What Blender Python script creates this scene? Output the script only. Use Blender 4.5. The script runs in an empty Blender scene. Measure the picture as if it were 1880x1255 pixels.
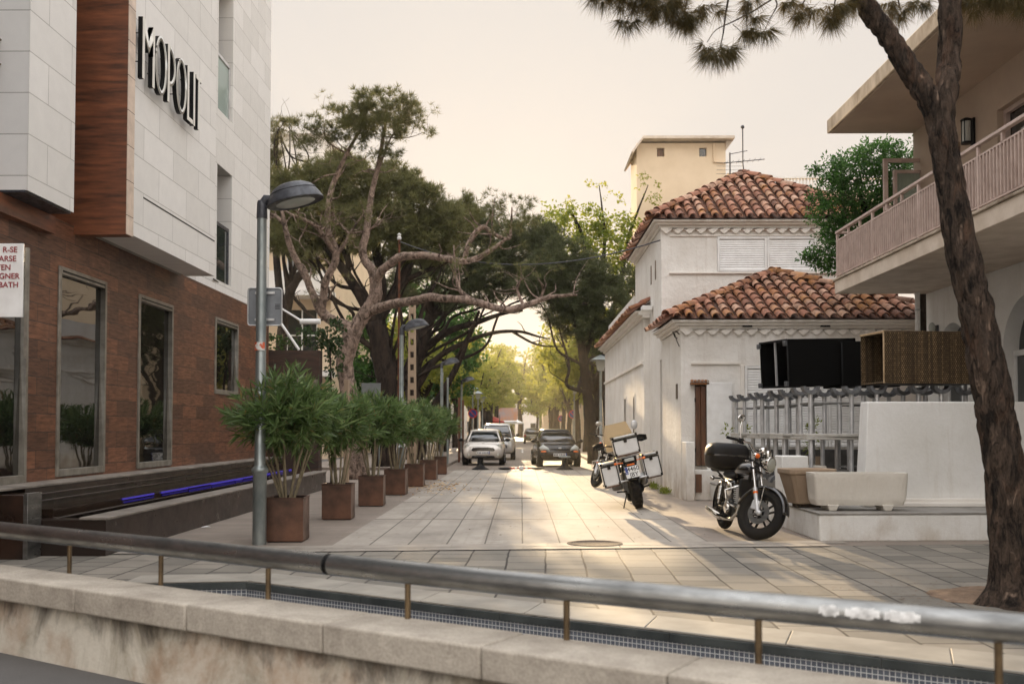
import bpy, bmesh, math, random
import numpy as np
from mathutils import Vector, Matrix
R = math.radians
random.seed(7)
scene = bpy.context.scene
COL = scene.collection
F = 1828.0            # focal length in photograph pixels (35 mm on a 36 mm sensor)
H = 1.40              # eye height
YAW = math.atan(17.0 / F)
PITCH = math.atan(60.0 / F)
CAM = Vector((0, 0, H))
_fw = Vector((-math.sin(YAW) * math.cos(PITCH), math.cos(YAW) * math.cos(PITCH), math.sin(PITCH)))
_rt = Vector((math.cos(YAW), math.sin(YAW), 0))
_up = _rt.cross(_fw)


def ray(px, py):
    return _fw + _rt * ((px - 940.0) / F) + _up * ((728.0 - py) / F)


def at(px, py, Y):
    d = ray(px, py)
    return CAM + d * (Y / d.y)


def gnd(px, py, z=0.0):
    d = ray(px, py)
    return CAM + d * ((z - H) / d.z)


def S(r, g, b):
    def f(c):
        c /= 255.0
        return c / 12.92 if c <= 0.04045 else ((c + 0.055) / 1.055) ** 2.4
    return (f(r), f(g), f(b), 1.0)


def G(v):
    return (v, v, v, 1.0)


# ---------------------------------------------------------------- materials
class NT:
    def __init__(self, name):
        self.m = bpy.data.materials.new(name)
        self.m.use_nodes = True
        self.t = self.m.node_tree
        self.t.nodes.clear()
        self.out = self.n('ShaderNodeOutputMaterial')
        self.p = self.n('ShaderNodeBsdfPrincipled')
        self.l(self.p.outputs[0], self.out.inputs[0])

    def n(self, typ, **kw):
        nd = self.t.nodes.new(typ)
        for k, v in kw.items():
            setattr(nd, k, v)
        return nd

    def l(self, a, b):
        self.t.links.new(a, b)

    def set(self, **kw):
        for k, v in kw.items():
            self.p.inputs[k.replace('_', ' ')].default_value = v

    def coords(self, stretch=(1, 1, 1), axes=None, kind='Object', rot=None):
        tc = self.n('ShaderNodeTexCoord')
        src = tc.outputs[kind]
        if axes:
            sp = self.n('ShaderNodeSeparateXYZ')
            self.l(src, sp.inputs[0])
            cb = self.n('ShaderNodeCombineXYZ')
            for i, a in enumerate(axes):
                self.l(sp.outputs['xyz'.index(a)], cb.inputs[i])
            src = cb.outputs[0]
        mp = self.n('ShaderNodeMapping')
        mp.inputs['Scale'].default_value = stretch
        if rot:
            mp.inputs['Rotation'].default_value = rot
        self.l(src, mp.inputs[0])
        return mp.outputs[0]

    def noise(self, vec, scale=5, detail=5, rough=0.6, dist=0.0):
        nz = self.n('ShaderNodeTexNoise')
        nz.inputs['Scale'].default_value = scale
        nz.inputs['Detail'].default_value = detail
        nz.inputs['Roughness'].default_value = rough
        nz.inputs['Distortion'].default_value = dist
        self.l(vec, nz.inputs['Vector'])
        return nz.outputs['Fac']

    def ramp(self, fac, stops):
        r = self.n('ShaderNodeValToRGB')
        e = r.color_ramp.elements
        while len(e) < len(stops):
            e.new(0.5)
        for i, (p, c) in enumerate(stops):
            e[i].position = p
            e[i].color = c
        self.l(fac, r.inputs[0])
        return r.outputs[0]

    def mix(self, a, b, fac, mode='MIX'):
        m = self.n('ShaderNodeMix', data_type='RGBA', blend_type=mode)
        for sock, v in ((m.inputs[6], a), (m.inputs[7], b), (m.inputs[0], fac)):
            if hasattr(v, 'links'):
                self.l(v, sock)
            else:
                sock.default_value = v
        return m.outputs[2]

    def bump(self, height, strength=0.3, dist=0.02, normal=None):
        b = self.n('ShaderNodeBump')
        b.inputs['Strength'].default_value = strength
        b.inputs['Distance'].default_value = dist
        self.l(height, b.inputs['Height'])
        if normal:
            self.l(normal, b.inputs['Normal'])
        return b.outputs[0]

    def base(self, c):
        if hasattr(c, 'links'):
            self.l(c, self.p.inputs['Base Color'])
        else:
            self.p.inputs['Base Color'].default_value = c


def mul(c, k):
    return (c[0] * k, c[1] * k, c[2] * k, 1.0)


def pm(name, col, col2=None, rough=0.6, metal=0.0, vs=4.0, stretch=(1, 1, 1), bump=0.0, bs=40.0, bd=0.01,
       lo=0.35, hi=0.65, spec=0.5, coat=0.0, rvar=0.0, detail=6):
    """noise-mottled principled material"""
    q = NT(name)
    v = q.coords(stretch)
    if col2 is None:
        col2 = mul(col, 0.8)
    nz = q.noise(v, vs, detail)
    q.base(q.ramp(nz, [(lo, col2), (hi, col)]))
    q.set(Roughness=rough, Metallic=metal, Specular_IOR_Level=spec, Coat_Weight=coat)
    if rvar:
        q.l(q.ramp(nz, [(0.3, G(min(1, rough + rvar))), (0.7, G(max(0.02, rough - rvar)))]), q.p.inputs['Roughness'])
    if bump:
        q.l(q.bump(q.noise(v, bs, 6), bump, bd), q.p.inputs['Normal'])
    return q.m


# ---------------------------------------------------------------- mesh builder
def root_of(o):
    while o is not None and o.parent is not None:
        o = o.parent
    return o


class MB:
    def __init__(self):
        self.v = []
        self.f = []

    def add(self, verts, faces, M=None):
        k = len(self.v)
        for p in verts:
            p = Vector(p)
            self.v.append(M @ p if M else p)
        for f in faces:
            self.f.append([i + k for i in f])
        return self

    def box(self, x0, x1, y0, y1, z0, z1, M=None):
        vs = [(x0, y0, z0), (x1, y0, z0), (x1, y1, z0), (x0, y1, z0), (x0, y0, z1), (x1, y0, z1), (x1, y1, z1), (x0, y1, z1)]
        fs = [(3, 2, 1, 0), (4, 5, 6, 7), (0, 1, 5, 4), (1, 2, 6, 5), (2, 3, 7, 6), (3, 0, 4, 7)]
        return self.add(vs, fs, M)

    def quad(self, a, b, c, d, M=None):
        return self.add([a, b, c, d], [(0, 1, 2, 3)], M)

    def hexa(self, bot, top, M=None):
        """bottom 4 and top 4 points, both anticlockwise seen from above"""
        return self.add(list(bot) + list(top), [(3, 2, 1, 0), (4, 5, 6, 7), (0, 1, 5, 4), (1, 2, 6, 5), (2, 3, 7, 6), (3, 0, 4, 7)], M)

    def prism(self, poly, d0, d1, axis='y', M=None):
        """extrude a 2D polygon along an axis; poly coordinates are the other two axes in order"""
        def pt(p, d):
            if axis == 'y':
                return (p[0], d, p[1])
            if axis == 'x':
                return (d, p[0], p[1])
            return (p[0], p[1], d)
        n = len(poly)
        vs = [pt(p, d0) for p in poly] + [pt(p, d1) for p in poly]
        fs = [tuple(range(n)), tuple(range(2 * n - 1, n - 1, -1))]
        fs += [(i, i + n, (i + 1) % n + n, (i + 1) % n) for i in range(n)]
        return self.add(vs, fs, M)

    def tube(self, pts, radii, n=10, cap=True, M=None, jitter=0.0, rng=None):
        pts = [Vector(p) for p in pts]
        if not hasattr(radii, '__len__'):
            radii = [radii] * len(pts)
        k0 = len(self.v)
        t = (pts[1] - pts[0]).normalized()
        ref = Vector((0, 0, 1)) if abs(t.z) < 0.9 else Vector((1, 0, 0))
        u = t.cross(ref).normalized()
        for i, p in enumerate(pts):
            if i == 0:
                tt = pts[1] - pts[0]
            elif i == len(pts) - 1:
                tt = pts[-1] - pts[-2]
            else:
                tt = (pts[i + 1] - pts[i]).normalized() + (pts[i] - pts[i - 1]).normalized()
            tt.normalize()
            u = (u - tt * u.dot(tt))
            if u.length < 1e-6:
                u = tt.orthogonal()
            u.normalize()
            w = tt.cross(u)
            for j in range(n):
                a = 2 * math.pi * j / n
                r = radii[i]
                if jitter:
                    r *= 1 + jitter * (rng.random() - 0.5)
                q = p + (u * math.cos(a) + w * math.sin(a)) * r
                self.v.append(M @ q if M else q)
        for i in range(len(pts) - 1):
            for j in range(n):
                a = k0 + i * n + j
                b = k0 + i * n + (j + 1) % n
                self.f.append([a, b, b + n, a + n])
        if cap:
            self.f.append([k0 + j for j in range(n - 1, -1, -1)])
            e = k0 + (len(pts) - 1) * n
            self.f.append([e + j for j in range(n)])
        return self

    def cyl(self, a, b, r0, r1=None, n=16, M=None):
        return self.tube([a, b], [r0, r0 if r1 is None else r1], n, True, M)

    def lathe(self, prof, n=24, M=None, arc=2 * math.pi, cap=True):
        """profile of (radius, height) about z"""
        k0 = len(self.v)
        full = abs(arc - 2 * math.pi) < 1e-6
        m = n if full else n + 1
        for r, z in prof:
            for j in range(m):
                a = arc * j / n
                q = Vector((r * math.cos(a), r * math.sin(a), z))
                self.v.append(M @ q if M else q)
        for i in range(len(prof) - 1):
            for j in range(n):
                a = k0 + i * m + j
                b = k0 + i * m + (j + 1) % m
                self.f.append([a, b, b + m, a + m])
        if cap and full:
            if prof[0][0] > 1e-5:
                self.f.append([k0 + j for j in range(m - 1, -1, -1)])
            if prof[-1][0] > 1e-5:
                e = k0 + (len(prof) - 1) * m
                self.f.append([e + j for j in range(m)])
        return self

    def torus(self, Rr, r, n=36, k=12, M=None, arc=2 * math.pi, sx=1.0):
        """ring about the local x axis (a wheel rolling along y); sx squeezes the section across x"""
        k0 = len(self.v)
        full = abs(arc - 2 * math.pi) < 1e-6
        m = n if full else n + 1
        for i in range(m):
            a = arc * i / n
            for j in range(k):
                b = 2 * math.pi * j / k
                rr = Rr + r * math.cos(b)
                q = Vector((r * sx * math.sin(b), rr * math.cos(a), rr * math.sin(a)))
                self.v.append(M @ q if M else q)
        for i in range(n):
            for j in range(k):
                a = k0 + i * k + j
                b = k0 + i * k + (j + 1) % k
                c = k0 + ((i + 1) % m) * k + (j + 1) % k
                d = k0 + ((i + 1) % m) * k + j
                self.f.append([a, b, c, d])
        return self

    def ellipsoid(self, c, r, n=20, k=12, M=None):
        c = Vector(c)
        k0 = len(self.v)
        for i in range(k + 1):
            th = math.pi * i / k
            for j in range(n):
                a = 2 * math.pi * j / n
                q = c + Vector((r[0] * math.sin(th) * math.cos(a), r[1] * math.sin(th) * math.sin(a), r[2] * math.cos(th)))
                self.v.append(M @ q if M else q)
        for i in range(k):
            for j in range(n):
                a = k0 + i * n + j
                b = k0 + i * n + (j + 1) % n
                self.f.append([a, a + n, b + n, b])
        return self

    def loft(self, rings, M=None, cap=True):
        """rings: lists of the same number of points"""
        n = len(rings[0])
        k0 = len(self.v)
        for rg in rings:
            for p in rg:
                p = Vector(p)
                self.v.append(M @ p if M else p)
        for i in range(len(rings) - 1):
            for j in range(n):
                a = k0 + i * n + j
                b = k0 + i * n + (j + 1) % n
                self.f.append([a, b, b + n, a + n])
        if cap:
            self.f.append([k0 + j for j in range(n - 1, -1, -1)])
            e = k0 + (len(rings) - 1) * n
            self.f.append([e + j for j in range(n)])
        return self

    def build(self, name, mat, parent=None, world=False, smooth=None, bevel=0.0, bseg=2, subsurf=0, autosm=40):
        me = bpy.data.meshes.new(name)
        off = root_of(parent).location if (world and parent is not None) else Vector((0, 0, 0))
        me.from_pydata([tuple(p - off) for p in self.v], [], self.f)
        bm = bmesh.new()
        bm.from_mesh(me)
        bmesh.ops.remove_doubles(bm, verts=bm.verts, dist=1e-5)
        bmesh.ops.recalc_face_normals(bm, faces=bm.faces)
        if smooth or smooth is None:
            lim = R(autosm)
            for f in bm.faces:
                f.smooth = True
            for e in bm.edges:
                if len(e.link_faces) == 2 and not smooth:
                    if e.calc_face_angle(0) > lim:
                        e.smooth = False
        bm.to_mesh(me)
        bm.free()
        return link(name, me, mat, parent, bevel, bseg, subsurf)


def link(name, me, mat, parent=None, bevel=0.0, bseg=2, subsurf=0):
    o = bpy.data.objects.new(name, me)
    COL.objects.link(o)
    if isinstance(mat, (list, tuple)):
        for m_ in mat:
            me.materials.append(m_)
    else:
        me.materials.append(mat)
    if parent is not None:
        o.parent = parent
    if bevel:
        b = o.modifiers.new('bevel', 'BEVEL')
        b.width = bevel
        b.segments = bseg
        b.limit_method = 'ANGLE'
        b.angle_limit = R(35)
        b.harden_normals = False
    if subsurf:
        s = o.modifiers.new('sub', 'SUBSURF')
        s.levels = s.render_levels = subsurf
    return o


def thing(name, label, cat, loc=(0, 0, 0), rotz=0.0, group=None):
    o = bpy.data.objects.new(name, None)
    COL.objects.link(o)
    o.empty_display_size = 0.2
    o.location = loc
    o.rotation_euler = (0, 0, rotz)
    return tag(o, label, cat, group)


def tag(o, label, cat, group=None, kind=None):
    o['label'] = label
    o['category'] = cat
    if group:
        o['group'] = group
    if kind:
        o['kind'] = kind
    return o


def struct(o, kind='structure'):
    o['kind'] = kind
    return o


def dup(root, label=None, loc=None, rotz=None, scale=None, group=None):
    r = root.copy()
    COL.objects.link(r)
    if loc is not None:
        r.location = loc
    if rotz is not None:
        r.rotation_euler = (0, 0, rotz)
    if scale is not None:
        r.scale = scale if hasattr(scale, '__len__') else (scale,) * 3
    if label:
        r['label'] = label
    if group:
        r['group'] = group
    for ch in list(root.children):
        c = ch.copy()
        COL.objects.link(c)
        c.parent = r
        for g in list(ch.children):
            d = g.copy()
            COL.objects.link(d)
            d.parent = c
    return r


def np_mesh(name, verts, faces, mat, parent=None, world=False, smooth=False):
    """verts (N,3), faces (M,k) numpy arrays"""
    if world and parent is not None:
        verts = verts - np.array(root_of(parent).location)
    me = bpy.data.meshes.new(name)
    N, Mf, k = len(verts), len(faces), faces.shape[1]
    me.vertices.add(N)
    me.vertices.foreach_set('co', verts.astype(np.float32).ravel())
    me.loops.add(Mf * k)
    me.loops.foreach_set('vertex_index', faces.astype(np.int32).ravel())
    me.polygons.add(Mf)
    me.polygons.foreach_set('loop_start', np.arange(0, Mf * k, k, dtype=np.int32))
    me.update(calc_edges=True)
    me.validate()
    return link(name, me, mat, parent)


def nrm(a):
    return a / np.maximum(np.linalg.norm(a, axis=-1, keepdims=True), 1e-9)


def tufts(c, ax, K, L, w, spread, rng, droop=0.0):
    """pine needles: K thin triangles springing from each centre round its axis"""
    N = len(c)
    d = nrm(ax[:, None, :] + rng.normal(size=(N, K, 3)) * spread)
    ln = L * (0.55 + 0.6 * rng.random((N, K, 1)))
    side = nrm(np.cross(d, rng.normal(size=(N, K, 3)))) * w * 0.5
    base = c[:, None, :] + d * 0.02
    tip = base + d * ln
    tip[..., 2] -= droop * ln[..., 0]
    v = np.stack([base - side, base + side, tip], axis=2).reshape(-1, 3)
    f = np.arange(len(v)).reshape(-1, 3)
    return v, f


def leaves(c, L, w, rng, ax=None, axw=1.0, spread=1.0, droop=0.0):
    """one folded diamond per centre"""
    N = len(c)
    d = rng.normal(size=(N, 3)) * spread
    if ax is not None:
        d = d + ax * axw
    d[:, 2] -= droop
    d = nrm(d)
    s = nrm(np.cross(d, rng.normal(size=(N, 3))))
    ln = L * (0.65 + 0.6 * rng.random((N, 1)))
    ww = w * (0.7 + 0.5 * rng.random((N, 1)))
    v = np.stack([c, c + d * ln * 0.45 + s * ww * 0.5, c + d * ln, c + d * ln * 0.45 - s * ww * 0.5], axis=1).reshape(-1, 3)
    f = np.arange(len(v)).reshape(-1, 4)
    return v, f


def crown_pts(blobs, nsub, rsub, per, rng, up=0.35, inner=0.55, flat=1.0):
    """clumps on the shells of ellipsoid blobs: returns centres and outward axes"""
    C, A = [], []
    for (c, r) in blobs:
        c = np.array(c, float)
        r = np.array(r, float)
        vol = (r[0] * r[1] * r[2]) ** (1 / 3)
        k = max(4, int(nsub * vol * vol))
        d = nrm(rng.normal(size=(k, 3)))
        rad = inner + (1 - inner) * rng.random((k, 1)) ** 0.6
        cen = c + d * r * rad
        rs = rsub * (0.6 + 0.8 * rng.random((k, 1, 1)))
        dd = nrm(rng.normal(size=(k, per, 3))) * rng.random((k, per, 1)) ** 0.5
        dd[..., 2] *= flat
        p = cen[:, None, :] + dd * rs
        a = nrm(nrm(d / r)[:, None, :] * 0.8 + dd * 0.9 + np.array([0, 0, up]))
        C.append(p.reshape(-1, 3))
        A.append(a.reshape(-1, 3))
    return np.concatenate(C), np.concatenate(A)


def smooth_path(pts, k=4):
    """Catmull-Rom through points (with radius as 4th value)"""
    P = [np.array(p, float) for p in pts]
    P = [2 * P[0] - P[1]] + P + [2 * P[-1] - P[-2]]
    out = []
    for i in range(1, len(P) - 2):
        for j in range(k):
            t = j / k
            a, b, c, d = P[i - 1], P[i], P[i + 1], P[i + 2]
            out.append(0.5 * ((2 * b) + (-a + c) * t + (2 * a - 5 * b + 4 * c - d) * t * t + (-a + 3 * b - 3 * c + d) * t ** 3))
    out.append(P[-2])
    return out


def limb(mb, pts, n=9, k=4, jit=0.16, rng=random):
    sp = smooth_path(pts, k)
    mb.tube([p[:3] for p in sp], [max(0.004, p[3]) for p in sp], n, True, None, jit, rng)


def text_mesh(body, size, align='CENTER', depth=0.004, bold=0.0):
    cu = bpy.data.curves.new('lettering', 'FONT')
    cu.body = body
    cu.size = size
    cu.align_x = align
    cu.align_y = 'CENTER'
    cu.extrude = depth
    cu.offset = bold
    ob = bpy.data.objects.new('lettering', cu)
    COL.objects.link(ob)
    dg = bpy.context.evaluated_depsgraph_get()
    dg.update()
    me = bpy.data.meshes.new_from_object(ob.evaluated_get(dg))
    bpy.data.objects.remove(ob)
    bpy.data.curves.remove(cu)
    return me


def lettering(body, size, M, mat, parent, name='lettering', align='CENTER', depth=0.003, bold=0.0):
    me = text_mesh(body, size, align, depth, bold)
    me.transform(M)
    me.materials.clear()
    return link(name, me, mat, parent)
# ---------------------------------------------------------------- materials of the place
def leaf_mat(name, c1, c2, c3, trans=0.35, rough=0.55, tcol=None, dead=False):
    q = NT(name)
    geo = q.n('ShaderNodeNewGeometry')
    v = q.coords()
    nz = q.noise(v, 0.9, 3)
    col = q.ramp(geo.outputs['Random Per Island'], [(0.0, c1), (0.55, c2), (1.0 if not dead else 0.955, c3)] + ([(0.972, S(158, 128, 78))] if dead else []))
    col = q.mix(col, q.ramp(nz, [(0.35, mul(c1, 0.75)), (0.65, c2)]), 0.4)
    q.base(col)
    q.set(Roughness=rough, Specular_IOR_Level=0.25)
    tr = q.n('ShaderNodeBsdfTranslucent')
    q.l(q.mix(col, tcol or c3, 0.6), tr.inputs[0])
    ms = q.n('ShaderNodeMixShader')
    ms.inputs[0].default_value = trans
    q.l(q.p.outputs[0], ms.inputs[1])
    q.l(tr.outputs[0], ms.inputs[2])
    q.l(ms.outputs[0], q.out.inputs[0])
    return q.m


def brick_mat(name, axes, bw, rh, c1, c2, mortar, msize=0.006, off=0.5, rough=0.5, grain=None, bump=0.35, noisek=0.25, spec=0.5, squash=1.0, sf=2, rot=None, stain=None):
    q = NT(name)
    v = q.coords((1, 1, 1), axes, rot=rot)
    b = q.n('ShaderNodeTexBrick')
    b.offset = off
    b.squash = squash
    b.squash_frequency = sf
    b.inputs['Scale'].default_value = 1.0
    b.inputs['Brick Width'].default_value = bw
    b.inputs['Row Height'].default_value = rh
    b.inputs['Mortar Size'].default_value = msize
    b.inputs['Mortar Smooth'].default_value = 0.1
    b.inputs['Bias'].default_value = 0.0
    b.inputs['Color1'].default_value = c1
    b.inputs['Color2'].default_value = c2
    b.inputs['Mortar'].default_value = mortar
    q.l(v, b.inputs['Vector'])
    col = b.outputs['Color']
    vg = q.coords(grain or (1, 1, 1), axes, rot=rot)
    nz = q.noise(vg, 4.0, 8, 0.65, 0.4)
    col = q.mix(col, q.ramp(nz, [(0.25, G(1 - noisek * 1.6)), (0.75, G(1.0))]), 1.0, 'MULTIPLY')
    if stain:
        n2 = q.noise(q.coords((1, 1, 1), axes), stain[0], 5, 0.6)
        col = q.mix(col, stain[1], q.ramp(n2, [(stain[2], G(0)), (stain[2] + 0.18, G(stain[3]))]))
    q.base(col)
    q.set(Specular_IOR_Level=spec)
    q.l(q.ramp(nz, [(0.2, G(min(1, rough + 0.15))), (0.8, G(max(0.05, rough - 0.1)))]), q.p.inputs['Roughness'])
    inv = q.n('ShaderNodeMath', operation='SUBTRACT')
    inv.inputs[0].default_value = 1.0
    q.l(b.outputs['Fac'], inv.inputs[1])
    nb = q.bump(inv.outputs[0], bump, 0.004)
    q.l(q.bump(q.noise(vg, 30, 5), 0.12, 0.004, nb), q.p.inputs['Normal'])
    return q.m


def stucco(name, c, c2=None, bump=0.35, bs=26, rough=0.85, dirt=None, dz=1.0):
    q = NT(name)
    v = q.coords()
    col = q.ramp(q.noise(v, 1.1, 6), [(0.3, c2 or mul(c, 0.86)), (0.7, c)])
    if dirt:
        sp = q.n('ShaderNodeSeparateXYZ')
        q.l(v, sp.inputs[0])
        n2 = q.noise(q.coords((2, 2, 1.3)), 1.5, 8)
        ad = q.n('ShaderNodeMath', operation='MULTIPLY_ADD')
        q.l(n2, ad.inputs[0])
        ad.inputs[1].default_value = 2.3
        q.l(sp.outputs[2], ad.inputs[2])
        dv = q.n('ShaderNodeMath', operation='DIVIDE')
        q.l(ad.outputs[0], dv.inputs[0])
        dv.inputs[1].default_value = 2.4 * (0.55 + 0.45 * dz)
        col = q.mix(dirt, col, q.ramp(dv.outputs[0], [(0.35, G(0.15)), (0.75, G(1))]))
    if dirt:
        rs = q.noise(q.coords((5, 5, 0.35)), 1.3, 6, 0.7)
        col = q.mix(col, dirt, q.ramp(rs, [(0.55, G(0)), (0.75, G(0.35))]))
        cr = q.noise(v, 2.2, 10, 0.8, 1.5)
        col = q.mix(col, mul(dirt, 0.6), q.ramp(cr, [(0.492, G(0)), (0.5, G(0.22)), (0.508, G(0))]))
    q.base(col)
    q.set(Roughness=rough, Specular_IOR_Level=0.3)
    q.l(q.bump(q.noise(v, bs, 5, 0.6), bump, 0.02), q.p.inputs['Normal'])
    return q.m


M = {}
M['cladding'] = brick_mat('wood_look_cladding', 'yz', 0.72, 0.228, S(148, 96, 68), S(100, 64, 46), S(66, 45, 35), 0.006, 0.42, 0.42, (1.0, 7, 1), 0.4, 0.55)
M['portal'] = pm('dark_wood_panel', S(136, 82, 54), S(66, 40, 28), 0.4, vs=2.2, stretch=(0.8, 0.8, 6.0), bump=0.06, bs=25, lo=0.3, hi=0.7)
M['panel'] = brick_mat('pale_facade_panel', 'yz', 1.2, 0.475, S(231, 229, 225), S(217, 215, 210), S(176, 173, 168), 0.006, 0.5, 0.5, (1, 1, 1), 0.5, 0.05)
M['panelx'] = brick_mat('pale_facade_panel_front', 'xz', 1.2, 0.475, S(226, 225, 222), S(219, 218, 216), S(168, 166, 162), 0.006, 0.5, 0.5, (1, 1, 1), 0.5, 0.05)
M['strip'] = brick_mat('cream_edge_panel', 'yz', 3.0, 0.475, S(226, 206, 188), S(222, 200, 180), S(120, 100, 88), 0.006, 0.0, 0.5)
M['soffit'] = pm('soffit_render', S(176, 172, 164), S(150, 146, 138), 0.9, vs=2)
M['frame'] = pm('bronze_window_frame', S(146, 141, 131), S(116, 111, 102), 0.38, 0.4, vs=6)
M['whitemetal'] = pm('white_powder_coat', S(238, 238, 236), S(224, 223, 220), 0.4, vs=5)
M['darkwood'] = pm('dark_weathered_wood', S(74, 52, 40), S(40, 30, 25), 0.7, vs=2.5, stretch=(1, 1, 6), bump=0.2)
M['ledge'] = pm('grey_stone_ledge', S(140, 132, 122), S(104, 97, 90), 0.55, vs=3, bump=0.1)
M['wetstone'] = pm('wet_dark_stone', S(60, 47, 38), S(30, 24, 20), 0.1, vs=3.5, stretch=(1, .5, 4), bump=0.12, bs=14, rvar=.08)
M['darkstone'] = brick_mat('dark_brown_stone_cladding', 'yz', 0.6, 0.42, S(62, 45, 36), S(48, 36, 30), S(30, 24, 20), 0.004, 0.5, 0.3, (1, 1, 1), 0.2, 0.5)
M['darkstonex'] = brick_mat('dark_brown_stone_front', 'xz', 0.6, 0.42, S(62, 45, 36), S(48, 36, 30), S(30, 24, 20), 0.004, 0.5, 0.3, (1, 1, 1), 0.2, 0.5)
M['concrete'] = pm('lane_concrete', S(196, 188, 176), S(168, 160, 149), 0.75, vs=1.2)
M['galv'] = pm('galvanised_steel', S(158, 164, 162), S(122, 130, 130), 0.42, 0.75, vs=5, stretch=(1, 1, 0.5), rvar=0.12)
M['steel'] = pm('brushed_steel', S(156, 156, 153), S(108, 108, 106), 0.33, 0.9, vs=3, stretch=(1, 1, 4), rvar=0.1, bump=0.04, bs=120)
M['brass'] = pm('tarnished_steel_post', S(142, 122, 94), S(98, 84, 66), 0.35, 0.85, vs=6)
M['alu'] = pm('satin_aluminium', S(206, 206, 206), S(178, 178, 178), 0.35, 0.4, vs=6, rvar=0.08)
M['chrome'] = pm('chrome', S(225, 222, 216), S(190, 187, 182), 0.08, 1.0, vs=3)
M['lamphead'] = pm('charcoal_lamp_paint', S(66, 68, 74), S(44, 45, 50), 0.42, 0.1, vs=14, bump=0.05, rvar=0.1)
M['black'] = pm('black_plastic', S(19, 19, 20), S(12, 12, 13), 0.5, vs=8, spec=0.2)
M['blackgloss'] = pm('black_gloss_paint', S(16, 16, 18), S(11, 11, 13), 0.12, 0.0, vs=2, coat=0.6)
M['rubber'] = pm('tyre_rubber', S(24, 23, 23), S(16, 16, 16), 0.8, vs=10, bump=0.3, bs=80, spec=0.2)
M['blackwicker'] = None
M['whitewall'] = stucco('white_rough_render', S(236, 234, 229), S(216, 211, 203), 0.9, 8.0, 0.85, dirt=S(170, 154, 136))
M['whitewall2'] = stucco('white_smooth_render', S(236, 235, 232), S(219, 217, 211), 0.2, 20, 0.85, dirt=S(186, 174, 158), dz=0.45)
M['trim'] = stucco('white_trim', S(236, 232, 225), S(220, 213, 203), 0.15, 24)
M['beige'] = stucco('beige_render', S(186, 167, 149), S(170, 152, 135), 0.2, 30)
M['slabconc'] = pm('weathered_concrete_edge', S(186, 172, 154), S(122, 106, 88), 0.9, vs=2.2, stretch=(1, 1, 0.5), bump=0.25, bs=20, lo=0.3, hi=0.6)
M['balcconc'] = pm('balcony_edge_render', S(214, 200, 184), S(190, 174, 156), 0.9, vs=2.5, bump=0.15, bs=18)
M['railpaint'] = pm('dusty_rose_rail_paint', S(198, 178, 168), S(176, 155, 145), 0.5, vs=6)
M['cream'] = stucco('cream_render', S(228, 207, 178), S(216, 194, 164), 0.1, 16)
M['terracotta'] = None
M['copper'] = pm('aged_copper_sheet', S(120, 86, 68), S(66, 50, 42), 0.46, 0.4, vs=2.6, bump=0.06, bs=12, lo=0.3, hi=0.66, rvar=0.12)
M['soil'] = pm('potting_soil', S(58, 46, 38), S(36, 29, 24), 0.95, vs=20, bump=0.6, bs=60)
M['stone'] = stucco('cast_stone', S(232, 227, 217), S(208, 201, 189), 0.3, 30, 0.9)
M['stonebrown'] = stucco('stained_cast_stone', S(176, 155, 132), S(140, 120, 100), 0.3, 30, 0.9)
q = NT('sandstone_coping')
v = q.coords()
c = q.ramp(q.noise(v, 2.6, 9, 0.7, 0.4), [(0.28, S(142, 133, 121)), (0.62, S(186, 177, 163))])
c = q.mix(c, q.ramp(q.noise(v, 70, 4, 0.7), [(0.32, G(0.78)), (0.6, G(1.04))]), 1.0, 'MULTIPLY')
c = q.mix(c, S(96, 88, 78), q.ramp(q.noise(v, 7, 8, 0.75), [(0.6, G(0)), (0.76, G(0.5))]))
q.base(c)
q.set(Roughness=0.85, Specular_IOR_Level=0.25)
q.l(q.bump(q.noise(v, 60, 6, 0.7), 0.5, 0.006, q.bump(q.noise(v, 9, 6, 0.6), 0.35, 0.02)), q.p.inputs['Normal'])
M['coping'] = q.m
M['orange'] = pm('amber_lens', S(238, 120, 30), S(225, 100, 20), 0.2, vs=8)
M['red'] = pm('red_lens', S(170, 30, 24), S(140, 22, 18), 0.25, vs=8)
M['redpaint'] = pm('red_paint', S(196, 52, 40), S(170, 40, 32), 0.45, vs=6)
M['bluepaint'] = pm('blue_paint', S(40, 66, 140), S(34, 56, 122), 0.45, vs=6)
M['plate'] = pm('number_plate_white', S(228, 228, 226), S(215, 215, 212), 0.4, vs=8)
M['textred'] = pm('dark_red_lettering', S(150, 52, 56), S(140, 46, 50), 0.6, vs=9)
M['textblack'] = pm('black_lettering', S(24, 24, 26), S(20, 20, 22), 0.5, vs=9)
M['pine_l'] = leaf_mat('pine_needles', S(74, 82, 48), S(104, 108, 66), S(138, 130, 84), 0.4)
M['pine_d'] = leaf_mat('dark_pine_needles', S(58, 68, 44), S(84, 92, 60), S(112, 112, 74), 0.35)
M['pine_n'] = leaf_mat('near_pine_needles', S(56, 58, 36), S(84, 78, 48), S(134, 110, 62), 0.35)
M['oleander'] = leaf_mat('oleander_leaves', S(58, 80, 42), S(86, 112, 60), S(142, 162, 104), 0.28, 0.34, dead=True)
M['broad'] = leaf_mat('green_leaves', S(70, 92, 36), S(102, 122, 48), S(146, 154, 66), 0.5, tcol=S(176, 178, 70))
M['plane'] = leaf_mat('yellow_green_leaves', S(82, 104, 40), S(118, 132, 50), S(172, 166, 72), 0.5, tcol=S(206, 200, 92))
M['darkbroad'] = leaf_mat('deep_green_leaves', S(36, 70, 30), S(60, 100, 44), S(108, 150, 70), 0.35)
M['ivy'] = leaf_mat('ivy_leaves', S(30, 48, 24), S(46, 70, 34), S(72, 96, 46), 0.2)


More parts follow.
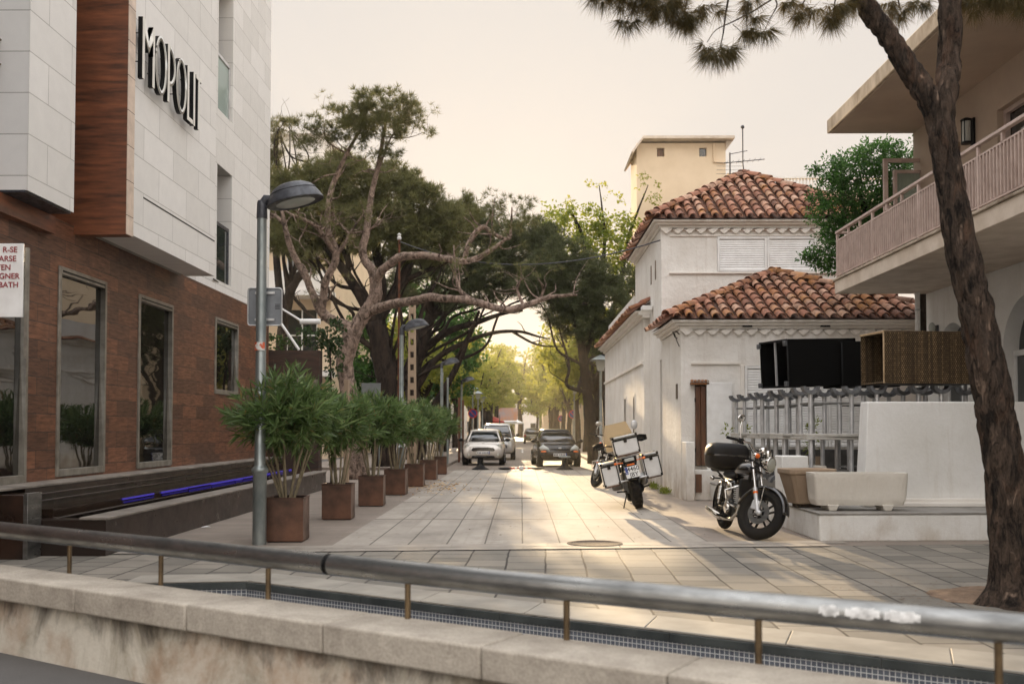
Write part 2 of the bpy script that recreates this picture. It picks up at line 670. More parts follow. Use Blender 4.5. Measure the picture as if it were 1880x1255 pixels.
def bark(name, c1, c2, c3, sc=9.0, bump=0.9, zs=0.3):
    """plated bark: ragged stretched ridges, dark fissures, ruddy flakes"""
    q = NT(name)
    v = q.coords((1, 1, zs))
    nz = q.n('ShaderNodeTexNoise')
    nz.inputs['Scale'].default_value = sc * 0.55
    nz.inputs['Detail'].default_value = 7
    nz.inputs['Roughness'].default_value = 0.62
    q.l(v, nz.inputs['Vector'])
    w = q.n('ShaderNodeVectorMath', operation='MULTIPLY_ADD')
    q.l(nz.outputs['Color'], w.inputs[0])
    w.inputs[1].default_value = (0.2, 0.2, 0.2)
    q.l(v, w.inputs[2])
    ridge = q.noise(w.outputs[0], sc, 9, 0.66, 0.9)
    flake = q.noise(w.outputs[0], sc * 0.4, 6, 0.6, 0.4)
    fine = q.noise(v, sc * 5, 5, 0.7)
    col = q.ramp(ridge, [(0.34, mul(c2, 0.3)), (0.44, c2), (0.55, c1), (0.72, mul(c1, 1.5))])
    col = q.mix(col, c3, q.ramp(flake, [(0.54, G(0)), (0.68, G(0.5))]))
    col = q.mix(col, mul(c2, 0.3), q.ramp(ridge, [(0.30, G(0.9)), (0.42, G(0))]))
    col = q.mix(col, q.ramp(fine, [(0.3, G(0.65)), (0.7, G(1.15))]), 1.0, 'MULTIPLY')
    q.base(col)
    q.set(Roughness=0.95, Specular_IOR_Level=0.2)
    hb = q.bump(q.ramp(ridge, [(0.3, G(0)), (0.62, G(1))]), bump, 0.04)
    q.l(q.bump(fine, 0.4, 0.008, hb), q.p.inputs['Normal'])
    return q.m


M['bark_near'] = bark('near_pine_bark', S(104, 88, 76), S(62, 54, 48), S(138, 104, 82), 15.0, 1.0, 0.3)
M['bark_pine'] = bark('pink_grey_pine_bark', S(156, 136, 123), S(110, 94, 83), S(176, 148, 130), 8.0, 0.7, 0.7)
M['bark_dark'] = bark('dark_bark', S(54, 44, 37), S(33, 27, 23), S(76, 60, 48), 6.0, 0.7)
M['stem'] = pm('oleander_stem', S(150, 138, 112), S(112, 102, 80), 0.8, vs=10)


def glass_mirror(name, tint, wav=0.0, wsc=1.5, rough=0.02, spec=1.0):
    q = NT(name)
    q.base(tint)
    q.set(Roughness=rough, Specular_IOR_Level=spec, IOR=1.6)
    if wav:
        q.l(q.bump(q.noise(q.coords((0.35, 0.35, 2.2)), wsc, 2, 0.4), wav, 0.06), q.p.inputs['Normal'])
    return q.m


M['pane'] = glass_mirror('dark_reflective_pane', S(12, 13, 13), 0.22, 1.0)
M['pane2'] = glass_mirror('grey_window_glass', S(40, 46, 46), 0.05, 2.0)
M['carglass'] = glass_mirror('car_glass', S(18, 22, 24), 0.0, rough=0.03)


def clear_glass(name, col, rough=0.05, alpha=0.75):
    q = NT(name)
    q.set(Roughness=rough, Base_Color=col, IOR=1.45)
    tr = q.n('ShaderNodeBsdfTransparent')
    tr.inputs[0].default_value = col
    ms = q.n('ShaderNodeMixShader')
    ms.inputs[0].default_value = alpha
    q.l(q.p.outputs[0], ms.inputs[1])
    q.l(tr.outputs[0], ms.inputs[2])
    q.l(ms.outputs[0], q.out.inputs[0])
    return q.m


M['balglass'] = clear_glass('balcony_glass', S(200, 214, 208), 0.05, 0.45)
M['screen'] = clear_glass('dusty_windscreen', S(240, 228, 204), 0.3, 0.55)
M['ribglass'] = clear_glass('ribbed_glass', S(170, 180, 165), 0.3, 0.4)
M['lens'] = clear_glass('headlamp_glass', S(235, 235, 225), 0.03, 0.6)
q = NT('frosted_lamp_lens')
q.base(S(196, 200, 194))
q.set(Roughness=0.25, Transmission_Weight=0.2)
M['lamplens'] = q.m


def tile_mat():
    q = NT('terracotta_roof_tile')
    geo = q.n('ShaderNodeNewGeometry')
    col = q.ramp(geo.outputs['Random Per Island'], [(0.0, S(112, 78, 63)), (0.3, S(146, 99, 79)), (0.6, S(166, 120, 98)), (0.85, S(184, 150, 128)), (1.0, S(128, 96, 80))])
    v = q.coords()
    n1 = q.noise(v, 1.3, 6, 0.65)
    col = q.mix(col, S(168, 116, 44), q.ramp(n1, [(0.48, G(0)), (0.64, G(0.62))]))
    n2 = q.noise(v, 6, 6, 0.7)
    col = q.mix(col, S(88, 66, 54), q.ramp(n2, [(0.46, G(0)), (0.68, G(0.8))]))
    q.base(col)
    q.set(Roughness=0.85, Specular_IOR_Level=0.3)
    q.l(q.bump(q.noise(v, 30, 5), 0.3, 0.01), q.p.inputs['Normal'])
    return q.m


M['terracotta'] = tile_mat()
M['pan'] = pm('dirty_pan_tiles', S(112, 72, 52), S(66, 48, 38), 0.9, vs=4)


def weave(name, c1, c2, c3, sx=0.018, sz=0.012, rough=0.5):
    """woven synthetic rattan: courses along local coordinates"""
    q = NT(name)
    v = q.coords((1, 1, 1))
    sp = q.n('ShaderNodeSeparateXYZ')
    q.l(v, sp.inputs[0])
    ad = q.n('ShaderNodeMath', operation='ADD')
    q.l(sp.outputs[0], ad.inputs[0])
    q.l(sp.outputs[1], ad.inputs[1])
    cb = q.n('ShaderNodeCombineXYZ')
    q.l(ad.outputs[0], cb.inputs[0])
    q.l(sp.outputs[2], cb.inputs[1])
    b = q.n('ShaderNodeTexBrick')
    b.offset = 0.5
    b.inputs['Scale'].default_value = 1
    b.inputs['Brick Width'].default_value = sx * 1.6
    b.inputs['Row Height'].default_value = sz * 1.4
    b.inputs['Mortar Size'].default_value = 0.0045
    b.inputs['Color1'].default_value = c1
    b.inputs['Color2'].default_value = c2
    b.inputs['Mortar'].default_value = mul(c3, 0.5)
    q.l(cb.outputs[0], b.inputs['Vector'])
    st = q.noise(q.coords((9, 9, 0.12)), 2.2, 5)
    q.base(q.mix(b.outputs['Color'], c3, q.ramp(st, [(0.42, G(0.75)), (0.58, G(0))])))
    q.set(Roughness=rough, Specular_IOR_Level=0.12)
    inv = q.n('ShaderNodeMath', operation='SUBTRACT')
    inv.inputs[0].default_value = 1.0
    q.l(b.outputs['Fac'], inv.inputs[1])
    q.l(q.bump(inv.outputs[0], 0.9, 0.01), q.p.inputs['Normal'])
    return q.m


M['wicker'] = weave('brown_wicker', S(150, 126, 94), S(112, 92, 66), S(56, 46, 36), 0.020, 0.022)
M['blackwicker'] = weave('black_wicker', S(15, 14, 14), S(11, 11, 11), S(7, 7, 7), rough=.7)
# ---------------------------------------------------------------- camera, sky, sun
cam = bpy.data.cameras.new('camera')
cam.sensor_width = 36.0
cam.lens = 36.0 * F / 1880.0
cam.shift_y = 100.5 / 1880.0
cam.clip_start = 0.05
cam.clip_end = 3000
cam.dof.use_dof = True
cam.dof.focus_distance = 14.5
cam.dof.aperture_fstop = 2.4
co = bpy.data.objects.new('camera', cam)
COL.objects.link(co)
co.location = CAM
co.rotation_euler = (R(90) + PITCH, 0, YAW)
scene.camera = co

SUN_AZ, SUN_EL = R(-3.5), R(9.5)      # azimuth from +Y towards +X
w = bpy.data.worlds.new('World')
scene.world = w
w.use_nodes = True
nt = w.node_tree
nt.nodes.clear()
wo = nt.nodes.new('ShaderNodeOutputWorld')
bg = nt.nodes.new('ShaderNodeBackground')
sky = nt.nodes.new('ShaderNodeTexSky')
sky.sky_type = 'NISHITA'
sky.sun_disc = False
sky.sun_elevation = SUN_EL
sky.sun_rotation = SUN_AZ
sky.altitude = 10
sky.air_density = 1.0
sky.dust_density = 3.5
sky.ozone_density = 1.0
# thin high cloud veils the evening sky: it pales the blue and spreads the light over the whole dome
tcw = nt.nodes.new('ShaderNodeTexCoord')
spw = nt.nodes.new('ShaderNodeSeparateXYZ')
nt.links.new(tcw.outputs['Generated'], spw.inputs[0])
veil = nt.nodes.new('ShaderNodeValToRGB')
ve = veil.color_ramp.elements
ve[0].position = 0.0
ve[0].color = (3.8, 3.38, 3.0, 1)
ve[1].position = 1.0
ve[1].color = (9.2, 9.25, 9.6, 1)
e = ve.new(0.40)
e.color = (3.36, 3.14, 2.95, 1)
e = ve.new(0.56)
e.color = (6.2, 5.9, 5.7, 1)
nt.links.new(spw.outputs[2], veil.inputs[0])
mxw = nt.nodes.new('ShaderNodeMix')
mxw.data_type = 'RGBA'
mxw.inputs[0].default_value = 0.991
nt.links.new(sky.outputs[0], mxw.inputs[6])
bk = nt.nodes.new('ShaderNodeMapRange')      # added fill: sky behind the camera brightened to lift the shaded fronts
bk.inputs[1].default_value = 0.1
bk.inputs[2].default_value = -0.8
bk.inputs[3].default_value = 1.0
bk.inputs[4].default_value = 1.7
nt.links.new(spw.outputs[1], bk.inputs[0])
vs_ = nt.nodes.new('ShaderNodeVectorMath')
vs_.operation = 'SCALE'
nt.links.new(veil.outputs[0], vs_.inputs[0])
nt.links.new(bk.outputs[0], vs_.inputs[3])
nt.links.new(vs_.outputs[0], mxw.inputs[7])
nt.links.new(mxw.outputs[2], bg.inputs[0])
bg.inputs[1].default_value = 0.10
nt.links.new(bg.outputs[0], wo.inputs[0])

sl = bpy.data.lights.new('sun', 'SUN')
sl.energy = 3.3
sl.angle = R(0.6)
sl.color = (1.0, 0.74, 0.44)
so = bpy.data.objects.new('sun', sl)
COL.objects.link(so)
sd = Vector((math.sin(SUN_AZ) * math.cos(SUN_EL), math.cos(SUN_AZ) * math.cos(SUN_EL), math.sin(SUN_EL)))
so.rotation_euler = sd.to_track_quat('Z', 'Y').to_euler()
so.location = (-8, 60, 30)

scene.view_settings.view_transform = 'Standard'
scene.view_settings.look = 'None'
scene.view_settings.exposure = 1.22
scene.view_settings.gamma = 1.0

# ---------------------------------------------------------------- ground sheets
U = Vector((0.845, -0.535, 0)).normalized()     # along the foreground wall
N_ = Vector((0.535, 0.845, 0)).normalized()     # away from the camera
B0 = Vector((-3.64, 6.96, 0))


def wp(s, n, z=0.0):
    p = B0 + U * s + N_ * n
    return Vector((p.x, p.y, z))


E1 = Vector((-2.52, 9.17, 0))
PA = wp(-0.3, 0.0)
PB = Vector((-3.62, 9.03, 0))
PD = E1 + U * 14
PE = wp(15.5, 0.0)

q = NT('grey_asphalt')
v = q.coords()
q.base(q.mix(q.ramp(q.noise(v, 0.7, 6), [(0.3, S(78, 76, 74)), (0.7, S(100, 97, 94))]), S(120, 118, 114), q.ramp(q.noise(v, 90, 2), [(0.55, G(0)), (0.75, G(0.5))])))
q.set(Roughness=0.9)
q.l(q.bump(q.noise(v, 120, 3), 0.4, 0.006), q.p.inputs['Normal'])
M['asphalt'] = q.m

g = MB()
o = [(-200, PB.y, 0), PB, E1, PD, (200, PD.y, 0), (200, 320, 0), (-200, 320, 0)]
g.add(o, [tuple(range(len(o)))])
o = [(-200, -50, 0), (200, -50, 0), (200, PD.y, 0), PD, PE, PA, PB, (-200, PB.y, 0)]
g.add(o, [tuple(range(len(o)))])
struct(g.build('ground', M['asphalt'], smooth=False))

# plaza of slate slabs
q = NT('slate_slabs')
v = q.coords(rot=(0, 0, R(91.5)))
nzw = q.n('ShaderNodeTexNoise')
nzw.inputs['Scale'].default_value = 1.6
q.l(v, nzw.inputs['Vector'])
vm = q.n('ShaderNodeVectorMath', operation='MULTIPLY_ADD')
q.l(nzw.outputs['Color'], vm.inputs[0])
vm.inputs[1].default_value = (0.045, 0.045, 0)
q.l(v, vm.inputs[2])
b = q.n('ShaderNodeTexBrick')
b.offset = 0.37
b.offset_frequency = 2
b.squash = 0.62
b.squash_frequency = 3
for k_, v_ in (('Scale', 1), ('Brick Width', 0.50), ('Row Height', 0.41), ('Mortar Size', 0.011), ('Mortar Smooth', 0.2), ('Bias', 0.0)):
    b.inputs[k_].default_value = v_
b.inputs['Color1'].default_value = S(144, 137, 126)
b.inputs['Color2'].default_value = S(112, 108, 100)
b.inputs['Mortar'].default_value = S(62, 58, 54)
q.l(vm.outputs[0], b.inputs['Vector'])
n1 = q.noise(v, 2.2, 8, 0.7, 0.6)
q.base(q.mix(b.outputs['Color'], q.ramp(n1, [(0.3, G(0.72)), (0.7, G(1.05))]), 1.0, 'MULTIPLY'))
q.l(q.ramp(n1, [(0.3, G(0.62)), (0.7, G(0.85))]), q.p.inputs['Roughness'])
q.set(Specular_IOR_Level=0.3)
inv = q.n('ShaderNodeMath', operation='SUBTRACT')
inv.inputs[0].default_value = 1
q.l(b.outputs['Fac'], inv.inputs[1])
q.l(q.bump(q.noise(v, 9, 6), 0.25, 0.012, q.bump(inv.outputs[0], 0.5, 0.008)), q.p.inputs['Normal'])
M['slate'] = q.m


def sheet(name, pts, z, mat, kind='structure'):
    m = MB()
    m.add([(p[0], p[1], z) for p in pts], [tuple(range(len(pts)))])
    return struct(m.build(name, mat, smooth=False), kind)


def ledge_y(x):
    return 11.2 + 0.1 * (x + 4.6)


sheet('plaza_paving', [(-7, PB.y + 0.002), (PB.x, PB.y + 0.002), (E1.x, E1.y + 0.002), (PD.x, PD.y), (16, PD.y), (16, ledge_y(16)), (-7, ledge_y(-7))], 0.004, M['slate'])

q = NT('brown_grey_pavers')
v = q.coords()
b = q.n('ShaderNodeTexBrick')
for k_, v_ in (('Scale', 1), ('Brick Width', 0.6), ('Row Height', 0.3), ('Mortar Size', 0.004), ('Mortar Smooth', 0.2)):
    b.inputs[k_].default_value = v_
b.inputs['Color1'].default_value = S(142, 130, 119)
b.inputs['Color2'].default_value = S(130, 119, 108)
b.inputs['Mortar'].default_value = S(122, 110, 100)
q.l(v, b.inputs['Vector'])
n1 = q.noise(v, 1.4, 8, 0.65)
q.base(q.mix(b.outputs['Color'], q.ramp(n1, [(0.3, G(0.78)), (0.7, G(1.04))]), 1.0, 'MULTIPLY'))
q.set(Roughness=0.75)
q.l(q.bump(q.noise(v, 70, 4), 0.25, 0.004), q.p.inputs['Normal'])
M['pavers'] = q.m
sheet('pavement', [(-10, ledge_y(-10)), (10, ledge_y(10)), (10, 34.2), (-10, 34.2)], 0.006, M['pavers'])

# pale lane of big scored slabs
q = NT('pale_scored_slabs')
v = q.coords()
nzw = q.n('ShaderNodeTexNoise')
nzw.inputs['Scale'].default_value = 0.8
q.l(v, nzw.inputs['Vector'])
vm = q.n('ShaderNodeVectorMath', operation='MULTIPLY_ADD')
q.l(nzw.outputs['Color'], vm.inputs[0])
vm.inputs[1].default_value = (0.022, 0.022, 0)
q.l(v, vm.inputs[2])


def grid(vec, bw, rh, ms):
    b = q.n('ShaderNodeTexBrick')
    b.offset = 0.0
    for k_, v_ in (('Scale', 1), ('Brick Width', bw), ('Row Height', rh), ('Mortar Size', ms), ('Mortar Smooth', 0.3)):
        b.inputs[k_].default_value = v_
    b.inputs['Color1'].default_value = G(1)
    b.inputs['Color2'].default_value = G(0.93)
    b.inputs['Mortar'].default_value = G(0.36)
    q.l(vec, b.inputs['Vector'])
    return b


mp = q.n('ShaderNodeMapping')
mp.inputs['Location'].default_value = (-0.025, -0.8, 0)
q.l(vm.outputs[0], mp.inputs[0])
b1 = grid(mp.outputs[0], 0.46, 90.0, 0.011)
mp2 = q.n('ShaderNodeMapping')
mp2.inputs['Location'].default_value = (-0.025, -0.8, 0)
q.l(v, mp2.inputs[0])
b2 = grid(mp2.outputs[0], 0.46, 0.4525, 0.003)
b2.inputs['Mortar'].default_value = G(0.86)
n1 = q.noise(q.coords((1, 0.5, 1)), 1.1, 8, 0.68)
basec = q.ramp(n1, [(0.28, S(142, 135, 126)), (0.72, S(182, 174, 163))])
c = q.mix(basec, b1.outputs['Color'], 1.0, 'MULTIPLY')
c = q.mix(c, b2.outputs['Color'], 1.0, 'MULTIPLY')
spx = q.n('ShaderNodeSeparateXYZ')
q.l(vm.outputs[0], spx.inputs[0])
ma = q.n('ShaderNodeMath', operation='MULTIPLY_ADD')
q.l(spx.outputs[1], ma.inputs[0])
ma.inputs[1].default_value = 1 / 3.62
ma.inputs[2].default_value = -0.262
fr_ = q.n('ShaderNodeMath', operation='FRACT')
q.l(ma.outputs[0], fr_.inputs[0])
c = q.mix(c, mul(S(96, 86, 76), 1), q.ramp(fr_.outputs[0], [(0.0, G(0.85)), (0.020, G(0.85)), (0.027, G(0))]))
n3 = q.noise(v, 5, 5)
c = q.mix(c, S(112, 98, 84), q.ramp(n3, [(0.56, G(0)), (0.78, G(0.45))]))
vo_ = q.n('ShaderNodeTexVoronoi')
vo_.inputs['Scale'].default_value = 2.6
q.l(v, vo_.inputs['Vector'])
c = q.mix(c, S(70, 62, 56), q.ramp(vo_.outputs['Distance'], [(0.035, G(0.6)), (0.06, G(0))]))
ty = q.noise(q.coords((1.6, 0.03, 1)), 1.4, 4)
c = q.mix(c, S(104, 94, 84), q.ramp(ty, [(0.56, G(0)), (0.68, G(0.35))]))
q.base(c)
q.set(Roughness=0.82, Specular_IOR_Level=0.15)
q.l(q.bump(q.noise(v, 30, 5), 0.12, 0.006), q.p.inputs['Normal'])
M['lane'] = q.m
sheet('pedestrian_lane', [(-2.27, ledge_y(-2.27) + 0.55), (2.32, ledge_y(2.32) + 0.55), (2.32, 34.1), (-2.27, 34.1)], 0.012, M['lane'])
M['band'] = pm('pale_border_stone', S(160, 151, 140), S(136, 128, 118), 0.7, vs=2.2, bump=0.1, bs=30)
bd = MB()
x = -4.58
while x < 3.68:
    x2 = min(x + 1.15, 3.7)
    bd.add([(x + .004, ledge_y(x) - 0.06, 0.014), (x2 - .004, ledge_y(x2) - 0.06, 0.014), (x2 - .004, ledge_y(x2) + 0.22, 0.014), (x + .004, ledge_y(x) + 0.22, 0.014)], [(0, 1, 2, 3)])
    bd.add([(x + .3, ledge_y(x) + 0.228, 0.014), (x2 + .296, ledge_y(x2) + 0.228, 0.014), (x2 + .296, ledge_y(x2) + 0.56, 0.014), (x + .3, ledge_y(x) + 0.56, 0.014)], [(0, 1, 2, 3)])
    x = x2
struct(bd.build('border_band', M['band'], smooth=False))

# road beyond the lane with kerbed pavements
q = NT('road_setts')
v = q.coords()
b = q.n('ShaderNodeTexBrick')
for k_, v_ in (('Scale', 1), ('Brick Width', 0.24), ('Row Height', 0.5), ('Mortar Size', 0.012)):
    b.inputs[k_].default_value = v_
b.inputs['Color1'].default_value = S(128, 114, 100)
b.inputs['Color2'].default_value = S(112, 100, 89)
b.inputs['Mortar'].default_value = S(92, 82, 72)
q.l(v, b.inputs['Vector'])
q.base(q.mix(b.outputs['Color'], q.ramp(q.noise(v, 0.5, 6), [(0.3, G(0.8)), (0.7, G(1.05))]), 1.0, 'MULTIPLY'))
q.set(Roughness=0.6)
M['road'] = q.m
sheet('road', [(-2.75, 34.1), (2.95, 34.1), (2.95, 260), (-2.75, 260)], 0.008, M['road'])
mk = MB()
mk.box(-0.62, -0.42, 35.6, 36.4, 0.012, 0.013)
for y in (60, 64, 68):
    mk.box(0.02, 0.12, y, y + 2.0, 0.012, 0.013)
struct(mk.build('road_marking', M['whitemetal'], smooth=False))
kb = MB()
kb.box(-8, -2.75, 34.2, 260, 0, 0.11)
struct(kb.build('pavement_kerbed', M['pavers'], bevel=0.015))
kb = MB()
kb.box(2.95, 9, 36.8, 260, 0, 0.11)
struct(kb.build('pavement_kerbed', M['pavers'], bevel=0.015))

# manhole covers and drain slot in the lane
mm = pm('cast_iron', S(112, 100, 90), S(82, 74, 67), 0.9, 0.0, vs=20, bump=0.4, bs=90, spec=0.1)
m = MB()
p = gnd(1092, 999)
m.lathe([(0.34, 0.0), (0.34, 0.006), (0.29, 0.008), (0.285, 0.004), (0.0, 0.006)], 40, Matrix.Translation((p.x, p.y, 0.0125)))
tag(m.build('manhole_cover', mm), 'round iron manhole cover at the near edge of the pale lane', 'manhole cover')
m = MB()
p = gnd(940, 915)
m.box(-0.42, 0.4, -0.05, 0.05, 0, 0.006, Matrix.Translation((p.x, p.y, 0.0125)))
for k in range(14):
    m.box(-0.40 + k * 0.057, -0.375 + k * 0.057, -0.04, 0.04, 0.006, 0.009, Matrix.Translation((p.x, p.y, 0.0125)))
tag(m.build('drain_grate', mm), 'narrow dark drain grate across the middle of the pale lane', 'drain')

# ---------------------------------------------------------------- fountain basin in front of the plaza
q = NT('blue_grey_mosaic')
tc = q.n('ShaderNodeTexCoord')
b = q.n('ShaderNodeTexBrick')
b.offset = 0.0
for k_, v_ in (('Scale', 1), ('Brick Width', 0.034), ('Row Height', 0.034), ('Mortar Size', 0.003)):
    b.inputs[k_].default_value = v_
b.inputs['Color1'].default_value = S(104, 108, 116)
b.inputs['Color2'].default_value = S(86, 90, 99)
b.inputs['Mortar'].default_value = S(198, 198, 194)
# distance along the wall and height
dt = q.n('ShaderNodeVectorMath', operation='DOT_PRODUCT')
q.l(tc.outputs['Object'], dt.inputs[0])
dt.inputs[1].default_value = U
sp = q.n('ShaderNodeSeparateXYZ')
q.l(tc.outputs['Object'], sp.inputs[0])
cb = q.n('ShaderNodeCombineXYZ')
q.l(dt.outputs['Value'], cb.inputs[0])
q.l(sp.outputs[2], cb.inputs[1])
q.l(cb.outputs[0], b.inputs['Vector'])
q.base(b.outputs['Color'])
q.set(Roughness=0.25)
M['mosaic'] = q.m
M['pooldark'] = pm('wet_dark_slate', S(70, 74, 72), S(40, 44, 44), 0.45, vs=3, stretch=(1, 1, 0.4), bump=0.15, lo=0.3, hi=0.6)
basin = thing('fountain_basin', 'empty fountain basin with a blue grey mosaic wall behind the handrail', 'fountain basin', (E1.x, E1.y, 0))
ds = MB()
ms = MB()
edge = [Vector((-6.5, 8.75, 0)), PB, E1, PD]
edge = [PB, E1, PD]
for a, c in zip(edge[:-1], edge[1:]):
    n = Vector(((c - a).y, -(c - a).x, 0)).normalized()    # towards the basin
    if n.dot(N_) > 0:
        n = -n
    L = (c - a).length
    d = (c - a).normalized()
    k = max(1, round(L / 1.45))
    for i in range(k):
        s0, s1 = L * i / k + 0.003, L * (i + 1) / k - 0.003
        p0, p1 = a + d * s0, a + d * s1
        ds.hexa([p0 + n * 0.02 + Vector((0, 0, -.055)), p1 + n * 0.02 + Vector((0, 0, -.055)), p1 - n * 0.03 + Vector((0, 0, -.055)), p0 - n * 0.03 + Vector((0, 0, -.055))],
                [p0 + n * 0.02 + Vector((0, 0, .0)), p1 + n * 0.02 + Vector((0, 0, .0)), p1 - n * 0.03 + Vector((0, 0, .0)), p0 - n * 0.03 + Vector((0, 0, .0))])
    ms.quad(a + n * 0.004 + Vector((0, 0, -.6)), c + n * 0.004 + Vector((0, 0, -.6)), c + n * 0.004 + Vector((0, 0, -.05)), a + n * 0.004 + Vector((0, 0, -.05)))
ms.quad(PA + Vector((0, 0, -.6)), PB + Vector((0, 0, -.6)), PB, PA)
ms.add([(p.x, p.y, -0.6) for p in (PA, PE, PD, E1, PB)], [(0, 1, 2, 3, 4)])
ds.build('slate_edge', M['pooldark'], basin, world=True)
ms.build('mosaic_lining', M['mosaic'], basin, world=True, smooth=False)
# light stone margin round the basin
cp = MB()
q0 = [PB, E1, PD]
off = 0.46
pts_in = [Vector((p.x, p.y, 0)) + N_ * 0.012 for p in q0]
pts_out = [PB + Vector((0, off, 0)), E1 + Vector((0.12, off + .02, 0)), PD + N_ * off]
for i in range(2):
    a, c, a2, c2 = pts_in[i], pts_in[i + 1], pts_out[i], pts_out[i + 1]
    k = max(1, round((c - a).length / 0.98))
    for j in range(k):
        t0, t1 = j / k + 0.003 / k, (j + 1) / k - 0.003 / k
        cp.hexa([a.lerp(c, t0), a.lerp(c, t1), a2.lerp(c2, t1), a2.lerp(c2, t0)],
                [a.lerp(c, t0) + Vector((0, 0, .016)), a.lerp(c, t1) + Vector((0, 0, .016)), a2.lerp(c2, t1) + Vector((0, 0, .016)), a2.lerp(c2, t0) + Vector((0, 0, .016))])
M['margin'] = pm('basin_margin_stone', S(154, 148, 137), S(128, 123, 114), 0.7, vs=2, bump=0.12, bs=50, bd=0.005)
cp.build('stone_margin', M['margin'], basin, world=True, bevel=0.006)

# ---------------------------------------------------------------- foreground wall with sandstone coping
q = NT('stained_wall_render')
v = q.coords()
n1 = q.noise(q.coords((1, 1, 0.6)), 1.7, 9, 0.72, 0.8)
n2 = q.noise(v, 1.4, 6, 0.65)
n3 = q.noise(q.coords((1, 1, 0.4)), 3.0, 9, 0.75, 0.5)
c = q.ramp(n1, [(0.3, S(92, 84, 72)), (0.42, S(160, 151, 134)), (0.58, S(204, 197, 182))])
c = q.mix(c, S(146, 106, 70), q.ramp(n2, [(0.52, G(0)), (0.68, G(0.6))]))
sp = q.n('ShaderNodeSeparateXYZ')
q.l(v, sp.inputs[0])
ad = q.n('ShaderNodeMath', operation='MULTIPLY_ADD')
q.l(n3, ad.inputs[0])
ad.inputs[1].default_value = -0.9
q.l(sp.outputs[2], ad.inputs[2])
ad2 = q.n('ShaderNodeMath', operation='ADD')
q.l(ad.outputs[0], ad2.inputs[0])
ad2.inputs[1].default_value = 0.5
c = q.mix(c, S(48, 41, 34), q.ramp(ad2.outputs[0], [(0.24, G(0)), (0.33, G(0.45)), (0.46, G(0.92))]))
q.base(c)
q.set(Roughness=0.9)
q.l(q.bump(q.noise(v, 24, 7), 0.4, 0.015), q.p.inputs['Normal'])
M['stained'] = q.m
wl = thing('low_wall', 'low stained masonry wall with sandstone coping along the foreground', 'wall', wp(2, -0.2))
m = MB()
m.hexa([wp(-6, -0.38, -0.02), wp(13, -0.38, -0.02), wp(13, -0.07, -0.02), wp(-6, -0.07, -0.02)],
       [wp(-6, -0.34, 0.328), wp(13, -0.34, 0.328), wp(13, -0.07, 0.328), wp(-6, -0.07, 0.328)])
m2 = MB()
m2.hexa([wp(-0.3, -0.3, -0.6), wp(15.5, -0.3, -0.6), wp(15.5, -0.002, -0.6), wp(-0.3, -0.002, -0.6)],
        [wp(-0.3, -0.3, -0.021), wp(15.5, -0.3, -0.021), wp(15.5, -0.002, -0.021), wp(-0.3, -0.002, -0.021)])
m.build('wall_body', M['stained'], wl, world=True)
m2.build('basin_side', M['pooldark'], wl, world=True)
rg = random.Random(3)
s = -6.0
i = 0
while s < 13:
    L = rg.choice((0.86, 0.98, 1.08, 0.92))
    mb = MB()
    dz = rg.uniform(-.002, .002)
    mb.hexa([wp(s + .002, -0.41 + dz, 0.33), wp(s + L - .002, -0.41 + dz, 0.33), wp(s + L - .002, -0.055, 0.33), wp(s + .002, -0.055, 0.33)],
            [wp(s + .002, -0.41 + dz, 0.475 + dz), wp(s + L - .002, -0.41 + dz, 0.475 + dz), wp(s + L - .002, -0.055, 0.475 + dz), wp(s + .002, -0.055, 0.475 + dz)])
    mb.build('coping_slab', M['coping'], wl, world=True, bevel=0.014, bseg=3)
    s += L
    i += 1

# ---------------------------------------------------------------- steel handrail
RZ = 0.70
rp = [Vector((-5.6, 8.22, RZ)), Vector((-3.64, 6.95, RZ)), Vector((-2.3, 6.07, RZ)), Vector((-0.99, 5.19, RZ)), Vector((-0.14, 4.63, RZ)), Vector((0.8, 4.07, RZ)), Vector((1.78, 3.53, RZ)), Vector((3.6, 2.56, RZ))]


def on_rail(px):
    d = ray(px, 1000)
    for a, c in zip(rp[:-1], rp[1:]):
        # solve CAM + d t in plan = a + (c-a) u
        ex, ey = c.x - a.x, c.y - a.y
        det = d.x * -ey + d.y * ex
        if abs(det) < 1e-9:
            continue
        t = (a.x * -ey + a.y * ex) / det
        X, Y = d.x * t, d.y * t
        uu = ((X - a.x) * ex + (Y - a.y) * ey) / (ex * ex + ey * ey)
        if -1e-6 <= uu <= 1 + 1e-6:
            return a.lerp(c, uu)
    return rp[-1]


hr = thing('handrail', 'long brushed steel handrail on slim posts above the low wall', 'handrail', (B0.x, B0.y, 0.475))
jn = on_rail(608)
dj = (rp[4] - rp[2]).normalized()


def rail_part(pts):
    m = MB()
    m.tube(pts, 0.056, 28)
    return m.build('rail_tube', M['steel'], hr, world=True)


rail_part([rp[0], rp[1], rp[2], jn - dj * 0.02])
rail_part([jn + dj * 0.012] + rp[4:])
m = MB()
m.tube([jn - dj * 0.021, jn + dj * 0.013], 0.049, 24)
m.build('joint_sleeve', M['black'], hr, world=True)
for px in (-150, 128, 296, 493, 749, 1040, 1391, 1830):
    p = on_rail(px)
    m = MB()
    m.tube([Vector((p.x, p.y, 0.02)), Vector((p.x, p.y, RZ - 0.05))], 0.0145, 14)
    m.lathe([(0.03, 0.0), (0.03, 0.005), (0.016, 0.008)], 20, Matrix.Translation((p.x, p.y, 0.004)))
    m.build('rail_post', M['brass'], hr, world=True)
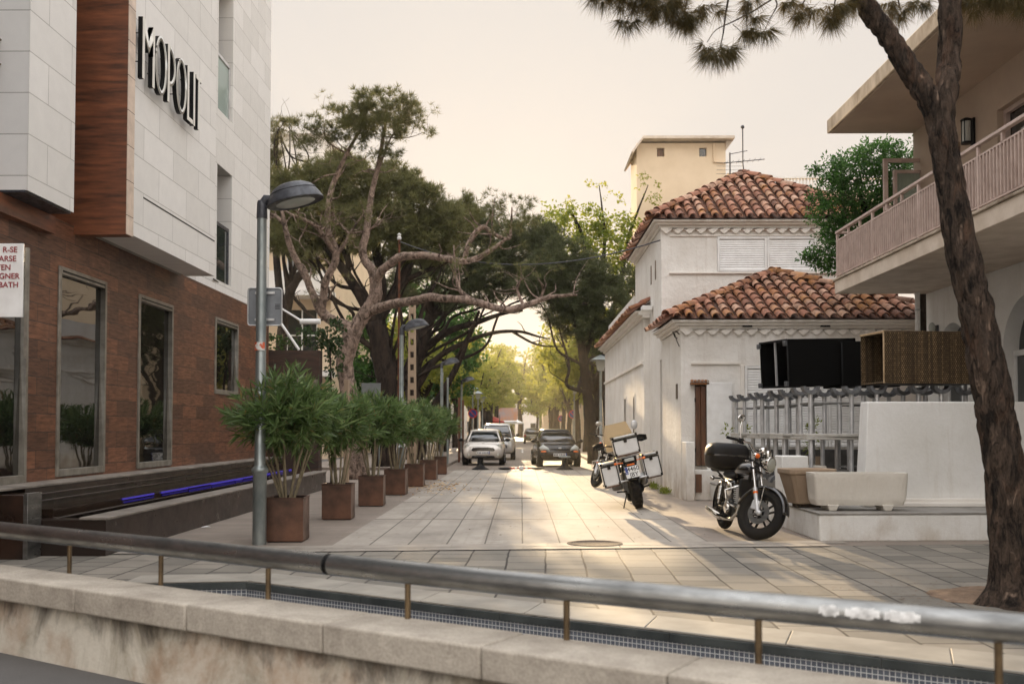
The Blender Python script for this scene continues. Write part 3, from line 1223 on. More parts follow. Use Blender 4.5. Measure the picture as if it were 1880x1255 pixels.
# white paint rubbed over old scribbles on the rail
M['scuff'] = pm('rubbed_white_paint', S(222, 221, 218), S(168, 167, 164), 0.7, vs=22, lo=0.38, hi=0.6)
for pa, pb in ((1508, 1545), (1555, 1618), (1626, 1692)):
    a, c = on_rail(pa), on_rail(pb)
    ax = (c - a).normalized()
    side = Vector((ax.y, -ax.x, 0)).normalized()
    if side.y > 0:
        side = -side
    m = MB()
    rows = []
    for t in range(7):
        p = a.lerp(c, t / 6)
        row = []
        for j in range(7):
            ph = R(-5 + 42 * j / 6) + 0.05 * math.sin(t * 2.1 + pa)
            row.append(p + side * math.cos(ph) * 0.0572 + Vector((0, 0, math.sin(ph) * 0.0572)))
        rows.append(row)
    for t in range(6):
        for j in range(6):
            if (t in (0, 5)) and (j in (0, 5)):
                continue
            m.quad(rows[t][j], rows[t + 1][j], rows[t + 1][j + 1], rows[t][j + 1])
    m.build('paint_smear', M['scuff'], hr, world=True, smooth=True)
# ---------------------------------------------------------------- hotel on the left
XF = -6.0       # lower facade plane
XO = -5.37      # overhanging storey
hotel = thing('hotel', 'modern hotel with wood look cladding below and pale panels above', 'building', (XF - 2, 14, 0))


def wall_x(mb, X, y0, y1, z0, z1, holes, T, sgn=-1):
    """wall in a plane of constant X, thickness T towards sgn*X, holes (ya,yb,za,zb)"""
    ys = sorted({y0, y1} | {h[0] for h in holes} | {h[1] for h in holes})
    ys = [y for y in ys if y0 <= y <= y1]
    xa, xb = sorted((X, X + sgn * T))
    for a, c in zip(ys[:-1], ys[1:]):
        cuts = sorted([(h[2], h[3]) for h in holes if h[0] <= a and h[1] >= c])
        z = z0
        for (p, r) in cuts:
            if p > z:
                mb.box(xa, xb, a, c, z, p)
            z = max(z, r)
        if z < z1:
            mb.box(xa, xb, a, c, z, z1)


def wall_y(mb, Y, x0, x1, z0, z1, holes, T, sgn=1):
    xs = sorted({x0, x1} | {h[0] for h in holes} | {h[1] for h in holes})
    xs = [x for x in xs if x0 <= x <= x1]
    ya, yb = sorted((Y, Y + sgn * T))
    for a, c in zip(xs[:-1], xs[1:]):
        cuts = sorted([(h[2], h[3]) for h in holes if h[0] <= a and h[1] >= c])
        z = z0
        for (p, r) in cuts:
            if p > z:
                mb.box(a, c, ya, yb, z, p)
            z = max(z, r)
        if z < z1:
            mb.box(a, c, ya, yb, z, z1)


wins = [(10.35, 11.98, 0.78, 3.5), (12.8, 14.25, 0.81, 3.5), (15.5, 17.0, 0.81, 3.5), (19.4, 20.95, 2.12, 3.58)]
m = MB()
wall_x(m, XF, 2.0, 23.55, 0.0, 4.13, wins, 0.35)
m.build('clad_wall', M['cladding'], hotel, world=True, smooth=False)
for (ya, yb, za, zb) in wins:
    fr = MB()
    wd = 0.08
    fr.box(XF - 0.09, XF + 0.025, ya - 0.02, ya + wd * .6, za - .02, zb + .02)
    fr.box(XF - 0.09, XF + 0.025, yb - wd * .6, yb + 0.02, za - .02, zb + .02)
    fr.box(XF - 0.09, XF + 0.025, ya + wd * .6, yb - wd * .6, zb - wd, zb + .02)
    fr.box(XF - 0.09, XF + 0.025, ya + wd * .6, yb - wd * .6, za - .02, za + wd * .9)
    w_ = fr.build('window', M['frame'], hotel, world=True, bevel=0.006)
    p = MB()
    p.box(XF - 0.06, XF - 0.045, ya + wd * .6, yb - wd * .6, za + wd * .9, zb - wd)
    p.build('pane', M['pane'], w_, world=True, smooth=False)
    t = MB()
    t.box(XF - 0.09, XF + 0.032, ya + wd * .6 + .02, yb - wd * .6 - .02, zb - wd + .035, zb - wd + .055)
    t.build('glazing_bead', M['black'], w_, world=True)
# dark core so that no light passes through
m = MB()
m.box(-17, XF - 0.36, 2.0, 23.5, 0, 12.9)
m.build('core', M['black'], hotel, world=True, smooth=False)
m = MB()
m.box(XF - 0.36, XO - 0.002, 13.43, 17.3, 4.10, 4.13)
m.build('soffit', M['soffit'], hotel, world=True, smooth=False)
# overhanging pale storeys
m = MB()
wall_x(m, XO, 13.43, 17.3, 4.08, 13, [], 0.5)
m.box(XO - 0.63, XO - 0.5, 17.1, 17.3, 4.14, 13)
m.build('pale_wall', M['panel'], hotel, world=True, smooth=False)
sl_ = [(19.45, 20.45, 4.35, 6.65), (19.45, 20.45, 7.75, 10.4), (19.45, 20.45, 11.3, 12.6)]
m = MB()
wall_x(m, XF - 0.001, 17.31, 23.55, 4.14, 13, sl_, 0.75)
m.build('pale_wall', M['panel'], hotel, world=True, smooth=False)
m = MB()
m.box(XO - 0.004, XO + 0.004, 14.0, 17.28, 4.68, 4.70)
m.build('shadow_groove', M['black'], hotel, world=True)
for i, (ya, yb, za, zb) in enumerate(sl_):
    p = MB()
    p.box(XF - 0.76, XF - 0.74, ya, yb, za, zb)
    w_ = p.build('recessed_window', M['pane'], hotel, world=True, smooth=False)
    r_ = MB()
    r_.box(XF - 0.10, XF - 0.05, ya + .01, yb - .01, za + 1.12, za + 1.19)
    r_.box(XF - 0.10, XF - 0.05, ya + .01, ya + .05, za + .02, za + 1.12)
    r_.box(XF - 0.10, XF - 0.05, yb - .07, yb - .01, za + .02, za + 1.12)
    r_.build('guard_rail', M['alu'] if i else M['lamphead'], w_, world=True, bevel=0.005)
    gq = MB()
    gq.box(XF - 0.08, XF - 0.07, ya + .05, yb - .07, za + .04, za + 1.12)
    gq.build('guard_glass', M['balglass'] if i else M['pane2'], w_, world=True)
# brown portal slab, its cream edge
m = MB()
m.box(-6.6, -5.301, 13.22, 13.42, 4.01, 13)
m.build('portal_panel', M['portal'], hotel, world=True, smooth=False)
m = MB()
m.box(-5.30, -5.29, 13.22, 13.45, 4.02, 13)
m.build('portal_edge', M['strip'], hotel, world=True, smooth=False)
m = MB()
m.box(-6.36, -5.88, 4.0, 12.45, 3.86, 4.08)
m.build('fascia', M['portal'], hotel, world=True, smooth=False)
# pale projecting bay
m = MB()
m.box(-9.0, -5.603, 11.15, 12.3, 4.11, 13)
m.build('bay', M['panelx'], hotel, world=True, smooth=False)
m = MB()
m.box(-5.602, -5.59, 11.145, 12.305, 4.105, 13)
m.build('bay_side', M['panel'], hotel, world=True, smooth=False)
m = MB()
m.box(-9.0, -5.62, 11.14, 12.29, 4.085, 4.109)
m.build('bay_drip', M['lamphead'], hotel, world=True)
for z in (5.55, 5.83):
    m = MB()
    m.cyl((-5.93, 11.15, z), (-5.93, 10.95, z), 0.012, n=8)
    m.box(-6.02, -5.84, 10.92, 10.96, z - 0.03, z + 0.03)
    m.build('spot_bracket', M['brass'], hotel, world=True)
m = MB()
m.cyl((-5.96, 11.15, 4.32), (-5.96, 11.0, 4.32), 0.012, n=8)
m.ellipsoid((-5.96, 10.98, 4.32), (0.05, 0.04, 0.035), 10, 6)
m.build('spot_bracket', M['brass'], hotel, world=True)

# ---- raised letters on the pale wall
sign = thing('wall_lettering', 'tall raised letters MOPOLIT with pale faces and black sides on the pale wall', 'sign', (XO, 13.95, 6.3), group=None)


def stroke_poly(pts, closed=False):
    return pts


def letter(ch, y, wd, z0, ht, th=0.062):
    """returns list of polygons (y,z)"""
    a, b2 = y, y + wd
    T = th
    top = z0 + ht
    P = []
    if ch == 'M':
        P.append([(a, z0), (a + T, z0), (a + T, top), (a, top)])
        P.append([(b2 - T, z0), (b2, z0), (b2, top), (b2 - T, top)])
        c = (a + b2) / 2
        P.append([(a + T, top), (a + T, top - .20), (c, z0 + ht * .50), (c, z0 + ht * .66)])
        P.append([(b2 - T, top), (c, z0 + ht * .66), (c, z0 + ht * .50), (b2 - T, top - .20)])
    elif ch == 'O':
        n = 28
        for i in range(n):
            t0, t1 = 2 * math.pi * i / n, 2 * math.pi * (i + 1) / n
            cy, cz = (a + b2) / 2, z0 + ht / 2
            ro, zo, ri, zi = wd / 2, ht / 2, wd / 2 - T, ht / 2 - T
            P.append([(cy + ro * math.cos(t0), cz + zo * math.sin(t0)), (cy + ro * math.cos(t1), cz + zo * math.sin(t1)),
                      (cy + ri * math.cos(t1), cz + zi * math.sin(t1)), (cy + ri * math.cos(t0), cz + zi * math.sin(t0))])
    elif ch == 'P':
        P.append([(a, z0), (a + T, z0), (a + T, top), (a, top)])
        n = 14
        cy, cz = a + T, top - ht * .35
        ro, zo, ri, zi = wd - T, ht * .35, wd - 2 * T, ht * .35 - T
        for i in range(n):
            t0, t1 = -math.pi / 2 + math.pi * i / n, -math.pi / 2 + math.pi * (i + 1) / n
            P.append([(cy + ro * math.cos(t0), cz + zo * math.sin(t0)), (cy + ro * math.cos(t1), cz + zo * math.sin(t1)),
                      (cy + ri * math.cos(t1), cz + zi * math.sin(t1)), (cy + ri * math.cos(t0), cz + zi * math.sin(t0))])
    elif ch == 'L':
        P.append([(a, z0), (a + T, z0), (a + T, top), (a, top)])
        P.append([(a + T, z0), (b2, z0), (b2, z0 + T), (a + T, z0 + T)])
    elif ch == 'I':
        P.append([(a, z0), (a + T, z0), (a + T, top), (a, top)])
    elif ch == 'T':
        c = (a + b2) / 2
        P.append([(a, top - T), (b2, top - T), (b2, top), (a, top)])
        P.append([(c - T * .5, z0), (c + T * .5, z0), (c + T * .5, top - T), (c - T * .5, top - T)])
    return P


ly = 13.58
M['letterface'] = pm('letter_face_cream', S(232, 230, 222), S(220, 217, 208), 0.4, vs=9)
for ch, wd in (('M', 0.44), ('O', 0.46), ('P', 0.33), ('O', 0.46), ('L', 0.25), ('I', 0.08), ('T', 0.27)):
    polys = letter(ch, ly, wd, 6.26, 0.86)
    bk = MB()
    fc = MB()
    for p in polys:
        bk.prism(p, XO + 0.06, XO + 0.125, 'x')
        fc.prism(p, XO + 0.1252, XO + 0.135, 'x')
    for zz in (6.5, 6.9):
        bk.cyl((XO - 0.01, ly + 0.03, zz), (XO + 0.06, ly + 0.03, zz), 0.008, n=6)
    L_ = bk.build('letter', M['black'], sign, world=True)
    fc.build('letter_face', M['letterface'], L_, world=True)
    ly += wd + 0.04

# ---- hanging notice board cut by the left edge of the view
zt, zb = at(0, 447, 8.5).z, at(0, 582, 8.5).z
xr = at(42, 500, 8.5).x
nb = thing('notice_board', 'white bathing notice board with dark red capitals at the left edge', 'sign', (xr - 0.4, 8.5, zb))
m = MB()
m.box(xr - 0.86, xr, 8.5, 8.52, zb, zt)
m.build('board', M['whitemetal'], nb, world=True, bevel=0.004)
m = MB()
m.box(xr + 0.002, xr + 0.03, 8.53, 8.56, zb - 0.35, zt - 0.03)
m.box(xr - 0.86, xr - 0.82, 8.521, 8.56, 0.0, zt)
m.build('support_frame', M['frame'], nb, world=True)
for (tx, px, py) in (('R-SE', 32, 458.5), ('ARSE', 30, 475), ('TEN', 20, 491), ('IGNER', 36, 507), ('BATH', 34, 523)):
    p = at(px, py, 8.497)
    lettering(tx, 0.068, Matrix.Translation(p - nb.location) @ Matrix.Rotation(R(90), 4, 'X'), M['textred'], nb, 'lettering', 'RIGHT', 0.002, 0.0006)
m = MB()
m.cyl((xr - 0.84, 8.54, 0.0), (xr - 0.84, 8.54, zb + .05), 0.02, n=10)
m.build('post', M['frame'], nb, world=True)

# ---- stepped water feature along the hotel
wf = thing('water_feature', 'long dark stone water trough with a violet light strip under the hotel windows', 'fountain', (-5.3, 13, 0))
m = MB()
m.box(-4.85, -4.59, 11.0, 23.4, 0, 0.40)
m.box(-5.99, -4.85, 11.0, 11.25, 0, 0.40)
m.build('trough_wall', M['darkstone'], wf, world=True, smooth=False)
m = MB()
m.box(-4.88, -4.565, 10.98, 23.42, 0.401, 0.43)
m.build('trough_coping', M['ledge'], wf, world=True, bevel=0.006)
m = MB()
m.box(-5.998, -5.62, 11.26, 23.45, 0.0, 0.73)
m.build('back_step', M['darkstone'], wf, world=True, smooth=False)
m = MB()
m.box(-5.998, -5.60, 9.0, 23.46, 0.731, 0.76)
m.build('back_ledge', M['ledge'], wf, world=True, bevel=0.005)
m = MB()
m.box(-5.619, -5.3, 11.26, 23.4, 0.0, 0.50)
m.build('cascade_step', M['wetstone'], wf, world=True, smooth=False)
for x_, z_ in ((-5.61, 0.66), (-5.615, 0.58), (-5.29, 0.40)):
    m = MB()
    m.box(x_ - .012, x_ + .03, 11.27, 23.38, z_ - .02, z_)
    m.build('spill_edge', M['wetstone'], wf, world=True, bevel=.005)
m = MB()
m.box(-5.285, -5.10, 11.26, 23.38, 0.0, 0.335)
m.build('cascade_step', M['wetstone'], wf, world=True, smooth=False)
q = NT('rippling_water')
q.base(S(26, 22, 20))
q.set(Roughness=0.04, IOR=1.33, Specular_IOR_Level=0.6)
q.l(q.bump(q.noise(q.coords((1, 0.6, 1)), 9, 3, 0.5), 0.35, 0.03), q.p.inputs['Normal'])
M['water'] = q.m
m = MB()
m.box(-5.099, -4.86, 11.26, 23.4, 0.02, 0.27)
m.build('water', M['water'], wf, world=True, smooth=False)
q = NT('violet_light_strip')
q.base(S(60, 50, 160))
q.set(Emission_Color=(0.10, 0.07, 0.8, 1), Emission_Strength=0.10)
M['violet'] = q.m
m = MB()
glow = MB()
rg = random.Random(5)
y = 13.2
while y < 22.8:
    L = rg.uniform(0.5, 1.5)
    m.box(-5.298, -5.282, y, min(22.9, y + L), 0.463 + rg.uniform(-.012, .008), 0.487)
    glow.box(-5.298, -5.286, y + .05, min(22.9, y + L), 0.405 + rg.uniform(-.003, .02), 0.445)
    y += L + rg.choice((.03, .03, .3))
m.build('light_strip', M['violet'], wf, world=True)
q = NT('violet_glow_on_water')  # emission stands in for the strip's violet glow on the falling water
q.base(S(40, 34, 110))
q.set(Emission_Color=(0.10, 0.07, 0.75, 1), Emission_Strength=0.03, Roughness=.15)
glow.build('painted_glow', q.m, wf, world=True)
bl = MB()
bl.box(-7.0, -5.35, 10.7, 10.99, 0, 0.70)
st = thing('stone_block', 'low dark polished stone block at the near end of the water trough', 'stone block', (-6, 10.85, 0))
bl.build('block', pm('polished_brown_stone', S(58, 42, 34), S(34, 26, 22), 0.15, vs=3), st, world=True, bevel=0.01)
bl = MB()
bl.box(-5.349, -5.30, 10.68, 10.99, 0, 0.715)
bl.build('edge_panel', M['steel'], st, world=True, bevel=0.004)

# ---- dark plank clad wall beyond the hotel, cream post, ivy
pw = thing('plank_wall', 'dark weathered plank clad garden wall beyond the hotel corner', 'wall', (-5.6, 24.4, 0))
m = MB()
m.box(-7.0, -4.93, 24.2, 24.6, 0, 3.33)
m.build('wall_body', M['darkwood'], pw, world=True, smooth=False)
m = MB()
m.box(-6.4, -4.95, 24.185, 24.199, 2.35, 2.62)
m.build('pale_board', pm('bleached_board', S(150, 140, 128), S(84, 72, 62), 0.8, vs=4, stretch=(1, 1, 5)), pw, world=True)
rg2 = np.random.default_rng(11)
iv = thing('ivy', 'climbing ivy hanging over the end of the plank wall', 'ivy', (-4.7, 24.6, 2.4))
c, a = crown_pts([((-4.75, 24.7, 3.75), (.34, .3, .42)), ((-4.66, 24.7, 3.05), (.22, .2, .55)), ((-5.3, 24.5, 3.6), (.6, .25, .28)), ((-6.3, 24.5, 3.5), (.7, .25, .22))], 220, 0.10, 14, rg2)
v, f = leaves(c, 0.10, 0.07, rg2, a, 0.7, 0.8, 0.5)
np_mesh('foliage', v, f, M['ivy'], iv, world=True)
m = MB()
limb(m, [(-4.7, 24.62, 0, .03), (-4.68, 24.64, 1.2, .03), (-4.72, 24.66, 2.4, .025), (-4.76, 24.66, 3.6, .015)], 7)
m.build('stem', M['bark_dark'], iv, world=True)
m = MB()
m.box(-4.66, -4.54, 26.1, 26.3, 0, 2.7)
cpn = m.build('rendered_post', M['stonebrown'], None, bevel=0.01)
tag(cpn, 'slim beige rendered post beside the ivy', 'post')
# white awning arms between the hotel corner and the tree
aw = thing('awning_arm', 'folded white awning arms sticking out past the hotel corner', 'awning', at(520, 595, 21.5))
m = MB()
m.tube([at(500, 556, 21.5), at(552, 588, 21.5)], 0.022, 8)
m.tube([at(551, 590, 21.5), at(588, 590, 21.5)], 0.06, 10)
m.build('arm', M['whitemetal'], aw, world=True)
m = MB()
m.tube([at(512, 588, 21.5), at(549, 642, 21.5)], 0.03, 8)
m.build('strut', M['whitemetal'], aw, world=True)
# cable along the hotel
m = MB()
p0, p1 = at(392, 512, 19.2), at(456, 553, 22.8)
m.tube([p0, p0.lerp(p1, .35) + Vector((0, 0, -.02)), p0.lerp(p1, .7) + Vector((0, 0, -.16)), p1], 0.014, 6)
tag(m.build('facade_cable', M['black']), 'thin dark cable sagging along the hotel wall', 'cable')

# ---------------------------------------------------------------- lamp posts
def lamp(loc, label, collar=True, near=True):
    t = thing('street_lamp', label, 'street lamp', loc, 0, 'street lamps with hooded heads on grey poles')
    m = MB()
    m.lathe([(0.083, 0), (0.083, 0.86), (0.098, 0.88), (0.106, 0.905), (0.098, 0.93), (0.078, 0.95), (0.066, 0.97), (0.058, 4.02)], 28)
    m.build('pole', M['galv'], t)
    m = MB()
    m.lathe([(0.066, 3.98), (0.066, 4.0), (0.06, 4.17), (0.052, 4.20), (0.0, 4.21)], 20)
    m.tube([(0.0, 0, 4.15), (0.05, 0, 4.22), (0.2, 0, 4.22)], [0.055, 0.06, 0.045], 14)
    m.build('elbow', M['lamphead'], t)
    # hooded head, tipped slightly up towards the lane
    T = Matrix.Translation((0.40, 0.0, 4.23)) @ Matrix.Rotation(R(-13), 4, 'Y') @ Matrix.Diagonal((1.0, 0.82, 1.0, 1))
    m = MB()
    m.lathe([(0.345, -0.055), (0.352, -0.05), (0.345, -0.03), (0.30, 0.055), (0.285, 0.075), (0.288, 0.085), (0.245, 0.135), (0.17, 0.175), (0.08, 0.195), (0.0, 0.20)], 40, T)
    m.lathe([(0.345, -0.055), (0.30, -0.035), (0.29, 0.0)], 40, T, cap=False)
    h = m.build('lamp_head', M['lamphead'], t, autosm=30)
    m = MB()
    m.lathe([(0.292, -0.038), (0.22, -0.062), (0.12, -0.078), (0.0, -0.083)], 36, T)
    m.build('lens', M['lamplens'], h)
    return t


pl = gnd(476, 1000)
L1 = lamp((pl.x, pl.y, 0), 'large near grey street lamp with a charcoal hooded head in front of the planters')
xs_ = pl.x - 0.07
# stickers on pole + back of a traffic plate
m = MB()
for a0, col_ in ((0, 'w'),):
    rows = []
    for i in range(9):
        an = R(-150 + i * 14)
        rows.append((math.cos(an) * 0.0755, math.sin(an) * 0.0755))
    for i in range(8):
        m.add([(rows[i][0], rows[i][1], 2.36), (rows[i + 1][0], rows[i + 1][1], 2.36), (rows[i + 1][0], rows[i + 1][1], 2.46), (rows[i][0], rows[i][1], 2.46)], [(0, 1, 2, 3)])
M['sticker'] = pm('torn_sticker', S(206, 206, 200), S(196, 92, 60), 0.5, vs=12, lo=0.45, hi=0.5)
m.build('sticker', M['sticker'], L1)
sp_ = thing('traffic_plate', 'back of a grey square traffic plate clamped to the near lamp post', 'sign', (pl.x, pl.y + 0.1, 2.68))
m = MB()
n = 5
poly = []
for cx, cz, a0 in ((.175, .195, 0), (-.175, .195, 90), (-.175, -.195, 180), (.175, -.195, 270)):
    for i in range(n):
        an = R(a0 + 90 * i / (n - 1))
        poly.append((cx + .035 * math.cos(an) + .02, cz + .035 * math.sin(an) + .23))
m.prism(poly, 0.0, 0.004, 'y')
m.build('plate', pm('grey_plate_back', S(128, 132, 136), S(112, 116, 120), 0.5, 0.3, vs=5), sp_)
m = MB()
for i in range(len(poly)):
    a_, b_ = poly[i], poly[(i + 1) % len(poly)]
    m.tube([(a_[0], -0.006, a_[1]), (b_[0], -0.006, b_[1])], 0.008, 6)
m.build('rim', M['alu'], sp_)
for z in (.07, .40):
    m = MB()
    m.box(-0.1, 0.14, -0.022, -0.001, z - .014, z + .014)
    m.build('clamp', M['alu'], sp_)
m = MB()
for i in range(4):
    m.box(0.145, 0.205, -0.0025, -0.0005, 0.2 + i * .018, 0.209 + i * .018)
m.build('maker_mark', M['lamphead'], sp_)

LAMPS = [((-3.28, 27.2), 'second grey street lamp with hooded head, behind the fourth planter'),
         ((-3.36, 42.0), 'third hooded street lamp, in the shade of the pines'),
         ((-3.42, 57.0), 'fourth hooded street lamp, farthest of the hooded lamps')]
for (x, y), lb in LAMPS:
    r_ = dup(L1, lb, (x, y, 0))
    for ch in list(r_.children):
        if ch.name.startswith('sticker'):
            bpy.data.objects.remove(ch)

# ---------------------------------------------------------------- copper planters with oleanders
PT = [(522, 998, 12.35), (617, 955, 15.4), (680, 931, 18.1), (725, 910, 21.2), (760, 895, 24.3), (786, 882, 27.6), (806, 872, 31.0)]
NAMES = ['nearest', 'second', 'third', 'fourth', 'fifth', 'sixth', 'seventh']


def planter(loc, rz, label):
    t = thing('planter', label, 'planter', loc, rz, 'square copper planters in a row')
    m = MB()
    w2, h2 = 0.225, 0.54
    m.box(-w2, w2, -w2, -w2 + .012, 0.012, h2)
    m.box(-w2, w2, w2 - .012, w2, 0.012, h2)
    m.box(-w2, -w2 + .012, -w2 + .012, w2 - .012, 0.012, h2)
    m.box(w2 - .012, w2, -w2 + .012, w2 - .012, 0.012, h2)
    m.box(-w2 + .012, w2 - .012, -w2 + .012, w2 - .012, 0.012, 0.03)
    m.build('box', M['copper'], t, bevel=0.004)
    m = MB()
    for sx in (-1, 1):
        m.box(sx * w2 - .009, sx * w2 + .009, -w2 - .009, w2 + .009, h2 + .0005, h2 + .012)
    for sy in (-1, 1):
        m.box(-w2 + .0095, w2 - .0095, sy * w2 - .009, sy * w2 + .009, h2 + .0005, h2 + .012)
    m.build('rim', M['copper'], t, bevel=0.003)
    m = MB()
    m.box(-w2 + .02, w2 - .02, -w2 + .02, w2 - .02, 0, 0.012)
    m.build('base', M['black'], t)
    m = MB()
    m.box(-w2 + .0125, w2 - .0125, -w2 + .0125, w2 - .0125, 0.44, 0.49)
    m.build('soil', M['soil'], t)
    return t


def oleander(seed, loc, label, rx=0.70, zc=1.12, rz_=0.52, nleaf=1.0):
    rg = np.random.default_rng(seed)
    rr = random.Random(seed)
    t = thing('oleander', label, 'shrub', loc, 0, 'oleander shrubs in the copper planters')
    m = MB()
    tips = []
    for i in range(10):
        a = 2 * math.pi * i / 10 + rr.uniform(-.3, .3)
        r0 = rr.uniform(0.02, 0.10)
        r1 = rr.uniform(0.25, 0.9) * rx * 0.75
        z1 = rr.uniform(0.85, 1.25)
        p = [(r0 * math.cos(a), r0 * math.sin(a), -0.02, .016), (r0 * 1.2 * math.cos(a) + r1 * .35 * math.cos(a), r1 * .35 * math.sin(a) + r0 * math.sin(a), z1 * .48, .014), (r1 * math.cos(a), r1 * math.sin(a), z1, .008)]
        limb(m, p, 7, 4, 0.05, rr)
        tips.append(p[-1])
    m.build('stems', M['stem'], t)
    # shoots: whorls of narrow leaves along short twigs
    k = int(230 * nleaf)
    d = nrm(rg.normal(size=(k, 3)))
    rad = 0.25 + 0.75 * rg.random((k, 1)) ** 0.5
    lump = 1 + 0.16 * np.sin(d[:, :1] * 5 + seed) + 0.12 * np.sin(d[:, 1:2] * 7 + 1.3 * seed)
    cen = d * rad * lump * np.array([rx, rx, rz_]) + np.array([0, 0, zc])
    ax = nrm(d * 0.8 + np.array([0, 0, 0.55]))
    per = 22
    tpos = rg.random((k, per, 1))
    c = cen[:, None, :] - ax[:, None, :] * 0.24 * (1 - tpos)
    A = nrm(ax[:, None, :] * (0.35 + 0.7 * tpos) + nrm(rg.normal(size=(k, per, 3))) * 0.75)
    v, f = leaves(c.reshape(-1, 3), 0.19, 0.029, rg, A.reshape(-1, 3), 1.0, 0.12, 0.12)
    np_mesh('foliage', v, f, M['oleander'], t)
    return t


for i, (px, py, Y) in enumerate(PT):
    X = at(px, py, Y).x
    fr = ['nearest copper planter, in front of the row and partly behind the near lamp post', 'second copper planter in the row, with dented front', 'third copper planter in the row', 'fourth copper planter, in front of the second street lamp',
          'fifth copper planter in the row', 'sixth copper planter, dark and green stained', 'seventh and farthest copper planter in the row'][i]
    planter((X, Y + .2, 0.008), R(random.uniform(-3, 3)), fr)
    sl2 = ['biggest oleander shrub, in the planter nearest the camera', 'oleander shrub in the second copper planter', 'oleander shrub in the third copper planter', 'oleander shrub in the fourth planter beside the second lamp',
           'oleander shrub in the fifth copper planter', 'oleander shrub in the sixth planter', 'farthest oleander shrub, in the last planter'][i]
    oleander(20 + i, (X + (-.02 if i == 0 else 0), Y + .2, 0.5), sl2, (0.74, .58, .66, .6, .7, .56, .64)[i], (1.12, 1.02, 1.10, 1.0, 1.14, 1.04, 1.08)[i], (.52, .46, .5, .44, .54, .46, .5)[i], (1.15, .95, 1.05, .75, .9, .7, .8)[i])
# ---------------------------------------------------------------- white house with barrel tile roofs
house = thing('white_house', 'white rendered house with two tiers of hipped barrel tile roofs', 'house', (5.7, 24, 0))
rt = random.Random(12)


def arc_tile(mb, base, s, e, n, L, r0, r1, lip=0.014, seg=6):
    """half round cover tile: base point, slope direction, across direction, normal"""
    vs = []
    for (t, r, z) in ((0, r0, 0.02), (L, r1, -0.012)):
        for i in range(seg + 1):
            a = math.pi * i / seg
            vs.append(base + s * t + e * (-math.cos(a) * r) + n * (math.sin(a) * r + z))
    for i in range(seg + 1):
        a = math.pi * i / seg
        vs.append(base + e * (-math.cos(a) * (r0 - lip)) + n * (math.sin(a) * (r0 - lip) + 0.02))
    k = seg + 1
    fs = [(i, i + 1, k + i + 1, k + i) for i in range(seg)] + [(i, 2 * k + i, 2 * k + i + 1, i + 1) for i in range(seg)]
    mb.add(vs, fs)


def roof_face(tl, pan, A, B, PR, PL, pitch=0.258, over=0.10):
    A, B, PR, PL = map(Vector, (A, B, PR, PL))
    e = (B - A).normalized()
    W = (B - A).length
    h = (PL - A) - e * (PL - A).dot(e)
    Hs = h.length
    s = h.normalized()
    n = e.cross(s)
    if n.z < 0:
        n = -n
    da, db = (PL - A).dot(e), (PR - A).dot(e)
    if pan is not None:
        d = n * -0.015
        pan.add([A + d, B + d, PR + d, PL + d] if (PR - PL).length > .01 else [A + d, B + d, PL + d], [(0, 1, 2, 3)] if (PR - PL).length > .01 else [(0, 1, 2)])
        # upturned channel tiles along the eave
    N = max(1, round(W / pitch))
    pt = W / N
    ex = 0.36
    for i in range(N):
        d = (i + .5) * pt
        L = Hs
        if d < da:
            L = Hs * d / da
        elif d > db:
            L = Hs * (W - d) / max(1e-6, W - db)
        t = -over
        while t < L - 0.12:
            b = A + e * (d + rt.uniform(-.010, .010)) + s * (t + rt.uniform(-.035, .03)) + n * (0.03 + rt.uniform(-.006, .010))
            tw = (e + s * rt.uniform(-.07, .07) + n * rt.uniform(-.06, .06)).normalized()
            arc_tile(tl, b, (s + e * rt.uniform(-.05, .05) + n * rt.uniform(-.02, .02)).normalized(), tw, n, min(0.43, L - t + .1), 0.090, 0.075)
            t += ex


def hip(tl, A, P, n, r=0.105):
    A, P = Vector(A), Vector(P)
    s = (P - A).normalized()
    n = (n - s * n.dot(s)).normalized()
    e = s.cross(n)
    L = (P - A).length
    t = -0.12
    while t < L - .05:
        arc_tile(tl, A + s * t + n * (0.07 + rt.uniform(-.01, .01)), s, (e + s * rt.uniform(-.03, .03)).normalized(), n, min(.44, L - t), r, r - .014, 0.016, 7)
        t += 0.36


def pyramid(parent, x0, x1, y0, y1, z, ax, ay, az, back=True, name='roof'):
    tl, pn = MB(), MB()
    c = [(x0, y0, z), (x1, y0, z), (x1, y1, z), (x0, y1, z)]
    P = (ax, ay, az)
    roof_face(tl, pn, c[0], c[1], P, P)
    roof_face(tl, pn, c[3], c[0], P, P)
    roof_face(tl, pn, c[1], c[2], P, P)
    if back:
        roof_face(tl, pn, c[2], c[3], P, P)
    up = Vector((0, 0, 1))
    for i in ((0, 1, 2, 3) if back else (0, 1)):
        hip(tl, c[i], P, up)
    tl.ellipsoid((ax, ay, az + .07), (.16, .16, .10), 10, 6)
    o = tl.build(name, M['terracotta'], parent, world=True, autosm=50)
    pn.build('pan_tiles', M['pan'], o, world=True, smooth=False)
    return o


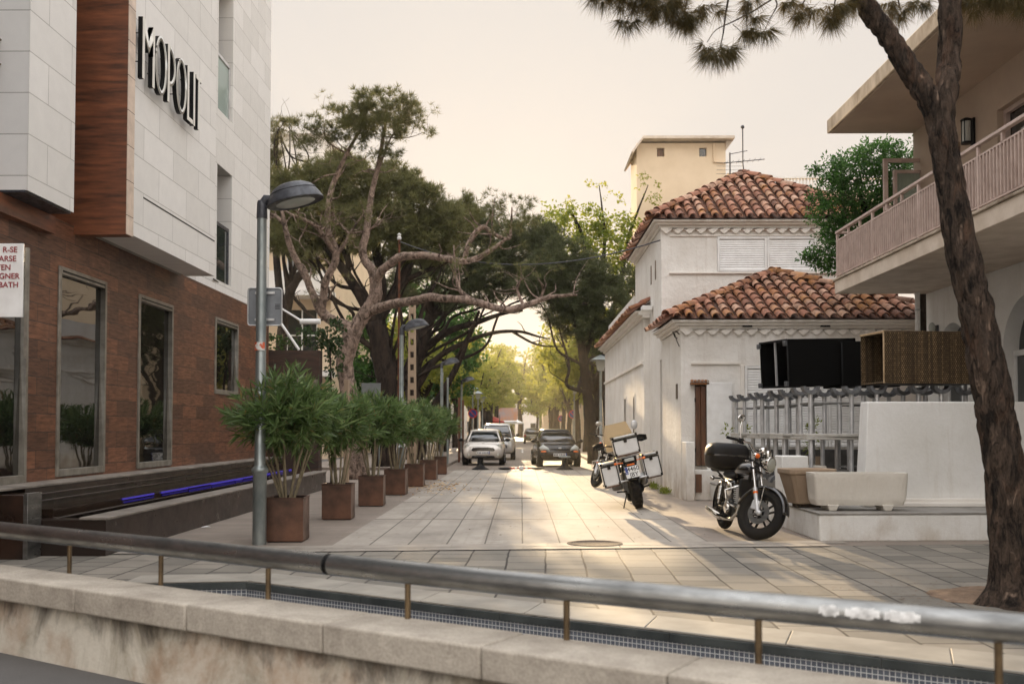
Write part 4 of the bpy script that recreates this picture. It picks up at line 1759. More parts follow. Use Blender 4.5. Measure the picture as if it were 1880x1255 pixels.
# walls
upw = [(4.5, 6.78, 5.02, 5.82)]
m = MB()
wall_y(m, 22.8, 3.22, 8.2, 3.0, 6.02, upw, 0.3)
m.box(3.22, 3.5, 23.1, 28.0, 0, 6.02)
m.box(7.9, 8.2, 23.1, 28.0, 0, 6.02)
m.box(3.5, 7.9, 27.7, 28.0, 0, 6.02)
m.box(3.5, 7.9, 23.1, 27.7, 5.9, 6.02)
m.build('upper_wall', M['whitewall'], house, world=True, smooth=False)
low = [(4.5, 7.0, 1.05, 2.68), (3.5, 4.2, 0.66, 2.3)]
m = MB()
wall_y(m, 20.1, 3.22, 8.4, 0, 3.42, low, 0.28)
m.box(3.22, 3.5, 20.38, 22.79, 0, 3.42)
m.box(8.1, 8.4, 20.38, 22.79, 0, 3.42)
m.box(3.5, 8.1, 22.6, 22.79, 0, 3.0)
m.build('lower_wall', M['whitewall'], house, world=True, smooth=False)
m = MB()
m.box(3.5, 8.1, 22.4, 22.59, 0, 3.4)
m.box(3.9, 7.9, 24.0, 24.2, 0, 5.9)
m.build('interior_dark', M['black'], house, world=True)
m = MB()
wall_x(m, 3.08, 24.95, 36.6, 0, 4.18, [(27.0, 27.35, 1.5, 2.25), (29.3, 29.7, 1.5, 2.3), (27.4, 27.5, 3.35, 3.8), (29.5, 29.6, 3.35, 3.8)], 0.14, 1)
m.box(3.222, 8.0, 28.01, 36.6, 0, 4.18)
m.build('rear_wing_wall', M['whitewall'], house, world=True, smooth=False)
m = MB()
m.box(3.03, 3.079, 25.2, 36.6, 3.05, 3.13)
m.build('string_course', M['trim'], house, world=True, bevel=.01)
for (ya, yb) in ((27.0, 27.35), (29.3, 29.7)):
    fr = MB()
    fr.box(3.065, 3.16, ya - .05, ya, 1.45, 2.3)
    fr.box(3.065, 3.16, yb, yb + .05, 1.45, 2.3)
    fr.box(3.04, 3.16, ya - .08, yb + .08, 1.39, 1.45)
    fr.box(3.065, 3.16, ya - .05, yb + .05, 2.3, 2.36)
    w_ = fr.build('window', M['trim'], house, world=True)
    p = MB()
    p.box(3.14, 3.15, ya, yb, 1.45, 2.3)
    p.build('pane', M['pane2'], w_, world=True)
# tiny arched slots on the upper side wall
for yc in (23.75, 24.55):
    m = MB()
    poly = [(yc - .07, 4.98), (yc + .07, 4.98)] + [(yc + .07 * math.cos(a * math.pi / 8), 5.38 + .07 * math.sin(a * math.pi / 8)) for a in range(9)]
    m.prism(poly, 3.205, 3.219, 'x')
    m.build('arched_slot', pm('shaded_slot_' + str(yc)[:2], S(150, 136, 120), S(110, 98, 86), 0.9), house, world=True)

# cornices: stepped mouldings and a scalloped course
def cornice(x0, x1, y0, y1, z, sides):
    m = MB()
    for k, (o, h0, h1) in enumerate(((0.05, -.17, -.11), (0.13, -.109, -.055), (0.20, -.054, .0))):
        if 'f' in sides:
            m.box(x0 - o, x1 + o, y0 - o, y0 - 0.001, z + h0, z + h1)
        if 'l' in sides:
            m.box(x0 - o, x0 - 0.001, y0, y1, z + h0, z + h1)
        if 'r' in sides:
            m.box(x1 + .001, x1 + o, y0, y1, z + h0, z + h1)
    return m


def scallop(x0, x1, y, z, pitch=0.258, amp=0.055, th=0.05):
    m = MB()
    n = round((x1 - x0) / pitch)
    pw = (x1 - x0) / n
    for i in range(n):
        xs = [x0 + pw * (i + j / 8) for j in range(9)]
        poly = [(x0 + pw * i, z), ] + [(xx, z - 0.05 - amp * (0.5 - 0.5 * math.cos(2 * math.pi * (j / 8)))) for j, xx in enumerate(xs)] + [(x0 + pw * (i + 1), z)]
        m.prism(poly, y - th, y - 0.001, 'y')
    return m


c1 = cornice(3.22, 8.2, 22.8, 28.0, 6.19, 'flr')
c1.build('cornice', M['trim'], house, world=True, bevel=0.012)
scallop(3.2, 8.22, 22.80, 6.025, amp=.085, th=.07).build('scalloped_course', M['trim'], house, world=True)
c2 = cornice(3.22, 8.4, 20.1, 22.78, 3.60, 'flr')
c2.build('cornice', M['trim'], house, world=True, bevel=0.012)
scallop(3.2, 8.42, 20.10, 3.435, amp=.085, th=.07).build('scalloped_course', M['trim'], house, world=True)
c3 = cornice(3.08, 8.0, 24.95, 36.6, 4.36, 'lf')
m = MB()
for o, h0, h1 in ((0.06, -.18, -.11), (0.16, -.109, -.05), (0.24, -.049, .0)):
    m.box(3.08 - o, 3.079, 24.9, 36.7, 4.36 + h0, 4.36 + h1)
    m.box(3.08 - o, 3.215, 24.78, 24.899, 4.36 + h0, 4.36 + h1)
m.build('cornice', M['trim'], house, world=True, bevel=0.012)
for px in (1372, 1515):
    p = at(px, 600, 20.03)
    m = MB()
    m.prism([(p.x + .1 * math.cos(R(a)), p.z + .09 * math.sin(R(a))) for a in range(0, 181, 15)], 20.01, 20.028, 'y')
    m.build('vent_opening', M['black'], house, world=True)
pyramid(house, 2.98, 8.44, 22.56, 28.3, 6.22, 5.71, 25.43, 7.9)
m_ = pyramid(house, 2.97, 8.66, 19.86, 25.7, 3.63, 5.80, 22.78, 4.95, back=False)
# the lower roof stops against the upper wall: cut what lies behind it
bm = bmesh.new()
for ob in [m_] + list(m_.children):
    bm = bmesh.new()
    bm.from_mesh(ob.data)
    bmesh.ops.bisect_plane(bm, geom=bm.verts[:] + bm.edges[:] + bm.faces[:], plane_co=Vector((0, 22.795, 0)) - house.location, plane_no=(0, 1, 0), clear_outer=True)
    bm.to_mesh(ob.data)
    bm.free()
tl, pn = MB(), MB()
roof_face(tl, pn, (2.82, 36.8, 4.38), (2.82, 24.72, 4.38), (4.6, 24.72, 5.3), (4.6, 36.8, 5.3))
o_ = tl.build('roof', M['terracotta'], house, world=True, autosm=50)
pn.build('pan_tiles', M['pan'], o_, world=True, smooth=False)
m = MB()
m.box(3.215, 8.0, 28.31, 36.6, 4.19, 5.2)
m.build('rear_attic', M['whitewall'], house, world=True)
m = MB()
m.box(2.95, 3.2, 24.2, 24.55, 4.30, 4.42)
m.build('vent_cowl', M['whitemetal'], house, world=True, bevel=0.02)


def louvre(x0, x1, Y, z0, z1, panels, parent=house):
    fr = MB()
    sw = 0.055
    w = (x1 - x0) / panels
    for i in range(panels):
        a, b2 = x0 + i * w, x0 + (i + 1) * w
        fr.box(a + .004, a + sw, Y - .035, Y + .03, z0, z1)
        fr.box(b2 - sw, b2 - .004, Y - .035, Y + .03, z0, z1)
        fr.box(a + sw, b2 - sw, Y - .035, Y + .03, z1 - sw, z1)
        fr.box(a + sw, b2 - sw, Y - .035, Y + .03, z0, z0 + sw)
    o = fr.build('shutter', M['whitemetal'], parent, world=True, bevel=0.004)
    sl = MB()
    for i in range(panels):
        a, b2 = x0 + i * w + sw, x0 + (i + 1) * w - sw
        z = z0 + sw
        while z < z1 - sw - .02:
            sl.add([(a, Y - .020, z), (b2, Y - .020, z), (b2, Y - .004, z + .05), (a, Y - .004, z + .05), (a, Y - .012, z - .006), (b2, Y - .012, z - .006)],
                   [(0, 1, 2, 3), (4, 5, 1, 0)])
            z += 0.052
        sl.quad((a, Y + .02, z0 + sw), (b2, Y + .02, z0 + sw), (b2, Y + .02, z1 - sw), (a, Y + .02, z1 - sw))
    sl.build('louvres', M['whitemetal'], o, world=True, smooth=False)


louvre(4.50, 6.78, 22.8, 5.02, 5.82, 2)
louvre(4.50, 7.0, 20.1, 1.05, 2.68, 3)
for bx_ in ((3.42, 6.9, 22.765, 22.799, 5.83, 5.87), (3.40, 7.9, 22.755, 22.799, 4.965, 5.01), (3.42, 4.41, 20.06, 20.099, 2.71, 2.76), (4.42, 4.495, 20.05, 20.099, 1.0, 2.7)):
    m = MB()
    m.box(*bx_)
    m.build('string_course', M['trim'], house, world=True, bevel=0.006)
m = MB()
m.box(4.45, 8.0, 20.06, 20.099, 0.36, 1.0)
m.build('painted_shade_band', pm('table_shade_grey', S(74, 72, 68), S(48, 46, 44), .8), house, world=True)  # shade behind the tables painted as a dark band on the wall
# brown door leaf, white panel door, tile hood
M['brownwood'] = pm('brown_door_wood', S(104, 64, 38), S(66, 40, 26), 0.45, vs=3, stretch=(4, 4, 0.6))
m = MB()
m.box(3.5, 3.60, 20.02, 20.08, 0.68, 2.27)
m.box(3.605, 3.70, 20.0, 20.06, 0.68, 2.27)
d_ = m.build('brown_shutter', M['brownwood'], house, world=True, bevel=0.008)
for z in (0.95, 1.95):
    m = MB()
    m.cyl((3.49, 20.0, z), (3.49, 20.0, z + .08), 0.014, n=8)
    m.build('hinge', M['black'], d_, world=True)
m = MB()
m.box(3.71, 4.215, 19.93, 19.98, 0.60, 2.34)
m.build('white_panel_door', M['whitemetal'], house, world=True, bevel=0.01)
tl = MB()
for i in range(5):
    arc_tile(tl, Vector((3.44 + i * .07, 19.9, 2.33)), Vector((0, .95, .3)), Vector((1, 0, 0)), Vector((0, -.3, .95)), .2, .035, .03)
tl.box(3.40, 3.76, 19.93, 20.09, 2.30, 2.335)
tl.build('door_hood', M['terracotta'], house, world=True)
m = MB()
m.box(3.225, 3.40, 19.55, 20.09, 0, 1.16)
m.build('gate_pillar', M['whitewall'], house, world=True, bevel=0.02)
m = MB()
m.box(3.401, 4.3, 19.75, 20.09, 0, 0.60)
m.build('low_parapet', M['whitewall'], house, world=True, bevel=0.02)
m = MB()
m.box(3.44, 3.56, 19.71, 19.749, 0.16, 0.52)
m.build('meter_box', M['brownwood'], house, world=True, bevel=0.004)
m = MB()
m.box(3.20, 3.2195, 20.5, 20.66, 2.03, 2.34)
m.build('wall_plaque', pm('dark_plaque', S(92, 78, 62), S(60, 50, 42), 0.5), house, world=True, bevel=0.004)
m = MB()
p = Vector((3.2, 20.15, 3.33))
m.tube([p, p + Vector((-.08, -.1, .05)), p + Vector((-.16, -.2, .02)), p + Vector((-.12, -.22, -.08)), p + Vector((-.06, -.14, -.10))], 0.012, 6)
m.tube([p + Vector((0, 0, -.25)), p + Vector((-.06, -.1, -.16)), p + Vector((-.13, -.19, .0))], 0.01, 6)
m.build('iron_bracket', M['black'], house, world=True)
# aerials
an = thing('roof_aerial', 'thin mast with a whip tip on the apex of the upper tiled roof', 'aerial', (5.73, 25.4, 7.9))
m = MB()
m.tube([(5.73, 25.4, 7.85), (5.69, 25.4, 8.2), (5.69, 25.4, 9.15)], 0.016, 6)
m.ellipsoid((5.69, 25.4, 9.16), (.05, .05, .05), 8, 6)
m.build('mast', M['lamphead'], an, world=True)
an = thing('television_aerial', 'branched television aerial behind the left slope of the tiled roof', 'aerial', (5.4, 25.6, 7.6))
m = MB()
m.tube([(5.4, 25.6, 7.5), (5.4, 25.6, 8.55)], 0.02, 6)
m.build('mast', M['lamphead'], an, world=True)
m = MB()
m.tube([(5.25, 25.6, 8.28), (6.3, 25.6, 8.38)], 0.012, 6)
m.tube([(5.42, 25.6, 8.52), (5.85, 25.6, 8.6)], 0.01, 6)
for i in range(7):
    x = 5.32 + i * 0.14
    m.tube([(x, 25.42, 8.29 + i * .013), (x, 25.78, 8.29 + i * .013)], 0.006, 5)
for i in range(4):
    m.tube([(5.05, 25.6, 8.0 + i * .1), (5.75, 25.6, 8.0 + i * .1)], 0.005, 5)
m.build('elements', M['lamphead'], an, world=True)
# weeds at the foot of the wall
for (px, py, s_, lb) in ((1200, 897, .9, 'dry weeds at the foot of the white side wall'), (1236, 906, .7, 'small green weed at the foot of the white corner')):
    p = gnd(px, py)
    rg2 = np.random.default_rng(int(px))
    t = thing('weed', lb, 'weed', (3.13, p.y, 0), group=None)
    c = np.stack([rg2.normal(0, .05, 160) + 0.0, rg2.normal(0, .28 * s_, 160), np.abs(rg2.normal(0, .05, 160))], 1)
    v, f = leaves(c, .10, .025, rg2, np.tile(np.array([[0, 0, 1.0]]), (160, 1)), 1.0, .6)
    np_mesh('foliage', v, f, M['broad'], t)

# ---------------------------------------------------------------- tower block behind
tw = thing('cream_tower', 'tall cream tower with a sloping eave and two tiny windows behind the house', 'building', (7, 46, 0))
holes = [(6.18, 6.52, 13.8, 14.2), (8.1, 8.44, 13.8, 14.2)]
m = MB()
wall_y(m, 45, 5.26, 9.3, 0, 14.42, holes, .3)
m.box(5.26, 9.3, 45.31, 47.4, 0, 14.42)
m.build('wall', M['cream'], tw, world=True, smooth=False)
for i, h in enumerate(holes):
    m = MB()
    m.box(h[0] + .03, h[1] - .03, 45.1, 45.15, h[2] + .03, h[3] - .03)
    m.build('window', M['brownwood'] if i == 0 else M['pane2'], tw, world=True)
m = MB()
m.prism([(4.98, 13.92), (5.5, 14.62), (9.62, 14.62), (9.62, 14.50), (5.5, 14.50), (5.04, 13.86)], 44.5, 47.9, 'y')
m.prism([(9.3, 14.49), (9.62, 14.49), (9.3, 14.1)], 44.9, 47.4, 'y')
m.build('roof', M['balcconc'], tw, world=True)
m = MB()
m.tube([(8.75, 44.95, 14.4), (8.75, 44.95, 13.55), (9.28, 44.95, 13.5)], 0.04, 8)
m.build('drainpipe', M['cream'], tw, world=True)
tb = thing('terrace_block', 'pale block with a balustraded roof terrace beside the tower', 'building', (12, 47, 0))
m = MB()
m.box(9.32, 17, 45.6, 52, 0, 12.35)
m.build('wall', M['cream'], tb, world=True)
m = MB()
m.box(10.5, 17, 45.6, 45.85, 12.95, 13.05)
for i in range(42):
    x = 10.58 + i * .152
    m.lathe([(.05, 0), (.03, .08), (.05, .25), (.03, .45), (.05, .6)], 8, Matrix.Translation((x, 45.72, 12.351)))
m.build('balustrade', M['trim'], tb, world=True)
for x in (9.6, 10.1, 12.0):
    m = MB()
    m.box(x, x + .3, 46, 46.3, 12.351, 12.9 + .4 * (x < 11))
    m.build('chimney', M['cream'], tb, world=True)

# ---------------------------------------------------------------- balcony building on the right
bb = thing('balcony_building', 'beige two storey building with a long railed balcony and flat roof slab', 'building', (9, 11, 0))
XB = 7.4
uh = [(11.6, 15.4, 4.2, 6.35), (16.7, 17.35, 4.2, 6.25)]
m = MB()
wall_x(m, XB, 2.0, 18.7, 4.19, 7.0, uh, 0.3, 1)
m.box(XB + .3, 14, 18.4, 18.7, 0, 7.0)
m.build('upper_wall', M['beige'], bb, world=True, smooth=False)
arches = [(17.6, 0.58, 2.70), (14.9, 0.85, 2.6), (12.2, 0.85, 2.6)]
ah = [(yc - r, yc + r, 0.54 if i else 0.9, zs) for i, (yc, r, zs) in enumerate(arches)]
XL = 7.6
m = MB()
ah2 = [(yc - r, yc + r, 0.54 if i else 0.9, zs + r + .001) for i, (yc, r, zs) in enumerate(arches)]
wall_x(m, XL, 2.0, 18.69, 0, 3.94, ah2, 0.35, 1)
for (yc, r, zs) in arches:
    for sg in (-1, 1):
        pts = [(yc + sg * r, zs), (yc + sg * r, zs + r)]
        pts += [(yc + sg * r * math.cos(math.pi / 2 * (1 - k / 10)) * 1.0, zs + r * math.sin(math.pi / 2 * (1 - k / 10))) for k in range(0, 10)]
        m.prism(pts, XL, XL + .35, 'x')
m.build('ground_floor_wall', M['whitewall2'], bb, world=True, smooth=False)
for i, (yc, r, zs) in enumerate(arches):
    fr = MB()
    z0 = 0.54 if i else 0.9
    fr.box(XL + .16, XL + .24, yc - r, yc + r, zs - .05, zs + .04)
    fr.box(XL + .16, XL + .24, yc - r, yc - r + .07, z0, zs - .05)
    fr.box(XL + .16, XL + .24, yc + r - .07, yc + r, z0, zs - .05)
    fr.box(XL + .17, XL + .23, yc - .03, yc + .03, z0, zs - .05)
    w_ = fr.build('arched_window', M['whitemetal'], bb, world=True, bevel=0.005)
    p = MB()
    p.box(XL + .19, XL + .2, yc - r + .07, yc - .03, z0, zs - .05)
    p.box(XL + .19, XL + .2, yc + .03, yc + r - .07, z0, zs - .05)
    p.prism([(yc + r * .99 * math.cos(math.pi * k / 14), zs + .041 + r * .95 * math.sin(math.pi * k / 14)) for k in range(15)], XL + .25, XL + .26, 'x')
    p.build('pane', M['pane2'], w_, world=True, smooth=False)
m = MB()
m.box(XL + .36, 14, 2.0, 18.39, 0.0, 6.9)
m.build('core', M['black'], bb, world=True)
m = MB()
m.box(XB + .18, XB + .2, 11.6, 15.4, 4.2, 6.35)
w_ = m.build('balcony_door', M['pane2'], bb, world=True)
fr = MB()
for y in (11.6, 12.85, 14.1, 15.33):
    fr.box(XB + .1, XB + .17, y, y + .07, 4.2, 6.28)
fr.box(XB + .1, XB + .17, 11.6, 15.4, 6.281, 6.35)
fr.build('door_frame', M['railpaint'], w_, world=True)
m = MB()
m.box(XB + .12, XB + .16, 16.7, 17.35, 4.2, 6.25)
w2 = m.build('side_door', M['brownwood'], bb, world=True)
# slabs
m = MB()
m.box(5.9, XL + .36, 2.0, 18.70, 3.945, 4.185)
m.box(5.9, 14, 18.701, 18.72, 3.945, 4.185)
m.build('balcony_slab', M['balcconc'], bb, world=True, bevel=0.012)
m = MB()
m.box(5.87, XB - .001, 2.0, 18.75, 4.186, 4.225)
m.build('slab_lip', M['slabconc'], bb, world=True, bevel=0.008)
m = MB()
m.box(5.80, 14.2, 1.8, 18.78, 7.001, 7.26)
m.build('roof_slab', M['slabconc'], bb, world=True, bevel=0.02)
m = MB()
m.box(5.86, 14.0, 1.9, 18.7, 6.985, 7.0)
m.build('roof_soffit', M['beige'], bb, world=True)
# railing
XR = 5.95
posts = [18.68, 16.8, 14.85, 12.9, 10.95, 9.0, 7.05, 5.1, 3.15]
rl = MB()
rl.box(XR - .035, XR + .035, 2.0, 18.72, 5.075, 5.12)
rl.box(XR + .036, 7.3, 18.65, 18.72, 5.075, 5.12)
rl.build('top_rail', M['railpaint'], bb, world=True, bevel=0.006)
for y in posts:
    m = MB()
    m.box(XR - .022, XR + .022, y - .022, y + .022, 4.226, 5.074)
    m.build('railing_post', M['railpaint'], bb, world=True, bevel=0.004)
rs = random.Random(8)
for a, b2 in zip(posts[:-1], posts[1:]):
    m = MB()
    y0, y1 = b2 + .023, a - .023
    m.box(XR - .014, XR + .014, y0, y1, 4.93, 4.955)
    m.box(XR - .014, XR + .014, y0, y1, 4.275, 4.30)
    n = round((y1 - y0) / 0.092)
    for i in range(n):
        y = y0 + (y1 - y0) * (i + .5) / n
        m.box(XR - .018, XR + .018, y - .011, y + .011, 4.301, 4.929)
    for k in (1, 2):
        y = y0 + (y1 - y0) * k / 3
        m.box(XR - .02, XR + .02, y - .02, y + .02, 4.956, 5.074)
    m.build('railing_panel', M['railpaint'], bb, world=True, smooth=False)
m = MB()
m.box(XR + .03, 7.28, 18.67, 18.70, 4.93, 4.955)
for i in range(14):
    m.box(XR + .07 + i * .092, XR + .09 + i * .092, 18.67, 18.70, 4.24, 4.929)
m.build('railing_panel', M['railpaint'], bb, world=True, smooth=False)
# glazed screen at the end of the balcony
m = MB()
ys = 18.4
m.box(6.72, 6.80, ys - .03, ys + .03, 4.226, 6.42)
m.box(6.801, 7.39, ys - .03, ys + .03, 6.35, 6.42)
m.box(6.801, 6.9, ys - .02, ys + .02, 5.5, 5.54)
m.box(6.90, 6.96, ys - .05, ys + .02, 4.226, 6.2)
m.box(6.961, 7.39, ys - .05, ys + .02, 6.14, 6.2)
sc_ = m.build('screen_frame', M['railpaint'], bb, world=True, bevel=0.005)
m = MB()
for i in range(17):
    x = 6.965 + i * .025
    m.cyl((x + .0125, ys - .015, 4.3), (x + .0125, ys - .015, 6.139), 0.012, n=8)
m.build('ribbed_pane', M['ribglass'], sc_, world=True)
# wall lantern
wlm = thing('wall_lantern', 'black framed glass lantern on the beige upper wall above the balcony', 'lantern', (XB, 16.2, 6.27))
m = MB()
m.box(XB - .03, XB - .001, 16.14, 16.26, 6.05, 6.48)
m.lathe([(.09, 0), (.09, .02), (.03, .05), (0, .06)], 14, Matrix.Translation((XB - .12, 16.2, 6.44)))
m.lathe([(.085, 0), (.085, .03), (.03, .03)], 14, Matrix.Translation((XB - .12, 16.2, 6.06)))
for k in range(4):
    a = R(45 + 90 * k)
    m.cyl((XB - .12 + .078 * math.cos(a), 16.2 + .078 * math.sin(a), 6.08), (XB - .12 + .078 * math.cos(a), 16.2 + .078 * math.sin(a), 6.45), .008, n=6)
m.build('bracket_frame', M['black'], wlm, world=True)
m = MB()
m.lathe([(.066, 6.1), (.066, 6.43)], 14, Matrix.Translation((XB - .12, 16.2, 0)))
m.build('glass', M['lamplens'], wlm, world=True)
dp = thing('downpipe', 'white downpipe at the corner below the balcony', 'pipe', (7.36, 18.6, 0.3))
m = MB()
m.tube([(7.36, 18.5, 0.3), (7.36, 18.5, 3.94)], 0.045, 12)
m.build('pipe', M['whitemetal'], dp, world=True)
m = MB()
for z in (1.2, 2.6, 3.6):
    m.lathe([(.052, 0), (.052, .03)], 12, Matrix.Translation((7.36, 18.5, z)))
m.build('bracket', M['alu'], dp, world=True)
gl = thing('glass_wall_lamp', 'small round glass wall lamp under the balcony corner', 'lantern', (7.45, 18.0, 3.3))
m = MB()
m.box(7.57, 7.599, 18.14, 18.26, 3.08, 3.3)
m.build('back_plate', M['lamphead'], gl, world=True)
m = MB()
m.ellipsoid((7.50, 18.2, 3.25), (.06, .06, .10), 16, 10)
m.build('globe', M['lamplens'], gl, world=True)

# ---------------------------------------------------------------- white terrace with walls
tr = thing('terrace', 'raised white rendered terrace with a tall tapering wall panel', 'terrace', (5.5, 14, 0))
m = MB()
m.hexa([(3.72, 12.5, 0), (9, 12.75, 0), (9, 19.7, 0), (3.72, 19.7, 0)], [(3.72, 12.5, .335), (9, 12.75, .335), (9, 19.7, .335), (3.72, 19.7, .335)])
m.build('plinth', M['whitewall2'], tr, world=True, bevel=0.02)
m = MB()
m.hexa([(3.71, 12.49, .336), (9, 12.74, .336), (9, 19.7, .336), (3.71, 19.7, .336)], [(3.71, 12.49, .36), (9, 12.74, .36), (9, 19.7, .36), (3.71, 19.7, .36)])
M['greytile'] = pm('grey_terrace_paving', S(150, 146, 140), S(126, 122, 116), 0.7, vs=3)
m.build('paving', M['greytile'], tr, world=True, bevel=0.006)
m = MB()
m.hexa([(4.66, 13.62, .36), (7.55, 13.62, .36), (7.55, 14.0, .36), (4.66, 14.0, .36)], [(4.74, 13.66, 1.78), (7.55, 13.66, 1.78), (7.55, 13.96, 1.78), (4.74, 13.96, 1.78)])
m.build('wall_panel', M['whitewall2'], tr, world=True, bevel=0.015, bseg=3)
m = MB()
m.box(4.62, 7.55, 13.52, 13.615, .361, .47)
m.box(4.60, 7.55, 13.47, 13.519, .361, .42)
m.build('base_moulding', M['trim'], tr, world=True, bevel=0.012, bseg=3)
m = MB()
m.box(3.74, 4.12, 14.35, 14.75, .361, 1.02)
m.build('pillar', M['whitewall2'], tr, world=True, bevel=0.015)
m = MB()
m.box(4.13, 4.55, 14.9, 15.2, .361, .86)
m.build('kerb_block', M['stone'], tr, world=True, bevel=0.015)
m = MB()
m.box(4.3, 7.59, 14.1, 19.6, .361, .53)
m.build('inner_floor', M['greytile'], tr, world=True)

# ---------------------------------------------------------------- cast stone planters on the terrace
tg = thing('stone_trough', 'long pale fluted stone trough on two feet at the front of the terrace', 'planter', (4.34, 12.95, .36))


def trough(mb, cx, cy, w, d, z0, z1, fl=0.01, tap=0.05, n=60, wallth=0.05):
    """rounded rectangle with fluted sides"""
    def ring(wx, dy, z, flute):
        pts = []
        per = 4 * n // 4
        for i in range(per):
            a = 2 * math.pi * i / per
            ca, sa = math.cos(a), math.sin(a)
            e = 0.16
            x = math.copysign(abs(ca) ** e, ca) * wx / 2
            y = math.copysign(abs(sa) ** e, sa) * dy / 2
            pts.append([x, y, z])
        # resample by length so that flutes are even
        P = [Vector(p) for p in pts]
        Ls = [(P[(i + 1) % per] - P[i]).length for i in range(per)]
        T = sum(Ls)
        out = []
        N = 160
        acc, i = 0.0, 0
        for k in range(N):
            tgt = T * k / N
            while acc + Ls[i] < tgt and i < per - 1:
                acc += Ls[i]
                i += 1
            q_ = P[i].lerp(P[(i + 1) % per], (tgt - acc) / max(1e-9, Ls[i]))
            if flute:
                k2 = 1 - flute * (k % 4 < 2) / max(.2, q_.length)
                q_ = Vector((q_.x * k2, q_.y * k2, q_.z))
            out.append((q_.x + cx, q_.y + cy, z))
        return out
    h = z1 - z0
    mb.loft([ring(w - tap * 2, d - tap * 2, z0, 0), ring(w - tap, d - tap, z0 + h * .14, 0), ring(w - tap * .7, d - tap * .7, z0 + h * .22, fl), ring(w - tap * .1, d - tap * .1, z0 + h * .8, fl),
             ring(w, d, z0 + h * .84, 0), ring(w, d, z1, 0), ring(w - wallth * 2, d - wallth * 2, z1, 0), ring(w - wallth * 2.4, d - wallth * 2.4, z1 - .1, 0)])


m = MB()
trough(m, 4.34, 12.97, 1.21, 0.42, .43, .845, 0.011)
m.build('bowl', M['stone'], tg, world=True, autosm=60)
for x in (3.98, 4.68):
    m = MB()
    m.hexa([(x - .04, 12.80, .361), (x + .05, 12.80, .361), (x + .05, 13.1, .361), (x - .04, 13.1, .361)], [(x - .07, 12.78, .44), (x + .08, 12.78, .44), (x + .08, 13.12, .44), (x - .07, 13.12, .44)])
    m.build('foot', M['stone'], tg, world=True, bevel=0.01)
m = MB()
m.box(3.8, 4.88, 12.82, 13.12, .70, .78)
m.build('soil', M['soil'], tg, world=True)
tg2 = thing('stone_planter', 'brown stained stone planter standing behind the fluted trough', 'planter', (3.75, 13.45, .36))
m = MB()
T = Matrix.Translation((3.85, 13.5, 0)) @ Matrix.Rotation(R(8), 4, 'Z')
m.loft([[T @ Vector((sx * w_ * .5, sy * d_ * .5, z)) for sx, sy in ((-1, -.8), (-.85, -1), (.85, -1), (1, -.8), (1, .8), (.85, 1), (-.85, 1), (-1, .8))]
        for (w_, d_, z) in ((.42, .34, .41), (.62, .48, .80), (.66, .52, .81), (.66, .52, .875), (.56, .42, .875), (.52, .38, .77))])
m.build('bowl', M['stonebrown'], tg2, world=True, bevel=0.012)
m = MB()
m.box(3.68, 4.0, 13.38, 13.6, .361, .409)
m.build('foot', M['soil'], tg2, world=True)

# ---------------------------------------------------------------- stacked tables and wicker on the terrace
M['tabletop'] = pm('grey_table_top', S(190, 186, 178), S(166, 162, 154), 0.4, vs=8)
M['dgrey'] = pm('dark_foot_casting', S(126, 128, 131), S(88, 90, 93), 0.4, 0.6, vs=9)


def table(loc, rz, label, flip):
    t = thing('bistro_table', label, 'table', loc, rz, 'metal tables stacked top to top')
    sg = -1 if flip else 1
    def Z(z):
        return 0.76 - z if not flip else z
    # local z: 0 at the table top when flipped, feet up
    zt = (0, 0.042) if flip else (0.718, 0.76)
    m = MB()
    m.box(-.39, .39, -.39, .39, zt[0], zt[1])
    m.build('top', M['tabletop'], t, bevel=0.008)
    for sx in (-1, 1):
        for sy in (-1, 1):
            m = MB()
            a, b2 = (0.043, 0.66) if flip else (0.08, 0.717)
            m.cyl((sx * .30, sy * .30, a), (sx * .30, sy * .30, b2), .034, n=14)
            L_ = m.build('leg', M['alu'], t)
            m = MB()
            # trough shaped foot: half a pipe with its hollow away from the top
            zc, n_ = (0.745, 12) if flip else (0.0, 12)
            ro, ri = .125, .082
            poly = []
            for i in range(n_ + 1):
                an_ = math.pi * i / n_
                poly.append((sx * .30 + ro * math.cos(an_), zc + (-1 if flip else 1) * ro * math.sin(an_) * .95))
            for i in range(n_, -1, -1):
                an_ = math.pi * i / n_
                poly.append((sx * .30 + ri * math.cos(an_), zc + (-1 if flip else 1) * ri * math.sin(an_) * .75))
            m.prism(poly, sy * .30 - .085, sy * .30 + .085, 'y')
            m.build('foot', M['dgrey'], L_)
    m = MB()
    z = 0.50 if flip else 0.26
    for s in (-1, 1):
        m.cyl((-.30, s * .30, z), (.30, s * .30, z), .013, n=8)
        m.cyl((s * .30, -.30, z), (s * .30, .30, z), .013, n=8)
    m.build('stretcher', M['steel'], t)
    return t


t_lo = table((0, 0, 0), 0, 'x', False)
t_hi = table((0, 0, 0), 0, 'x', True)
spots = [(4.56, 15.05, 2), (4.50, 16.2, -2), (4.42, 17.4, 3), (4.36, 18.6, -3), (5.50, 14.95, 1), (6.42, 14.9, 2), (5.56, 16.3, -2)]
where = ['front of the row beside the white wall', 'second of the row from the white wall', 'third of the row from the white wall', 'rear end of the row near the shutters',
         'behind the white wall, nearest its left end', 'behind the white wall near the tree trunk', 'second row behind the left part of the white wall']
for i, ((x, y, a), wh) in enumerate(zip(spots, where)):
    z = .53
    lo = t_lo if i == 0 else dup(t_lo)
    hi = t_hi if i == 0 else dup(t_hi)
    lo.location, hi.location = (x, y, z), (x + .02, y - .01, z + .762)
    lo.rotation_euler.z = R(a)
    hi.rotation_euler.z = R(-a * .7)
    lo['label'] = 'upright metal table, ' + wh
    hi['label'] = 'upturned metal table, ' + wh


